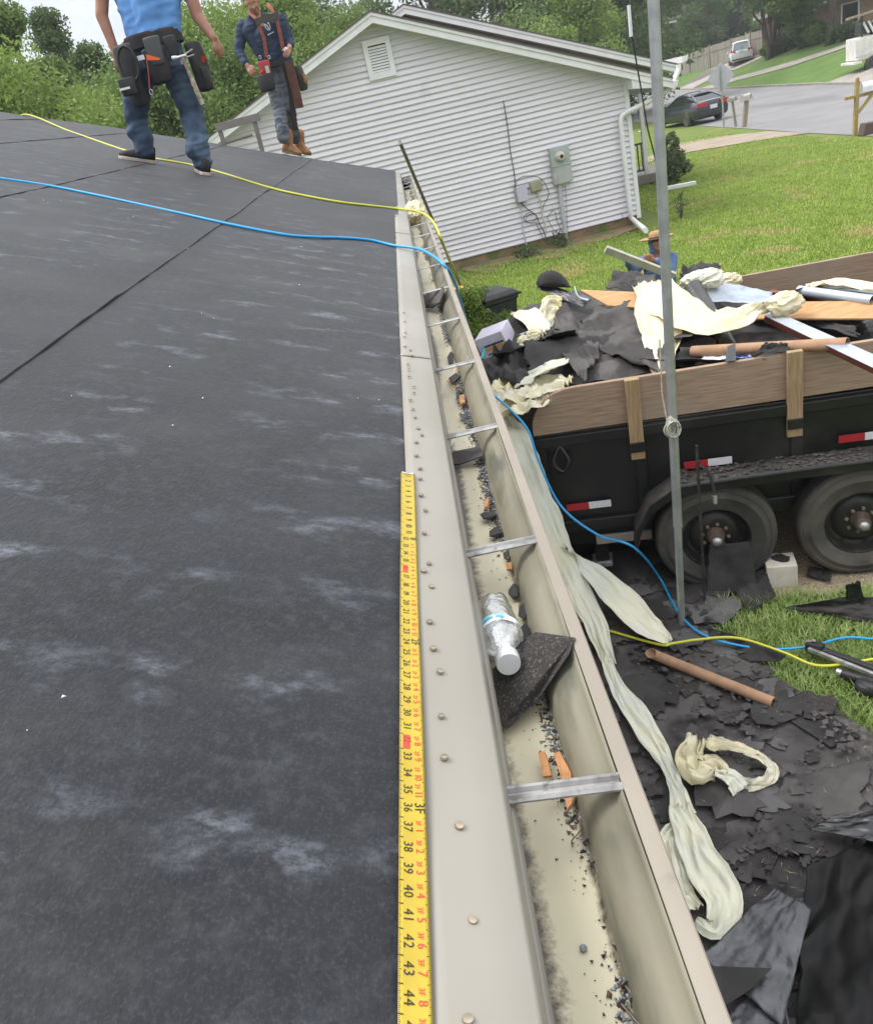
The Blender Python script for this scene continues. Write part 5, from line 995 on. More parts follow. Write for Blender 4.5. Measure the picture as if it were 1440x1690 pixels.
# ---- heap in the trailer (uncountable torn felt under everything)
def heap(u, v):
    s = -2.2+u*5.6; o = .24+v*(1.92 if s > -1.0 else 2.7); z = 1.27+.17*o+.05*noise.noise(Vector((s*1.3, o*1.7, 1)))+.05*noise.noise(Vector((s*4, o*4, 2)))+.02*noise.noise(Vector((s*11, o*11, 2)))
    q = min(1, max(0, (s+.1)/.9)); z -= .15*q*q*(3-2*q)*o
    if s < -1.0:
        z *= max(0, 1-((-1-s)/1.15)**2)**.6; q = min(1, max(0, (o-.1)/.8)); z *= q*q*(3-2*q); q = min(1, max(0, (2.95-o)/.8)); z *= q*q*(3-2*q)
    return TR(s, o, max(z, .01))
def HP(px, py, lift=0.0): return onp(px, py, TR(0, 0, 1.36+lift), ZV-TN*.17)
tag(ob('felt_heap', MB().grid(heap, 90, 44), M('felt_brown', ()), smooth=False, fix=False), 'heap of torn black felt and shingles filling the trailer', 'rubble', kind='stuff')
FB, FBR, ME, MG_ = M('felt_black', ()), M('felt_brown', ()), M('membrane', ()), M('membrane_grey', ())
H = 1.33
sheet('felt_sheet', 'large brown-black torn felt sheet lying over the heap behind the rounded board end', 'felt', (HP(945, 560, -0.024), HP(1110, 620, 0.076), HP(1100, 500, 0.032), HP(985, 505, 0.040)), FBR, 3, .05, rag=.06)
sheet('felt_sheet', 'felt sheet hanging down at the left side of the heap, below the knotted film', 'felt', (HP(905, 560, 0.000), HP(965, 632, 0.076), HP(995, 560, -0.008), HP(925, 500, -0.016)), FBR, 5, .05, rag=.06)
sheet('felt_sheet', 'torn felt strip along the near board, left of the mast', 'felt', (HP(940, 635, -0.032), HP(1090, 615, -0.032), HP(1105, 575, -0.012), HP(950, 590, -0.020)), FBR, 8, .03, rag=.08)
sheet('felt_sheet', 'black folded felt left of the film heap, under the printed box', 'felt', (HP(800, 620, 0.000), HP(872, 650, 0.000), HP(882, 575, 0.028), HP(820, 560, 0.000)), FB, 11, .09, rag=.04)
sheet('felt_sheet', 'black felt slab leaning out at the rear left of the heap', 'felt', (HP(826, 538, 0.000), HP(870, 605, 0.000), HP(925, 545, 0.052), HP(870, 520, 0.040)), FB, 12, .05, rag=.05)
sheet('felt_sheet', 'dark felt panel standing at the back of the heap near the man with the hat', 'felt', (HP(1000, 478, 0.056), HP(1085, 480, 0.056), HP(1080, 452, 0.104), HP(1012, 448, 0.104)), FBR, 13, .03, rag=.04)
sheet('felt_sheet', 'crumpled dark felt right of the mast at the back of the heap', 'felt', (HP(1120, 470, 0.056), HP(1180, 470, 0.056), HP(1190, 440, 0.088), HP(1125, 435, 0.096)), FB, 14, .06, rag=.05)
sheet('felt_sheet', 'black felt under the cardboard tube in the trailer', 'felt', (HP(1120, 605, -0.008), G(1330, 590, 1.360), G(1330, 545, 1.400), HP(1110, 560, 0.016)), FBR, 15, .05, rag=.06)
sheet('felt_sheet', 'jagged black felt flap folded over the near board, right of the mast', 'felt', (G(1240, 588, 1.52), G(1306, 579, 1.52), G(1296, 566, 1.56), G(1262, 566, 1.57)), FB, 16, .02, rag=.14)
sheet('felt_sheet', 'dark grey-green membrane flap under the red and grey flashing', 'felt', (G(1272, 515, 1.450), G(1415, 557, 1.450), G(1412, 530, 1.460), G(1280, 508, 1.470)), FB, 17, .03, rag=.05)
rs = np.random.default_rng(77)
for k, (s_, o_, z_, w_, d_, lb) in enumerate(((-.75, .75, 1.44, .7, .5, 'flat felt slab low in the heap near the rounded board end'), (-.2, 1.2, 1.52, .9, .7, 'broad felt slab across the middle of the heap left of the mast'), (-.3, 1.8, 1.50, .9, .5, 'felt slab along the far side of the heap'), (.7, 1.0, 1.38, .9, .6, 'felt slab in the middle of the heap behind the cardboard tube'), (.5, 1.6, 1.42, 1.0, .6, 'felt slab at the back of the heap behind the plywood'), (1.5, .8, 1.36, .9, .7, 'felt slab at the right of the heap below the flashing'), (-1.05, 1.3, 1.50, .6, .7, 'felt slab sagging over the open rear of the trailer'), (.1, .55, 1.41, .8, .4, 'felt slab right along the inside of the near board'))):
    a_ = rs.normal()*.35; u_ = (TT*math.cos(a_)+TN*math.sin(a_)); v_ = (TN*math.cos(a_)-TT*math.sin(a_)); c_ = TR(s_, o_, z_); tz = rs.normal(size=2)*.06
    sheet('felt_sheet', lb, 'felt', (c_-u_*w_/2-v_*d_/2+ZV*(-tz[0]-tz[1]), c_+u_*w_/2-v_*d_/2+ZV*(tz[0]-tz[1]), c_+u_*w_/2+v_*d_/2+ZV*(tz[0]+tz[1]), c_-u_*w_/2+v_*d_/2+ZV*(-tz[0]+tz[1])), FBR if k % 3 else FB, 90+k, .035, rag=.06, n=30, fr=1.7)
sheet('membrane_sheet', 'shiny grey membrane sheet at the back left of the heap', 'membrane', (HP(884, 475, -0.004), HP(962, 508, -0.016), HP(975, 492, -0.008), HP(900, 468, 0.016)), MG_, 21, .02, rag=.02)
g = MB(); c0, c1 = HP(886, 474, 0.008), HP(940, 476, 0.008); g.grid(lambda u, v: c0.lerp(c1, v)+Vector((0, -.12*math.cos(u*3.3)*.6, .02+.13*math.sin(u*3.3)*(math.sin(v*3.14)**.5))), 10, 12); tag(ob('membrane_curl', g, FB, smooth=True, solid=.003, fix=False), 'upright curled black lip behind the shiny grey sheet', 'membrane')
roll('membrane_roll', 'glossy black rolled membrane standing out of the heap right of the mast', 'membrane', HP(1143, 478, 0.088), G(1208, 592, 1.380), .075, ME, .004, torn=.03)
def board(name, label, cat, pts, th, mat, **k): return flake(name, label, cat, pts, mat, th, **k)
board('plywood_board', 'orange plywood strip across the heap, left of the mast', 'board', (HP(957, 480, 0.064), HP(1076, 485, 0.076), HP(1092, 512, 0.068), HP(1003, 506, 0.056)), .012, M('plywood', ()))
board('plywood_board', 'orange plywood strip across the heap, right of the yellow film knot', 'board', (G(1215, 512, 1.500), G(1240, 528, 1.480), G(1500, 528, 1.500), G(1500, 498, 1.530), G(1330, 500, 1.530)), .012, M('plywood', ()))
MB2 = M('blue_metal', (.36, .41, .47), .42, (.42, .47, .53), 4, metal=.25, c3=(.29, .33, .38), s3=3, r3=(.55, .6))
sheet('metal_sheet', 'pale blue-grey metal sheet lying in the middle of the heap', 'sheet metal', (HP(1165, 497, 0.044), G(1270, 502, 1.480), G(1275, 482, 1.520), HP(1160, 460, 0.064)), MB2, 31, .015, rag=.01, thin=.001)
sheet('metal_sheet', 'pale blue-grey folded metal at the right edge, rolled at its left end', 'sheet metal', (G(1316, 480, 1.540), G(1480, 500, 1.520), G(1490, 480, 1.550), G(1320, 472, 1.570)), MB2, 32, .012, rag=.01, thin=.001)
roll('metal_roll', 'pale blue rolled metal sheet at the right of the heap', 'sheet metal', G(1318, 479, 1.570), G(1440, 496, 1.550), .035, MB2, .003)
RB = M('red_brown', (.20, .055, .032), .55, (.15, .04, .025), 5)
def angle(label, a, b, w_, mat1, mat2, up):
    a, b = Vector(a), Vector(b); t = thing('flashing', label, 'flashing', a); d = (b-a).normalized(); y = Vector(up).normalized(); x = d.cross(y).normalized()
    ob('outer_face', MB().prism([a, b, b+x*w_, a+x*w_], y*.002), mat1, t); ob('inner_face', MB().prism([a, b, b-y*w_*.9, a-y*w_*.9], x*-.002), mat2, t); return t
t = thing('flashing', 'bent flashing, grey outside and red-brown inside, sloping over the near board at the right', 'flashing', G(1262, 515, 1.50))
ob('outer_face', MB().add([G(1268, 509, 1.54), G(1475, 600, 1.56), G(1475, 624, 1.56), G(1261, 521, 1.54)], [(0, 1, 2, 3)]), MB2, t, solid=.002); ob('inner_face', MB().add([G(1261, 521.5, 1.538), G(1455, 614.5, 1.556), G(1440, 617, 1.50), G(1260, 531, 1.47)], [(0, 1, 2, 3)]), RB, t, solid=.002)
angle('red-brown flashing lying under the blue rolled metal', G(1275, 478, 1.510), G(1440, 505, 1.500), .05, RB, RB, (.1, -.3, 1))
roll('cardboard_tube', 'long cardboard tube resting on the heap along the near board', 'cardboard tube', G(1142, 580, 1.47), G(1398, 567, 1.55), .037, M('cardboard', ()), .005)
sheet('plastic_bag', 'blue and white printed bag under the cardboard tube', 'bag', (G(1145, 603, 1.42), G(1240, 590, 1.46), G(1235, 580, 1.47), G(1160, 590, 1.44)), M('bag_blue', (.62, .64, .68), .35, (.03, .10, .42), 6, ramp=(.48, .53)), 41, .03, rag=.03, thin=.001)
flake('felt_flap', 'small black tab hanging over the near board right of the mast', 'felt', (G(1196, 598, 1.515), G(1214, 595, 1.515), G(1213, 567, 1.56), G(1200, 572, 1.55)), ME, .003)
FI, FW_ = M('film', ()), M('film_white', ())
film = lambda label, path, width, seed, mat=FI, **k: ribbon('plastic_film', label, 'plastic film', path, width, mat, seed, **k)
film('large yellowish film draped over the heap behind the mast', [HP(1075, 468, 0.104), HP(1085, 520, 0.096), HP(1090, 560, 0.064), HP(1090, 615, 0.024)], [.20, .32, .26, .12], 1, amp=.035, fold=1.7, rag=.10, up=(0, -.6, 1))
film('long twisted film running right from the mast to a knot', [HP(1075, 470, 0.120), HP(1115, 510, 0.112), HP(1165, 535, 0.096), G(1215, 525, 1.600), G(1262, 505, 1.600)], [.30, .34, .30, .22, .12], 2, amp=.04, fold=1.9, up=(0, -.4, 1))
crumple('film_knot', 'round bunched knot of yellowish film in the middle of the heap', 'plastic film', G(1293, 500, 1.620), .085, FI, 7, (1.2, 1, .8), 2.6, .4)
crumple('film_knot', 'white crumpled film lump right of the mast at the back of the heap', 'plastic film', HP(1160, 462, 0.096), .10, FW_, 8, (1.2, 1, .6), 3, .5)
crumple('film_knot', 'small cream crumpled film with a blue mark at the back of the heap', 'plastic film', G(1200, 463, 1.600), .07, FI, 9, (1.2, 1, .7), 3, .5)
film('strip of cream film lying along the far board', [G(1330, 475, 1.570), G(1370, 468, 1.600), G(1430, 474, 1.600), G(1480, 478, 1.580)], [.08, .14, .14, .1], 4, amp=.03)
film('leaf-shaped film flap left of the heap above the printed box', [HP(845, 520, 0.052), HP(865, 518, 0.076), HP(890, 540, 0.080), HP(897, 552, 0.068)], [.05, .20, .18, .05], 5, amp=.03, fold=1.6, mat=FW_)
film('upright film flap beside the leaf-shaped one', [HP(928, 505, 0.008), HP(912, 510, 0.000), HP(900, 535, -0.024), HP(898, 562, 0.052)], [.16, .22, .16, .06], 6, amp=.04, fold=1.6, up=(.3, -.8, .5))
crumple('film_knot', 'small round knot of film below the two film flaps', 'plastic film', HP(882, 552, 0.068), .05, FI, 12, (1, 1, .8), 2.5, .4)
crumple('film_knot', 'lower small film knot beside the printed box', 'plastic film', HP(865, 567, 0.028), .05, FI, 13, (1, 1, .9), 3, .5)
film('film wing pointing right over the felt, at the left of the heap', [HP(944, 590, -0.032), HP(915, 603, 0.076), HP(880, 620, 0.040), HP(850, 635, 0.000)], [.03, .16, .24, .26], 14, amp=.03, fold=1.5, mat=FW_)
film('bulky yellowish film bunch spilling at the rounded board end', [HP(815, 640, 0.000), HP(850, 645, 0.000), HP(890, 642, 0.004), HP(940, 636, 0.060)], [.22, .46, .42, .14], 15, amp=.06, fold=1.7, nv=34, per=9)
film('second yellowish film bunch below the first, beside the board end', [HP(822, 655, 0.000), HP(850, 668, 0.000), HP(880, 668, 0.000), HP(905, 650, 0.012)], [.18, .34, .34, .12], 16, amp=.06, fold=1.7, nv=30, per=9)
# printed box and hose loop
bc = HP(818, 560, 0.020); t = thing('printed_box', 'white and lilac printed carton tipped on the left of the heap', 'box', bc); rx = Matrix.Rotation(R(-28), 3, 'Z') @ Matrix.Rotation(R(-14), 3, 'Y') @ Matrix.Rotation(R(10), 3, 'X')
ob('carton', MB().box(bc, (.24, .20, .17), rot=rx), M('carton_white', (.60, .57, .66), .6, (.52, .48, .58), 8), t, bevel=.004)
for dz, hh, c in ((-.022, .03, (.60, .36, .10)), (.008, .016, (.07, .04, .09)), (-.062, .014, (.12, .09, .14))):
    ob('print_band', MB().box(bc+rx @ Vector((.02, -.1008, dz)), (.17, .002, hh), rot=rx), M('print_%g' % dz, c, .6, tuple(min(1, q*2.2) for q in c), 60, ramp=(.58, .62)), t)
ob('side_print', MB().box(bc+rx @ Vector((-.1208, 0, -.01)), (.002, .18, .14), rot=rx), M('print_side', (.20, .12, .16), .6, (.34, .2, .2), 20), t)
ob('flap', MB().box(bc+rx @ Vector((.16, 0, -.06)), (.10, .19, .003), rot=rx), M('carton_white', ()), t)
hose('cyan_hose_loop', 'cyan hose loop sticking up left of the printed box', [HP(782, 572, 0.000), HP(790, 567, 0.012), HP(797, 574, 0.008), HP(796, 588, 0.000), HP(788, 594, 0.000)], .009, M('hose_cyan', (.03, .42, .50), .4))
g = MB(); g.tube(spline([HP(948, 473, 0.040), HP(951, 484, 0.036), HP(958, 492, 0.032), HP(972, 496, 0.028)], 6), [.006]*12+[.012]*7, 8); tag(ob('bent_pipe', g, MB2, smooth=True), 'small bent pale pipe end left of the plywood', 'pipe')

# ================================================================== ON THE GROUND BESIDE THE TRAILER
patch('gravel_strip', [TR(-2.2, -.12, 0), TR(.1, -.16, 0), TR(.9, -.22, 0), TR(4, -.2, 0), TR(4, 2.6, 0), TR(-2.2, 2.6, 0)], M('gravel', ()), .004, nsub=0)
# felt-strewn tarp along the wall
edge = [G(*p) for p in ((1180, 1040), (1215, 1085), (1262, 1118), (1310, 1145), (1375, 1180), (1440, 1222), (1600, 1320))]
tp_ = [Vector((.02, -.8, 0)), Vector((1.6, -.8, 0)), Vector((1.9, 1.8, 0))]+edge[::-1]+[TR(-.10, -.30, 0), TR(-.12, .55, 0), TR(-.9, .9, 0), TR(-1.5, .9, 0), Vector((.05, 5.8, 0))]
def inpoly(p, poly):
    c = False; j = len(poly)-1
    for i in range(len(poly)):
        if (poly[i].y > p[1]) != (poly[j].y > p[1]) and p[0] < (poly[j].x-poly[i].x)*(p[1]-poly[i].y)/(poly[j].y-poly[i].y)+poly[i].x: c = not c
        j = i
    return c
bm = bmesh.new(); f = bm.faces.new([bm.verts.new((p.x, p.y, 0)) for p in tp_]); bmesh.ops.triangulate(bm, faces=[f])
for _ in range(5): bmesh.ops.subdivide_edges(bm, edges=[e for e in bm.edges if e.calc_length() > .09], cuts=1); bmesh.ops.triangulate(bm, faces=bm.faces[:])
for v in bm.verts: v.co.z = .012+.022*(1+noise.noise(v.co*1.7))+.010*(1-2*abs(noise.noise(v.co*4)))
bm.verts.index_update(); g = MB(); g.add([v.co for v in bm.verts], [tuple(q.index for q in f.verts) for f in bm.faces]); bm.free()
tag(ob('ground_felt', g, M('felt_brown', ()), smooth=True), 'black felt and tarp covering the ground between house and trailer', 'felt')
# scraps: countable torn pieces, largest as things, the crumbs as stuff
rng = np.random.default_rng(31)
def scrap_poly(c, r, rng, z, n=13, tilt=.1):
    a0 = rng.random()*6.28; el = .55+.45*rng.random(); pts = []; cr_, sr_ = math.cos(a0), math.sin(a0); tx, ty = rng.normal()*tilt, rng.normal()*tilt
    for k in range(n):
        a = 2*math.pi*(k+.5*rng.random())/n; rr = r*(.72+.38*rng.random()-.22*(rng.random() < .2)); x, y = rr*math.cos(a), rr*el*math.sin(a); x, y = x*cr_-y*sr_, x*sr_+y*cr_
        pts.append((c[0]+x, c[1]+y, z+abs(x*tx+y*ty)))
    return pts
cnt = 0
while cnt < 150:
    x, y = .45+2.0*rng.random(), 1.3+3.6*rng.random()
    if not inpoly((x, y), tp_): continue
    r = .05+.16*rng.random()**1.8; z = .045+.02*noise.noise(Vector((x*1.7, y*1.7, 0)))+.02*rng.random()
    P = scrap_poly((x, y), r, rng, z, 20, .05); g = MB(); n = len(P); c = (sum(p[0] for p in P)/n, sum(p[1] for p in P)/n, sum(p[2] for p in P)/n+.006)
    g.add(P+[c]+[(p[0], p[1], p[2]-.004) for p in P], [(i, (i+1) % n, n) for i in range(n)]+[(i, (i+1) % n, n+1+(i+1) % n, n+1+i) for i in range(n)])
    tag(ob('felt_scrap', g, [FBR, FBR, FB, M('granule', ()), M('felt_grey', (.10, .095, .097), .75, (.07, .066, .066), 8, bump=.001, bscale=120)][cnt % 5]), 'torn flat scrap of dark felt on the felt-covered ground beside the house', 'felt scrap', 'torn felt scraps on the ground'); cnt += 1
V = []; F = []
for k in range(2600):
    x, y = .45+2.0*rng.random(), 1.3+3.6*rng.random()
    if not inpoly((x, y), tp_): continue
    d_ = noise.noise(Vector((x*2.3, y*2.3, 5)))
    if d_ < -.05: continue
    r = .008+.03*rng.random()**2; z = .055+.022*noise.noise(Vector((x*1.7, y*1.7, 0)))+.02*rng.random(); i = len(V); a = rng.random()*6.28
    for q in range(4): V.append((x+r*(.6+.7*rng.random())*math.cos(a+q*1.57), y+r*(.6+.7*rng.random())*math.sin(a+q*1.57), z+.012*rng.random()))
    F.append((i, i+1, i+2, i+3))
tag(fast('felt_crumbs_ground', V, F, FBR), 'small felt crumbs strewn over the ground', 'debris', kind='stuff')
V = []; F = []
for k in range(900):                                        # straw and grass clippings on the felt
    x, y = .5+1.7*rng.random(), 1.5+2.7*rng.random()
    if not inpoly((x, y), tp_) or noise.noise(Vector((x*3.1, y*3.1, 9))) < .12: continue
    L_ = .012+.03*rng.random(); a = rng.random()*6.28; z = .06+.02*noise.noise(Vector((x*1.7, y*1.7, 0)))+.02*rng.random(); i = len(V); dx, dy = math.cos(a)*L_, math.sin(a)*L_
    V += [(x-dy*.035, y+dx*.035, z), (x+dy*.035, y-dx*.035, z), (x+dx, y+dy, z+.01*rng.random())]; F.append((i, i+1, i+2))
tag(fast('straw_bits', V, F, M('straw', (.34, .29, .15), .8)), 'dry grass bits on the felt-covered ground', 'debris', kind='stuff')
# near lawn patch
n = 42000; px_ = np.stack([.9+2.6*rng.random(n), 2.6+2.2*rng.random(n), np.zeros(n)], 1); tp2 = tp_
gl = [TR(-.02, -.2, 0), TR(.9, -.26, 0), TR(2.6, -.24, 0)]
def okg(p):
    d = Vector((p[0], p[1], 0))-TA; return d.dot(TN) < -.17+.05*noise.noise(Vector((p[0]*5, p[1]*5, 0))) and not inpoly(p, tp_)
px_ = px_[[okg(p) for p in px_]]; blades('near_grass', px_, .035, .085, .0032, M('blade_near', ()), rng, 'thick green grass patch between trailer wheels and felt', lean=1.1)
film('long pale film strip trailing beside the gutter from the heap to the ground', [trp(832, 690, .30), trp(842, 712, .18), trp(860, 750, .08), trp(884, 815, 0), trp(918, 895, -.12), G(952, 972, .26), G(985, 1040, .16), G(1005, 1095, .12)], [.12, .20, .22, .20, .20, .16, .14, .08], 51, amp=.032, fold=1.8, nv=26, zmin=.03, mat=FW_)
film('pale film wing spread right from the long strip, over the blue hose', [trp(925, 900, -.13), G(965, 935, .34), G(1020, 985, .24), G(1070, 1035, .14), G(1102, 1062, .10)], [.06, .14, .22, .20, .07], 52, amp=.03, fold=1.4, nv=22, mat=FW_)
film('twisted film rope continuing towards the viewer along the wall', [G(1000, 1085, .14), G(1012, 1120, .12), G(1040, 1165, .12), G(1075, 1220, .12), G(1100, 1262, .11), G(1115, 1300, .10), G(1128, 1345, .10)], [.06, .08, .13, .13, .08, .07, .12], 53, amp=.022, fold=1.6, nv=24, zmin=.05, mat=FW_)
film('broad end of the film lying in a loop by the grey membrane', [G(1120, 1330, .11), G(1140, 1385, .11), G(1168, 1440, .11), G(1195, 1490, .10), G(1180, 1535, .08), G(1150, 1520, .08)], [.10, .15, .18, .16, .10, .05], 54, amp=.024, fold=1.6, nv=24, zmin=.05, mat=FW_)
film('crumpled film loop left of the broad end, against the gutter edge', [G(1125, 1365, .09), G(1105, 1385, .09), G(1112, 1430, .09), G(1128, 1470, .08), G(1150, 1500, .08)], [.08, .10, .08, .08, .06], 55, amp=.026, fold=1.9, nv=24, zmin=.05, mat=FW_)
t = thing('film_bundle', 'cream film tied into a knotted loop lying on the felt', 'plastic film', G(1200, 1265, .05))
ribbon('loop', None, None, [G(1168, 1225, .12), G(1205, 1232, .13), G(1245, 1248, .12), G(1272, 1270, .10), G(1265, 1290, .08), G(1235, 1296, .08), G(1205, 1285, .09)], [.09, .07, .06, .07, .06, .06, .07], FI, 61, amp=.03, fold=2.4, nv=22, zmin=.05, parent=t, twist=.6)
ribbon('bunch', None, None, [G(1150, 1222, .12), G(1138, 1250, .13), G(1150, 1272, .13), G(1178, 1268, .12), G(1190, 1285, .11)], [.10, .14, .14, .12, .08], FI, 62, amp=.05, fold=2.4, nv=26, zmin=.05, parent=t)
ribbon('tail', None, None, [G(1178, 1278, .14), G(1205, 1285, .12), G(1222, 1305, .08)], [.05, .10, .12], FW_, 63, amp=.02, fold=1.6, nv=16, zmin=.05, parent=t)
roll('cardboard_tube', 'torn brown cardboard tube lying on the felt-covered ground', 'cardboard tube', G(1085, 1083, .10), G(1276, 1160, .08), .031, M('cardboard', ()), .004, torn=.05)
# grey shiny membrane and black tarp at the lower right
sheet('membrane_sheet', 'grey shiny membrane with a folded point at the bottom of the picture', 'membrane', (G(1155, 1580, .10), G(1290, 1695, .10), G(1338, 1500, .14), G(1278, 1466, .12)), MG_, 71, .02, n=40, fr=2.2, rag=.012, thin=.003)
sheet('membrane_sheet', 'grey membrane corner lower left of the folded point', 'membrane', (G(1195, 1680, .07), G(1205, 1760, .06), G(1320, 1760, .06), G(1282, 1600, .095)), MG_, 72, .012, n=24, rag=.01)
flake('membrane_fold', 'black underside fold pointing right on the grey membrane', 'membrane', (G(1165, 1595, .16), G(1273, 1599, .145), G(1240, 1632, .14), G(1195, 1662, .14)), FB, .003)
sheet('black_tarp', 'loose black tarp with soft folds at the lower right corner', 'tarp', (G(1310, 1720, .12), G(1560, 1720, .14), G(1500, 1330, .20), G(1330, 1440, .10)), M('tarp', ()), 73, .09, n=60, fr=1.5, rag=.03, thin=.002)
sheet('black_tarp', 'bunched glossy tarp edge above the loose tarp', 'tarp', (G(1335, 1372, .10), G(1500, 1400, .2), G(1500, 1325, .2), G(1380, 1345, .14)), ME, 74, .02, n=40, fr=1.3, rag=.03, thin=.002)
sheet('felt_sheet', 'wide cracked felt sheet between film knot and tarp', 'felt', (G(1230, 1400, .06), G(1400, 1420, .07), G(1440, 1250, .07), G(1290, 1290, .06)), FBR, 75, .012, n=30, rag=.10)
sheet('felt_sheet', 'narrow felt sheet by the grass edge with a printed line', 'felt', (G(1195, 1120, .05), G(1370, 1235, .05), G(1420, 1215, .05), G(1230, 1085, .05)), FB, 76, .012, n=24, rag=.03)
sheet('felt_sheet', 'curled felt flap on the grass edge near the mast foot', 'felt', (G(1175, 1065, .05), G(1225, 1095, .05), G(1298, 1090, .12), G(1190, 1050, .05)), FB, 77, .02, n=20, rag=.04, curl=.04)
sheet('felt_sheet', 'felt scrap lying alone on the grass below the nail gun', 'felt', (G(1310, 1150, .06), G(1330, 1172, .05), G(1398, 1182, .05), G(1372, 1162, .07)), FB, 78, .01, n=16, rag=.08)
sheet('felt_sheet', 'felt sheet propped against the left trailer wheel', 'felt', (TR(-.10, -.10, .04), TR(.22, -.14, .02), TR(.20, -.02, .36), TR(-.05, -.01, .36)), FB, 79, .012, n=18, rag=.03)
sheet('felt_sheet', 'felt sheet lying at the foot of the left trailer wheel', 'felt', (G(1205, 965, .06), G(1235, 1010, .05), G(1280, 985, .06), G(1262, 940, .12)), FB, 80, .02, n=18, rag=.05)
sheet('felt_sheet', 'felt sheet on the ground behind the mast foot', 'felt', (G(1130, 1000, .05), G(1195, 1015, .05), G(1205, 975, .05), G(1140, 975, .05)), FB, 81, .02, n=18, rag=.05)
sheet('felt_sheet', 'bent black felt trough on the grass at the right edge', 'felt', (G(1292, 1003, .06), G(1450, 1030, .05), G(1450, 985, .16), G(1390, 985, .18)), FB, 82, .03, n=22, rag=.03)
sheet('felt_sheet', 'upright shiny felt fold behind the trough at the right edge', 'felt', (G(1395, 1010, .05), G(1430, 1015, .05), G(1418, 958, .30), G(1395, 965, .28)), ME, 83, .02, n=16, rag=.03)
sheet('felt_sheet', 'small felt scraps on the gravel right of the white block', 'felt', (G(1330, 950, .03), G(1370, 960, .03), G(1370, 940, .03), G(1335, 935, .03)), FB, 84, .015, n=18, rag=.12)
# white block
c = (G(1270, 968)+G(1320, 968))/2; t = thing('wheel_block', 'worn white block on the gravel between the trailer wheels', 'block', c); rt = Matrix.Rotation(R(-14), 3, 'Z')
ob('block', MB().box(c+Vector((0, .07, .085)), (.19, .17, .17), rot=rt), M('block_white', (.58, .54, .47), .8, (.50, .45, .37), 9, c3=(.16, .08, .04), s3=7, r3=(.66, .72), bump=.002), t, bevel=.008)
ob('felt_on_top', MB().prism(scrap_poly((c.x+.02, c.y+.07), .07, rng, c.z+.172, 11, .05), (0, 0, .003)), FB, t)
# nail gun
n0 = G(1330, 1066, .10); n1 = G(1450, 1110, .10); d = (n1-n0).normalized(); sdv = d.cross(ZV).normalized()
t = thing('nail_gun', 'black air nailer lying on the grass at the right edge', 'nail gun', n0); BPL = M('black_plastic', ())
ob('magazine', MB().bar(n0, n1, .035, .055), BPL, t, bevel=.005); ob('magazine_rail', MB().bar(n0+d*.03+sdv*.03+ZV*.01, n1+sdv*.03, .02, .02), M('steel', ()), t); ob('pusher', MB().bar(n0+d*.02+ZV*.03, n0+d*.10+ZV*.04, .045, .02), BPL, t, bevel=.004)
h0 = G(1390, 1112, .06); h1 = G(1450, 1130, .08); ob('handle', MB().tube(spline([h0, (h0+h1)/2, h1], 4), .026, 12), BPL, t, smooth='auto'); ob('handle_end', MB().tube([h0-d*.03, h0+d*.02], .022, 12), M('galv', ()), t, smooth='auto')
hc = G(1428, 1135, .06); ob('head', MB().lathe(hc-ZV*.04, ((.045, 0), (.055, .01), (.055, .06), (.045, .075), (.02, .08)), 20), BPL, t, smooth='auto', bevel=.004); ob('cylinder', MB().tube([hc, hc+d*.16+ZV*.03], .045, 16), BPL, t, smooth='auto'); ob('air_fitting', MB().tube([n0-d*.0+ZV*.03, n0+d*.05+ZV*.06], .008, 8), M('steel', ()), t)
# ------------------------------------------------------------------ mast with rope, thin rod with strap, hanging cable
b = G(1125, 1045); top = YY(1077, 0, b.y); dirm = (top-b).normalized(); t = thing('galvanised_mast', 'two-piece galvanised mast standing in front of the trailer', 'mast', b)
mid = YY(1118, 868, b.y); ob('lower_tube', MB().tube([b-dirm*.1, mid+dirm*.1], .0225, 20), M('galv', ()), t, smooth='auto'); ob('upper_tube', MB().tube([mid, b+dirm*5.2], .0265, 20), M('galv', ()), t, smooth='auto'); ob('coupling', MB().tube([mid-dirm*.004, mid+dirm*.014], .0275, 20), M('galv', ()), t, smooth='auto')
q = YY(1107, 705, b.y-.035); RP = M('rope', (.42, .41, .35), .9, (.30, .29, .25), 60, bump=.002, bscale=200)
t = thing('rope_bundle', 'grey rope coiled and tied to the mast', 'rope', q)
for k in range(11):
    rx_ = .020+.006*(k % 6); g = MB(); g.tube([q+Vector((rx_*math.cos(a)*.85+.004*math.sin(k*2), -.004*k-.004*math.sin(a*2+k), .058*math.sin(a)*(1-.05*(k % 6))+.008*math.cos(k*3))) for a in [i*2*math.pi/20 for i in range(21)]], .0048, 6); ob('coil', g, RP, t, smooth=True)
g = MB(); g.tube([q+Vector((-.03, -.012, .02)), q+Vector((0, -.034, .03)), q+Vector((.032, -.012, .02))], .004, 6); ob('wrap', g, RP, t)
g = MB(); g.tube([q+Vector((-.02, 0, .045)), q+dirm*.2+Vector((-.033, .03, 0)), q+dirm*.5+Vector((-.03, .032, 0))], .004, 6); ob('tail', g, RP, t)
r0 = G(1163, 1003); r1 = YY(1149, 735, r0.y); t = thing('steel_rod', 'thin black rod standing in the felt with a drooping strap', 'rod', r0); RO = M('rod_black', (.016, .015, .015), .55, (.05, .04, .035), 30)
ob('rod', MB().tube([r0-ZV*.05, r1], .009, 8), RO, t, smooth='auto'); ob('tip_nut', MB().tube([r1-ZV*.12, r1-ZV*.10], .014, 6), RO, t); ob('collar', MB().tube([r1-ZV*.17, r1-ZV*.14], .012, 8), RO, t)
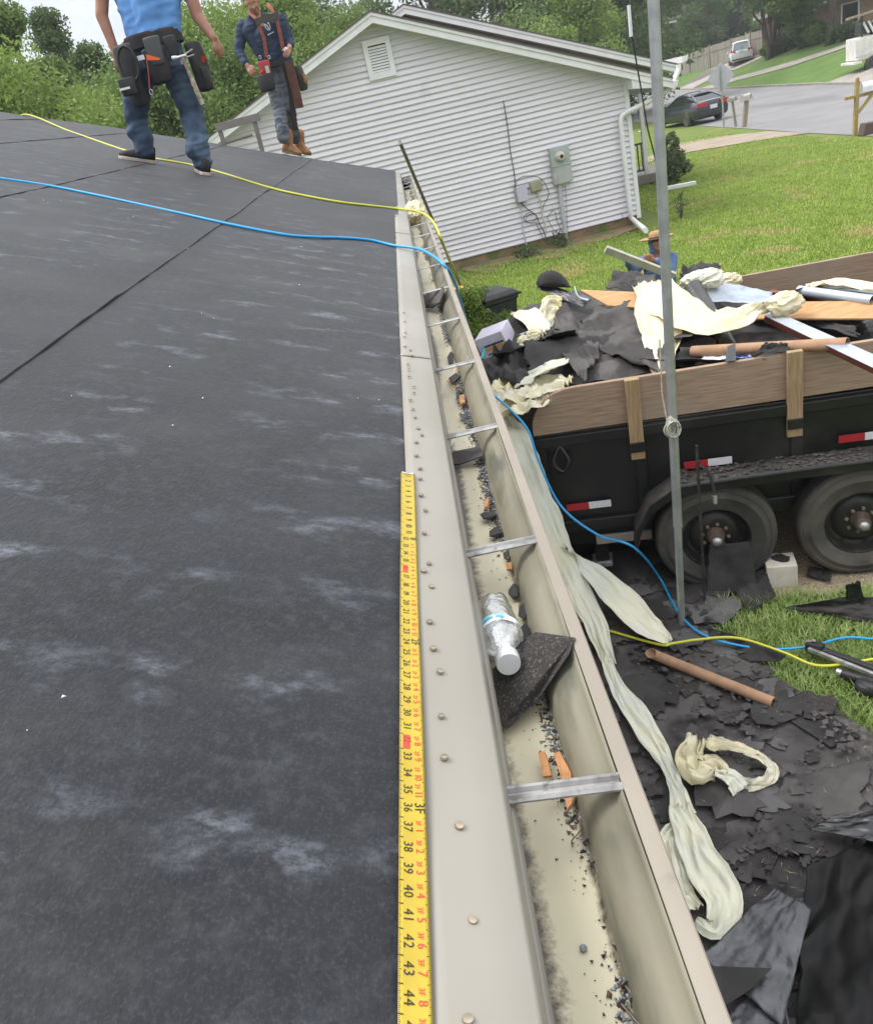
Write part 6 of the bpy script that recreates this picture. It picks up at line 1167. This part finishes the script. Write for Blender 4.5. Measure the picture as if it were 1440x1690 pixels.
g = MB(); pts = spline([YY(x, y, r0.y-.02) for x, y in ((1154, 768), (1162, 772), (1171, 784), (1177, 805), (1179, 818))], 5); g.loft([[p+Vector((-.010, -.006, 0)), p+Vector((.010, .006, 0))] for p in pts], closed=False, caps=False); ob('strap', g, M('felt_black', ()), t, solid=.003, fix=False)
ob('strap_end', MB().box(YY(1179, 824, r0.y-.02), (.02, .03, .055)), M('steel', ()), t, bevel=.002)
g = MB(); g.tube(spline([YY(*p, 4.5) for p in ((1030, -60), (1036, 20), (1045, 75), (1058, 150), (1068, 210), (1078, 250), (1088, 300), (1096, 380))], 6), .004, 6); cb = tag(ob('guy_cable', g, CB, smooth=True), 'thin dark cable hanging beside the mast', 'cable')
g = MB(); g.tube([YY(1037, 8, 4.49), YY(1041, 60, 4.49)], .0085, 8); o = ob('white_sleeve', g, WP, cb)
# ================================================================== PEOPLE
def capsule(g, a, ra, b, rb, n=14, flat=None):
    a, b = Vector(a), Vector(b); d = b-a; L_ = d.length; d = d.normalized() if L_ > 1e-6 else ZV; u = d.orthogonal().normalized(); v = d.cross(u)
    rings = []
    for k in range(5): t_ = -math.pi/2+k*math.pi/8; rings.append((math.sin(t_)*ra, math.cos(t_)*ra))
    rings.append((0, ra)); rings.append((L_, rb))
    for k in range(1, 5): t_ = k*math.pi/8; rings.append((L_+math.sin(t_)*rb, math.cos(t_)*rb))
    g.loft([[a+d*z+(u*math.cos(2*math.pi*k/n)+v*math.sin(2*math.pi*k/n))*max(r, 1e-4) for k in range(n)] for z, r in rings])
def fused(name, prims, mat, parent, voxel=.012, wr=0.0, wf=9.0, seed=0, cut=None, smooth=2, wst=(1, 1, 1)):
    """overlapping tapered limbs fused into one continuous surface"""
    g = MB()
    for p in prims: capsule(g, *p)
    tmp = ob('tmp', g, mat); md = tmp.modifiers.new('r', 'REMESH'); md.mode = 'VOXEL'; md.voxel_size = voxel; md.use_smooth_shade = True
    if smooth: ms = tmp.modifiers.new('s', 'SMOOTH'); ms.iterations = smooth; ms.factor = .6
    bpy.context.view_layer.update(); me = bpy.data.meshes.new_from_object(tmp.evaluated_get(bpy.context.evaluated_depsgraph_get()))
    bpy.data.objects.remove(tmp); me.name = name; off = wloc(parent)
    if not me.materials: me.materials.append(mat)
    n = len(me.vertices); co = np.empty(n*3); me.vertices.foreach_get('co', co); co = co.reshape(n, 3); no = np.empty(n*3); me.vertices.foreach_get('normal', no); no = no.reshape(n, 3)
    if wr:
        d = np.array([(1-2*abs(noise.noise(Vector((p[0]*wf*wst[0], p[1]*wf*wst[1], p[2]*wf*wst[2]+seed)))))+.5*noise.noise(Vector((p[0]*wf*2.3, p[1]*wf*2.3, p[2]*wf*3+seed))) for p in co]); co = co+no*(d*wr)[:, None]
    me.vertices.foreach_set('co', (co-np.array(off[:])).ravel()); me.polygons.foreach_set('use_smooth', [True]*len(me.polygons)); me.update()
    o = bpy.data.objects.new(name, me); COL.objects.link(o); o.parent = parent; WL[o.name] = off.copy(); return o
def hand_prims(wrist, palm_end, thumb_side, curl, r=.0085):
    """palm, four unequal bent fingers and a thumb from the side of the palm"""
    w_, e = Vector(wrist), Vector(palm_end); d = (e-w_).normalized(); s = Vector(thumb_side); s = (s-d*s.dot(d)).normalized(); c = Vector(curl); c = (c-d*c.dot(d)-s*c.dot(s)).normalized(); P = []
    L_ = .085; e = w_+d*L_
    for k in range(4): o = s*(.030-.020*k); P.append((w_+o*.55+d*.012, .015, e+o-d*.006, .0125))
    for k, fl in enumerate((.068, .077, .072, .056)):
        b0 = e+s*(.031-.0205*k); b1 = b0+(d*.86+c*.35+s*(.10-.07*k))*fl*.45; b2 = b1+(d*.55+c*.8)*fl*.32; b3 = b2+(d*.15+c*.95)*fl*.27
        P += [(b0, r*1.08, b1, r), (b1, r, b2, r*.92), (b2, r*.92, b3, r*.8)]
    t0 = w_+d*.025+s*.020; t1 = t0+(s*.75+d*.6)*.042; t2 = t1+(d*.9+s*.25+c*.3)*.030; t3 = t2+(d*.8+c*.5)*.024
    return P+[(t0, .014, t1, .0115), (t1, .0115, t2, .0098), (t2, .0098, t3, .0085)]
def head(parent, c, face, up, skin, hair, scale=1.0, cap=False):
    c = Vector(c); f = Vector(face).normalized(); u = Vector(up); u = (u-f*u.dot(f)).normalized(); s = f.cross(u); Q = lambda x, y, z: c+(s*x+f*y+u*z)*scale      # x right, y forward, z up
    pr = [(Q(0, -.015, .035), .088, Q(0, .015, .035), .083), (Q(0, .015, -.03), .068, Q(0, .048, -.075), .036), (Q(-.03, .02, -.05), .04, Q(.03, .02, -.05), .04), (Q(0, .088, .012), .010, Q(0, .108, -.022), .015), (Q(-.016, .094, -.026), .009, Q(.016, .094, -.026), .009),
          (Q(-.035, .078, -.008), .022, Q(-.03, .072, -.02), .02), (Q(.035, .078, -.008), .022, Q(.03, .072, -.02), .02), (Q(-.045, .072, .035), .013, Q(.045, .072, .035), .013), (Q(-.022, .086, -.052), .008, Q(.022, .086, -.052), .008), (Q(-.020, .084, -.064), .009, Q(.020, .084, -.064), .009)]
    for q in (-1, 1): pr.append((Q(q*.085, -.008, .02), .013, Q(q*.088, -.012, -.02), .010))
    pts = []
    for q in (-1, 1):
        e = ob('eye', MB().lathe(Q(q*.031, .078, .012), ((.001, -.011), (.009, -.006), (.012, 0), (.009, .006), (.001, .0105)), 12, (s, u, f)), M('eye', (.55, .52, .5), .2), parent, smooth=True)
        ob('iris', MB().lathe(Q(q*.031, .0865, .012), ((.0055, 0), (.0052, .002), (.002, .003)), 10, (s, u, f)), M('iris', (.015, .008, .006), .2), e)
        ob('eyebrow', MB().tube(spline([Q(q*.014, .090, .034), Q(q*.032, .089, .040), Q(q*.05, .076, .033)], 3), .0045, 6, squash=.7), hair, parent)
    ob('mouth', MB().tube(spline([Q(-.024, .086, -.058), Q(0, .0955, -.0575), Q(.024, .086, -.058)], 3), .0028, 6), M('lips', (.16, .05, .04), .5), parent)
    fused('hair', [(Q(0, -.035, .045), .086, Q(0, -.01, .06), .084), (Q(-.03, .02, .095), .045, Q(.03, .02, .095), .045), (Q(0, -.06, -.02), .055, Q(0, -.05, .03), .07)], hair, parent, .012, .003, 40)
    return pr
def shoe(parent, heel, d, up, upper, solem, L_=.29, high=.10, wdt=.047, solec=.028):
    d = Vector(d).normalized(); up = Vector(up); up = (up-d*up.dot(d)).normalized(); s = d.cross(up); h = Vector(heel)
    out = [(0, .62), (.06, .85), (.2, .9), (.42, .82), (.62, 1.0), (.78, 1.08), (.9, .9), (.97, .55), (1.0, .15)]
    poly = [h+d*(x*L_)+s*(w_*wdt) for x, w_ in out]+[h+d*(x*L_)-s*(w_*wdt) for x, w_ in out[::-1]]
    so_ = ob('sole', MB().prism(poly, up*solec), solem, parent, bevel=.006)
    rings = []
    for x, w_, ht, top in ((.01, .66, high*.85, .5), (.08, .84, high, .72), (.2, .86, high*1.05, .78), (.36, .82, high*.92, .62), (.5, .84, high*.68, .55), (.68, .98, high*.5, .6), (.85, .92, .042, .62), (.95, .66, .032, .5), (.99, .3, .02, .2)):
        ce = h+d*(x*L_)+up*(solec-.002); W_ = w_*wdt*.96
        rings.append([ce-s*W_, ce-s*W_*.98+up*ht*.45, ce-s*W_*top+up*ht*.88, ce+up*ht, ce+s*W_*top+up*ht*.88, ce+s*W_*.98+up*ht*.45, ce+s*W_])
    ob('upper', MB().loft(rings), upper, so_, smooth=True); return so_
def pouch(parent, c, sx, sz, depth, face, up, mat, name='pouch', taper=.85, bev=.018):
    f = Vector(face).normalized(); u = Vector(up); u = (u-f*u.dot(f)).normalized(); s = u.cross(f); c = Vector(c)
    r = []
    for z, k, dp in ((-.5, taper*.9, .75), (-.42, taper, 1), (0, .97, 1.05), (.45, 1.0, .8), (.5, .98, .72)):
        r.append([c+u*z*sz+s*(-sx/2*k)-f*depth*.1, c+u*z*sz+s*(-sx/2*k)+f*depth*dp*.85, c+u*z*sz+s*(sx/2*k)+f*depth*dp*.85, c+u*z*sz+s*(sx/2*k)-f*depth*.1])
    o = ob(name, MB().loft(r), mat, parent, smooth=True); md = o.modifiers.new('soft', 'SUBSURF'); md.levels = md.render_levels = 2; ms = o.modifiers.new('lump', 'DISPLACE'); o.modifiers.remove(ms); return o
def ellband(name, c, rx, ry, X, Y, Z, h, th, mat, parent, a0=0, a1=2*math.pi, n=40):
    g = MB(); g.loft([[c+(X*rx*math.cos(a)+Y*ry*math.sin(a))*k+Z*q for k, q in ((1, -h/2), (1+th, -h/2), (1+th, h/2), (1, h/2))] for a in [a0+(a1-a0)*i/n for i in range(n+1)]]); return ob(name, g, mat, parent, smooth='auto')
SK, SKL = M('skin', ()), M('skin_light', ())
DEN = M('denim', (.045, .075, .125), .85, (.075, .115, .175), 5, c3=(.022, .034, .06), s3=7, r3=(.5, .72), bump=.001, bscale=300)
DEN2 = M('denim_grey', (.085, .10, .125), .85, (.16, .155, .15), 5, c3=(.035, .05, .085), s3=5, r3=(.48, .66), bump=.001, bscale=300)
NYL = M('nylon_black', (.016, .016, .018), .7, (.03, .029, .03), 10, bump=.001, bscale=160)
SU = Vector((SL, 0, 1)).normalized()
# ---- man in the light blue shirt, back to the viewer, legs apart
fl = RF(243, 268, .012); fr = RF(338, 288, .012); yl, yr = fl.y, fr.y; y0 = (yl+yr)/2
def J(px, py, dy=0.0): return YY(px, py, y0+dy)
t = thing('person', 'man in light blue T-shirt and jeans standing with his back turned, wearing a tool belt', 'person', (fl+fr)/2)
hipL, hipR = J(229, 108, .05), J(283, 102, .02); knL, knR = J(224, 190, .17), J(316, 182, .10); anL, anR = fl+Vector((.0, .04, .10)), fr+Vector((0, .06, .10))
pel, waist, chest = J(257, 92, .04), J(252, 62, .05), J(234, -25, .10); shL, shR = J(170, -78, .12), J(292, -72, .12); nk = J(226, -108, .16); hd_ = J(222, -150, .22)
elL, wrL = J(168, 26, .05), J(192, 88, .0); elR, wrR = J(326, 26, .06), J(352, 62, -.02)
pr = [(waist, .085, chest, .10), (shL, .055, shR, .055), (chest, .10, nk, .06), (nk, .06, hd_, .055), (pel, .09, waist, .085), (shL, .056, elL, .045), (elL, .045, wrL, .030), (shR, .056, elR, .046), (elR, .046, wrR, .030),
      (hipL, .085, knL, .06), (knL, .058, anL, .042), (hipR, .085, knR, .06), (knR, .058, anR, .042)]
pr += hand_prims(wrL, J(199, 112), J(220, 100)-wrL, Vector((.3, .8, 0))) + hand_prims(wrR, J(366, 84), J(352, 95, -.1)-wrR, Vector((-.5, .6, -.4)))
fwd = Vector((-.1, 1, -.15)); pr += head(t, hd_+ZV*.09, fwd, ZV, SK, M('hair', ()))
fused('body', pr, SK, t, .009)
off = Vector((.035, 0, 0)); SH = M('shirt_blue', (.13, .30, .62), .8, (.105, .255, .56), 6, bump=.001, bscale=200)
sleeve = lambda s, e: s.lerp(e, .62)
fused('t_shirt', [(J(254, 58, .0), .11, J(238, -40, .03), .13), (J(233, 60, .05), .10, J(203, -40, .10), .115), (J(275, 50, .05), .105, J(268, -40, .10), .115), (J(240, 66, .05), .105, J(266, 60, .05), .105), (J(190, -60, .12), .085, J(276, -58, .12), .085), (shL, .075, sleeve(shL, elL), .062), (shR, .075, sleeve(shR, elR), .062), (J(232, 55, .13), .09, J(232, -40, .16), .11), (J(200, -75, .12), .07, J(255, -72, .12), .07)], SH, t, .011, .009, 7, 3, wst=(.8, .8, 2.2))
cuff = lambda a, q: [(a+Vector((.006*q, .01, .055)), .070, a+Vector((0, 0, .0)), .072), (a+Vector((-.016*q, 0, .12)), .070, a+Vector((.016*q, 0, .08)), .080)]
fused('jeans', [(J(238, 88, .05), .115, J(275, 84, .05), .115), (J(245, 112, .05), .115, J(268, 108, .05), .115), (hipL, .106, knL, .086), (knL, .084, anL+ZV*.04, .070), (hipR, .108, knR, .088), (knR, .090, anR+ZV*.04, .072)]+cuff(anL, 1)+cuff(anR, -1), DEN, t, .011, .011, 8, 5, wst=(.7, .7, 2.4))
SHB, SOW = M('shoe_black', (.014, .014, .015), .75, (.026, .025, .025), 30, bump=.001, bscale=200), M('sole_white', (.52, .44, .40), .6, (.42, .31, .27), 12)
dirL = (RF(200, 262)-RF(258, 270)).normalized(); shoe(t, RF(257, 270, .006), dirL, SU, SHB, SOW, .28, .105); dirR = Vector((-.35, .9, .13)); shoe(t, RF(340, 290, .006), dirR, SU, SHB, SOW, .28, .10)
# tool belt (its own thing), hammer
Xb = (J(292, 55)-J(212, 75)).normalized(); Zb = Vector((-.06, 0, 1)); Zb = (Zb-Xb*Zb.dot(Xb)).normalized(); Yb = Zb.cross(Xb); bc = J(254, 68, .05); bk_ = -Yb
tb = thing('tool_belt', 'black tool belt with pouches worn by the man in light blue', 'tool belt', bc)
ellband('belt', bc, .205, .165, Xb, Yb, Zb, .075, .07, NYL, tb); ellband('belt_lining', bc+Zb*.042, .20, .16, Xb, Yb, Zb, .02, .05, M('leather_dark', (.07, .04, .03), .7), tb)
BK = lambda px, py, d=-.20: J(px, py, d)
pouch(tb, BK(262, 108, -.16), .20, .24, .06, bk_, Zb, NYL, 'back_pouch', .8); c1 = pouch(tb, BK(256, 84, -.19), .135, .19, .035, bk_, Zb, M('nylon_grey', (.06, .065, .07), .6), 'back_pocket'); pouch(tb, BK(284, 76, -.18), .10, .14, .04, bk_, Zb, NYL, 'hammer_clip_pouch')
pouch(tb, BK(222, 125, -.14), .20, .42, .10, bk_-Xb*.5, Zb, NYL, 'side_pouch', .75); g = MB(); c = BK(212, 105, -.28); g.tube([c+Xb*(.065*math.cos(a))+Zb*(.11*math.sin(a)) for a in [i*2*math.pi/24 for i in range(25)]], .011, 8, caps=False); ob('holder_ring', g, NYL, tb, smooth=True)
pouch(tb, BK(213, 143, -.28), .14, .12, .05, bk_, Zb, NYL, 'front_pocket'); ob('pocket_badge', MB().box(BK(206, 146, -.345), (.075, .004, .014), ax=(Xb, bk_, Zb)), WP, tb)
pouch(tb, BK(322, 112, .0), .17, .34, .13, Xb+bk_*.5, Zb, NYL, 'right_pouch', .8); pouch(tb, BK(338, 130, -.05), .10, .16, .06, Xb+bk_*.4, Zb, NYL, 'right_outer_pouch')
ob('knife', MB().prism([BK(241, 89, -.265), BK(266, 96, -.265), BK(262, 99, -.265), BK(243, 99, -.265)], bk_*.008), M('orange_plastic', (.72, .13, .03), .4), tb)
ob('pencil_pack', MB().box(BK(232, 95, -.25), (.055, .006, .03), ax=(Xb, bk_, Zb)), M('bag_blue', ()), tb); ob('marker', MB().tube([BK(336, 92, -.05), BK(333, 103, -.05)], .018, 8), M('red_lens', ()), tb)
ob('lanyard', MB().tube(spline([BK(242, 97, -.28), BK(245, 120, -.275), BK(247, 148, -.27)], 5), .005, 6), M('lanyard_red', (.30, .06, .06), .7), tb); ob('lanyard_clip', MB().tube([BK(248, 147, -.27)+Xb*(.011*math.cos(a))+Zb*(-.018+.018*math.sin(a)) for a in [i*2*math.pi/14 for i in range(15)]], .003, 6), M('steel', ()), tb)
h0, h1 = BK(301, 93, -.27), BK(334, 172, -.26); t = thing('hammer', 'framing hammer with a taped wooden handle hanging from the tool belt', 'hammer', h0); hx = Xb
ob('handle', MB().tube([h0, h0.lerp(h1, .45), h0.lerp(h1, .5), h1], [.012, .013, .017, .017], 10), M('hammer_handle', (.22, .16, .12), .8, (.40, .37, .30), 30), t, smooth='auto')
ob('head', MB().tube([h0-hx*.075+Zb*.004, h0-hx*.045, h0-hx*.03, h0+hx*.03], [.017, .017, .012, .014], 10), M('steel', ()), t, smooth='auto')
for k in (-1, 1): ob('claw', MB().bar(h0+hx*.025+Zb*.010*k, h0+hx*.085+Zb*(.017*k+.012), .016, .009), M('steel', ()), t, bevel=.002)
ob('holder', MB().box(h0-Zb*.02+bk_*-.015, (.05, .02, .05), ax=(Xb, bk_, Zb)), M('steel', ()), t)

# ---- man in navy shirt, facing the viewer, looking down
f1, f2 = RF(478, 249, .012), RF(492, 243, .012); y0 = min(f1.y, 11.35)
f1, f2 = RF(474, 253, .012), RF(492, 252, .012); y0 = (f1.y+f2.y)/2
t = thing('person', 'man in navy long-sleeved shirt with red suspenders looking down at his pouch', 'person', (f1+f2)/2)
hipL, hipR = J(447, 118, .03), J(468, 113, .05); knL, knR = J(461, 180, -.06), J(476, 178, .02); anL, anR = f1+Vector((0, .02, .19)), f2+Vector((0, .03, .19))
pel, waist, chest = J(456, 112, .04), J(452, 95, .03), J(436, 50, .03); shL, shR = J(400, 42, .05), J(464, 32, .05); nk = J(424, 26, .04); hd_ = J(416, 5, -.05)
elL, wrL = J(394, 84, .02), J(408, 108, -.12); elR, wrR = J(478, 68, .02), J(478, 78, -.16)
pr = [(waist, .08, chest, .09), (shL, .055, shR, .055), (chest, .09, nk, .06), (nk, .06, hd_, .058), (pel, .085, waist, .08), (shL, .055, elL, .044), (elL, .044, wrL, .029), (shR, .055, elR, .044), (elR, .044, wrR, .029), (hipL, .083, knL, .058), (knL, .056, anL, .04), (hipR, .083, knR, .058), (knR, .056, anR, .04)]
pr += hand_prims(wrL, J(420, 126, -.2), J(430, 112, -.2)-wrL, Vector((.3, .9, -.2)))+hand_prims(wrR, J(472, 92, -.25), J(465, 80, -.25)-wrR, Vector((-.6, .5, 0)))
pr += head(t, hd_, Vector((.15, -1, -.50)), Vector((-.1, -.3, 1)), SKL, M('hair', ())); fused('body', pr, SKL, t, .009)
NV = M('navy', (.018, .032, .062), .85, (.03, .048, .085), 6, bump=.001, bscale=200)
fused('shirt', [(J(440, 96, .03), .10, J(414, 50, .03), .11), (J(468, 94, .03), .10, J(456, 46, .03), .11), (J(440, 106, .03), .105, J(470, 102, .03), .105), (J(408, 42, .05), .075, J(458, 34, .05), .075), (shL, .072, elL, .060), (elL, .060, J(404, 103, -.09), .046), (shR, .072, elR, .060), (elR, .060, J(479, 75, -.1), .046), (J(436, 60, -.02), .12, J(450, 95, -.01), .11), (J(415, 32, .05), .06, J(440, 30, .05), .06)], NV, t, .011, .008, 8, 11, wst=(.8, .8, 2))
cf = lambda a: [(a+ZV*.06, .062, a, .066), (a+ZV*.11, .058, a+ZV*.08, .064)]
fused('jeans', [(J(447, 112, .04), .10, J(467, 109, .04), .10), (hipL, .105, knL, .086), (knL, .084, anL, .074), (hipR, .105, knR, .086), (knR, .084, anR, .074)]+cf(anL)+cf(anR), DEN2, t, .011, .011, 8, 15, wst=(.7, .7, 2.4))
BOOT, BS = M('boot_tan', (.30, .145, .06), .75, (.22, .10, .04), 14, bump=.001, bscale=120), M('boot_sole', (.10, .06, .035), .8)
for a, e in ((RF(468, 251, .006), RF(497, 258)), (RF(488, 251, .006), RF(521, 260))):
    dd = (e-a).normalized(); dd = (dd*1.0+Vector((.75, -.65, -.28))*1.0).normalized(); shoe(t, a, dd, SU, BOOT, BS, .32, .15, .056)
    fused('boot_shaft', [(a+dd*.08+SU*.09, .066, a+dd*.05+SU*.24, .068)], BOOT, t, .012, .004, 14, 2)
SR2 = M('suspender', (.26, .075, .05), .75, (.19, .055, .04), 20); fc = Vector((.05, -1, .05))
def strap(name, pts, w_, mat, parent, lift=-.13):
    P = spline([J(x, y, lift if len(q) == 0 else q[0]) for x, y, *q in pts], 6); g = MB(); rows = []
    for i, p in enumerate(P):
        t_ = (P[min(i+1, len(P)-1)]-P[max(i-1, 0)]).normalized(); s = t_.cross(fc).normalized(); rows.append([p-s*w_/2, p+s*w_/2])
    g.loft(rows, closed=False, caps=False); return ob(name, g, mat, parent, solid=.004, fix=False)
tb = thing('tool_belt', 'tool belt with red suspenders, red pouch and leather strap on the man in navy', 'tool belt', J(455, 104))
strap('suspender', [(409, 18, .02), (421, 29, -.12), (428, 45, -.15), (435, 62, -.155), (438, 78, -.15), (440, 94, -.14)], .045, SR2, tb); strap('suspender', [(440, 6, .0), (449, 16, -.10), (456, 32, -.135), (461, 50, -.14), (465, 70, -.13), (468, 85, -.12)], .045, SR2, tb)
strap('chest_strap', [(421, 36, -.165), (440, 30, -.175), (459, 24, -.15)], .07, M('nylon_olive', (.05, .05, .04), .7), tb)
Xb = (J(482, 100)-J(430, 112)).normalized(); Zb = ZV-Xb*Xb.z; Zb.normalize(); Yb = Zb.cross(Xb); bc = J(455, 106, .04)
ellband('belt', bc, .19, .15, Xb, Yb, Zb, .06, .06, NYL, tb)
pouch(tb, J(437, 112, -.20), .17, .17, .05, fc, Zb, M('pouch_red', (.33, .035, .04), .7, (.26, .03, .03), 12), 'red_pouch'); pouch(tb, J(440, 137, -.20), .24, .20, .10, fc, Zb, NYL, 'front_pouch'); ob('gauge', MB().box(J(441, 114, -.30), (.045, .008, .08), ax=(Xb, fc, Zb)), M('gauge_green', (.30, .50, .40), .5), tb); ob('pliers', MB().tube([J(429, 121, -.29), J(434, 116, -.29)], .012, 6), M('red_lens', ()), tb)
for px in (429, 444): ob('hook_ring', MB().tube([J(px, 94, -.19)+Xb*(.014*math.cos(a))+Zb*(.02*math.sin(a)) for a in [i*2*math.pi/12 for i in range(13)]], .004, 6), M('steel', ()), tb)
strap('leather_strap', [(476, 100, -.20), (482, 125, -.18), (488, 150, -.16), (494, 178, -.14)], .11, M('leather', (.115, .05, .035), .6, (.085, .035, .025), 10), tb); strap('strap_inner', [(468, 104, -.14), (478, 140, -.12), (483, 180, -.10), (487, 214, -.08)], .07, M('nylon_brown', (.025, .02, .018), .8), tb)
pouch(tb, J(492, 130, .03), .13, .30, .13, Xb+fc*.4, Zb, M('nylon_olive', ()), 'side_pouch'); pouch(tb, J(501, 130, -.05), .07, .12, .05, Xb+fc*.5, Zb, M('boot_tan', ()), 'leather_pocket')
# emblem and lettering on the shirt
EW = M('emblem_white', (.60, .60, .58), .7); em = MB(); fx = Vector((1, .12, .22)).normalized(); fz = Vector((-.18, -.05, 1)).normalized(); ec = J(442, 44, -.175)
for k in (-1, 1): em.tube(spline([ec+fx*(.012*k)-fz*.035, ec+fx*(.028*k)+fz*.0, ec+fx*(.026*k)+fz*.04, ec+fx*(.010*k)+fz*.03], 4), .0065, 6, squash=.6)
em.tube([ec-fz*.04, ec+fz*.028], .008, 6, squash=.6)
for i, wv in enumerate((.014, .012, .015, .010, .013)): em.box(ec-fz*.075+fx*(-.034+i*.017), (wv*.8, .004, .012), ax=(fx, fc, fz))
ob('shirt_emblem', em, EW, t)
p = J(470, 83, -.24); tag(ob('white_pencil_stub', MB().tube([p, p+Vector((.03, -.02, .02))], .014, 8), WP), 'small white piece held in the hand of the man in navy', 'chalk')

# ---- man with the straw hat behind the trailer, holding a board
y0 = 11.8; b0 = G(1078, 505); y0 = 11.6
t = thing('person', 'man in blue hooded top and wide straw hat holding a board behind the trailer', 'person', Vector((J(1085, 420).x, y0, 0)))
nk = J(1084, 424, .02); hd_ = J(1084, 404, 0); shL, shR = J(1060, 432, .02), J(1108, 425, .03); chest = J(1086, 448, .03); pel = J(1094, 505, .06); elL, wrL = J(1046, 447, -.05), J(1032, 428, -.22); elR, wrR = J(1107, 448, -.08), J(1076, 428, -.25)
gx_ = nk.x; kL, kR = Vector((pel.x-.11, y0-.03, .48)), Vector((pel.x+.12, y0, .48)); aL, aR = Vector((pel.x-.12, y0+.02, .09)), Vector((pel.x+.14, y0+.05, .09)); hL, hR = pel+Vector((-.09, 0, -.03)), pel+Vector((.09, 0, -.03))
pr = [(pel, .09, chest, .10), (shL, .055, shR, .055), (chest, .10, nk, .06), (nk, .058, hd_, .055), (shL, .055, elL, .045), (elL, .045, wrL, .03), (shR, .055, elR, .045), (elR, .045, wrR, .03), (hL, .085, kL, .06), (kL, .058, aL, .042), (hR, .085, kR, .06), (kR, .058, aR, .042)]
pr += hand_prims(wrL, J(1022, 418, -.28), J(1030, 415, -.3)-wrL, Vector((.4, .8, 0)))+hand_prims(wrR, J(1065, 425, -.3), J(1070, 415, -.3)-wrR, Vector((-.2, .8, -.4)))
pr += head(t, hd_, Vector((-.15, -1, -.25)), ZV, SK, M('hair', ())); fused('body', pr, SK, t, .011)
HO = M('hoodie_blue', (.11, .18, .36), .85, (.08, .14, .29), 6, bump=.001, bscale=200)
fused('hooded_top', [(pel, .14, chest, .155), (J(1070, 436, .03), .085, J(1102, 432, .03), .085), (J(1075, 445, .02), .11, J(1075, 480, .02), .11), (J(1100, 442, .02), .11, J(1103, 480, .02), .11), (shL, .078, elL, .066), (elL, .066, J(1036, 434, -.17), .05), (shR, .078, elR, .066), (elR, .066, J(1084, 431, -.21), .05), (J(1086, 424, .08), .075, J(1086, 416, .08), .085)], HO, t, .013, .006, 8, 21, wst=(.8, .8, 2))
fused('hood', [(hd_+Vector((0, .05, .03)), .112, hd_+Vector((0, .05, .06)), .108), (hd_+Vector((-.07, .0, -.06)), .05, hd_+Vector((.07, .0, -.06)), .05), (hd_+Vector((-.085, -.01, .06)), .03, hd_+Vector((-.07, -.01, -.06)), .035), (hd_+Vector((.085, -.01, .06)), .03, hd_+Vector((.07, -.01, -.06)), .035)], HO, t, .012, .003, 10, 3)
fused('jeans', [(hL, .1, hR, .1), (hL, .1, kL, .078), (kL, .076, aL, .064), (hR, .1, kR, .078), (kR, .076, aR, .064)], DEN, t, .014, .006, 8, 25)
for a in (aL, aR): shoe(t, Vector((a.x, a.y+.08, .004)), Vector((-.1, -1, 0)), ZV, SHB, SOW, .28, .1)
hc = hd_+Vector((.01, .03, .085)); ST = M('straw_hat', (.40, .25, .13), .9, (.30, .17, .085), 50, bump=.002, bscale=160); tx = Matrix.Rotation(R(-6), 3, 'X'); ax = (tx @ Vector((1, 0, 0)), tx @ Vector((0, 1, 0)), tx @ ZV)
hat = thing('straw_hat', 'wide-brimmed straw hat on the man behind the trailer', 'hat', hc)
ob('brim', MB().lathe(hc, ((.095, .0), (.15, -.006), (.20, -.003), (.235, .012), (.236, .017), (.20, .003), (.15, .0), (.095, .006)), 36, ax, close=True), ST, hat, smooth=True); ob('crown', MB().lathe(hc, ((.108, 0), (.106, .05), (.095, .085), (.06, .10), (.0, .092)), 30, ax, close=True), ST, hat, smooth=True); ob('band', MB().lathe(hc, ((.1095, .002), (.109, .028)), 30, ax, close=True), M('leather_dark', ()), hat, smooth=True)
tag(ob('held_board', MB().bar(J(999, 411, -.33), J(1112, 455, -.33), .05, .10, up=(.1, -.45, .9)), M('board_pale', (.46, .44, .37), .7, (.38, .36, .30), 5), bevel=.003), 'pale narrow board held by the man with the straw hat', 'board')

# ================================================================== HAZE: moist summer air over the whole place
hb = MB(); hb.box((0, 100, 14.0), (530, 330, 30.5)); hz = ob('haze', hb, [])
hm = bpy.data.materials.new('haze_air'); hm.use_nodes = True; hn = hm.node_tree; hn.nodes.clear(); ho = hn.nodes.new('ShaderNodeOutputMaterial'); hv = hn.nodes.new('ShaderNodeVolumePrincipled')
hv.inputs['Color'].default_value = (.86, .90, .95, 1); hv.inputs['Density'].default_value = .0008; hv.inputs['Anisotropy'].default_value = .25; hn.links.new(hv.outputs[0], ho.inputs['Volume'])
hz.data.materials.clear(); hz.data.materials.append(hm); tag(hz, 'pale haze in the air over the whole place', 'haze', kind='stuff')
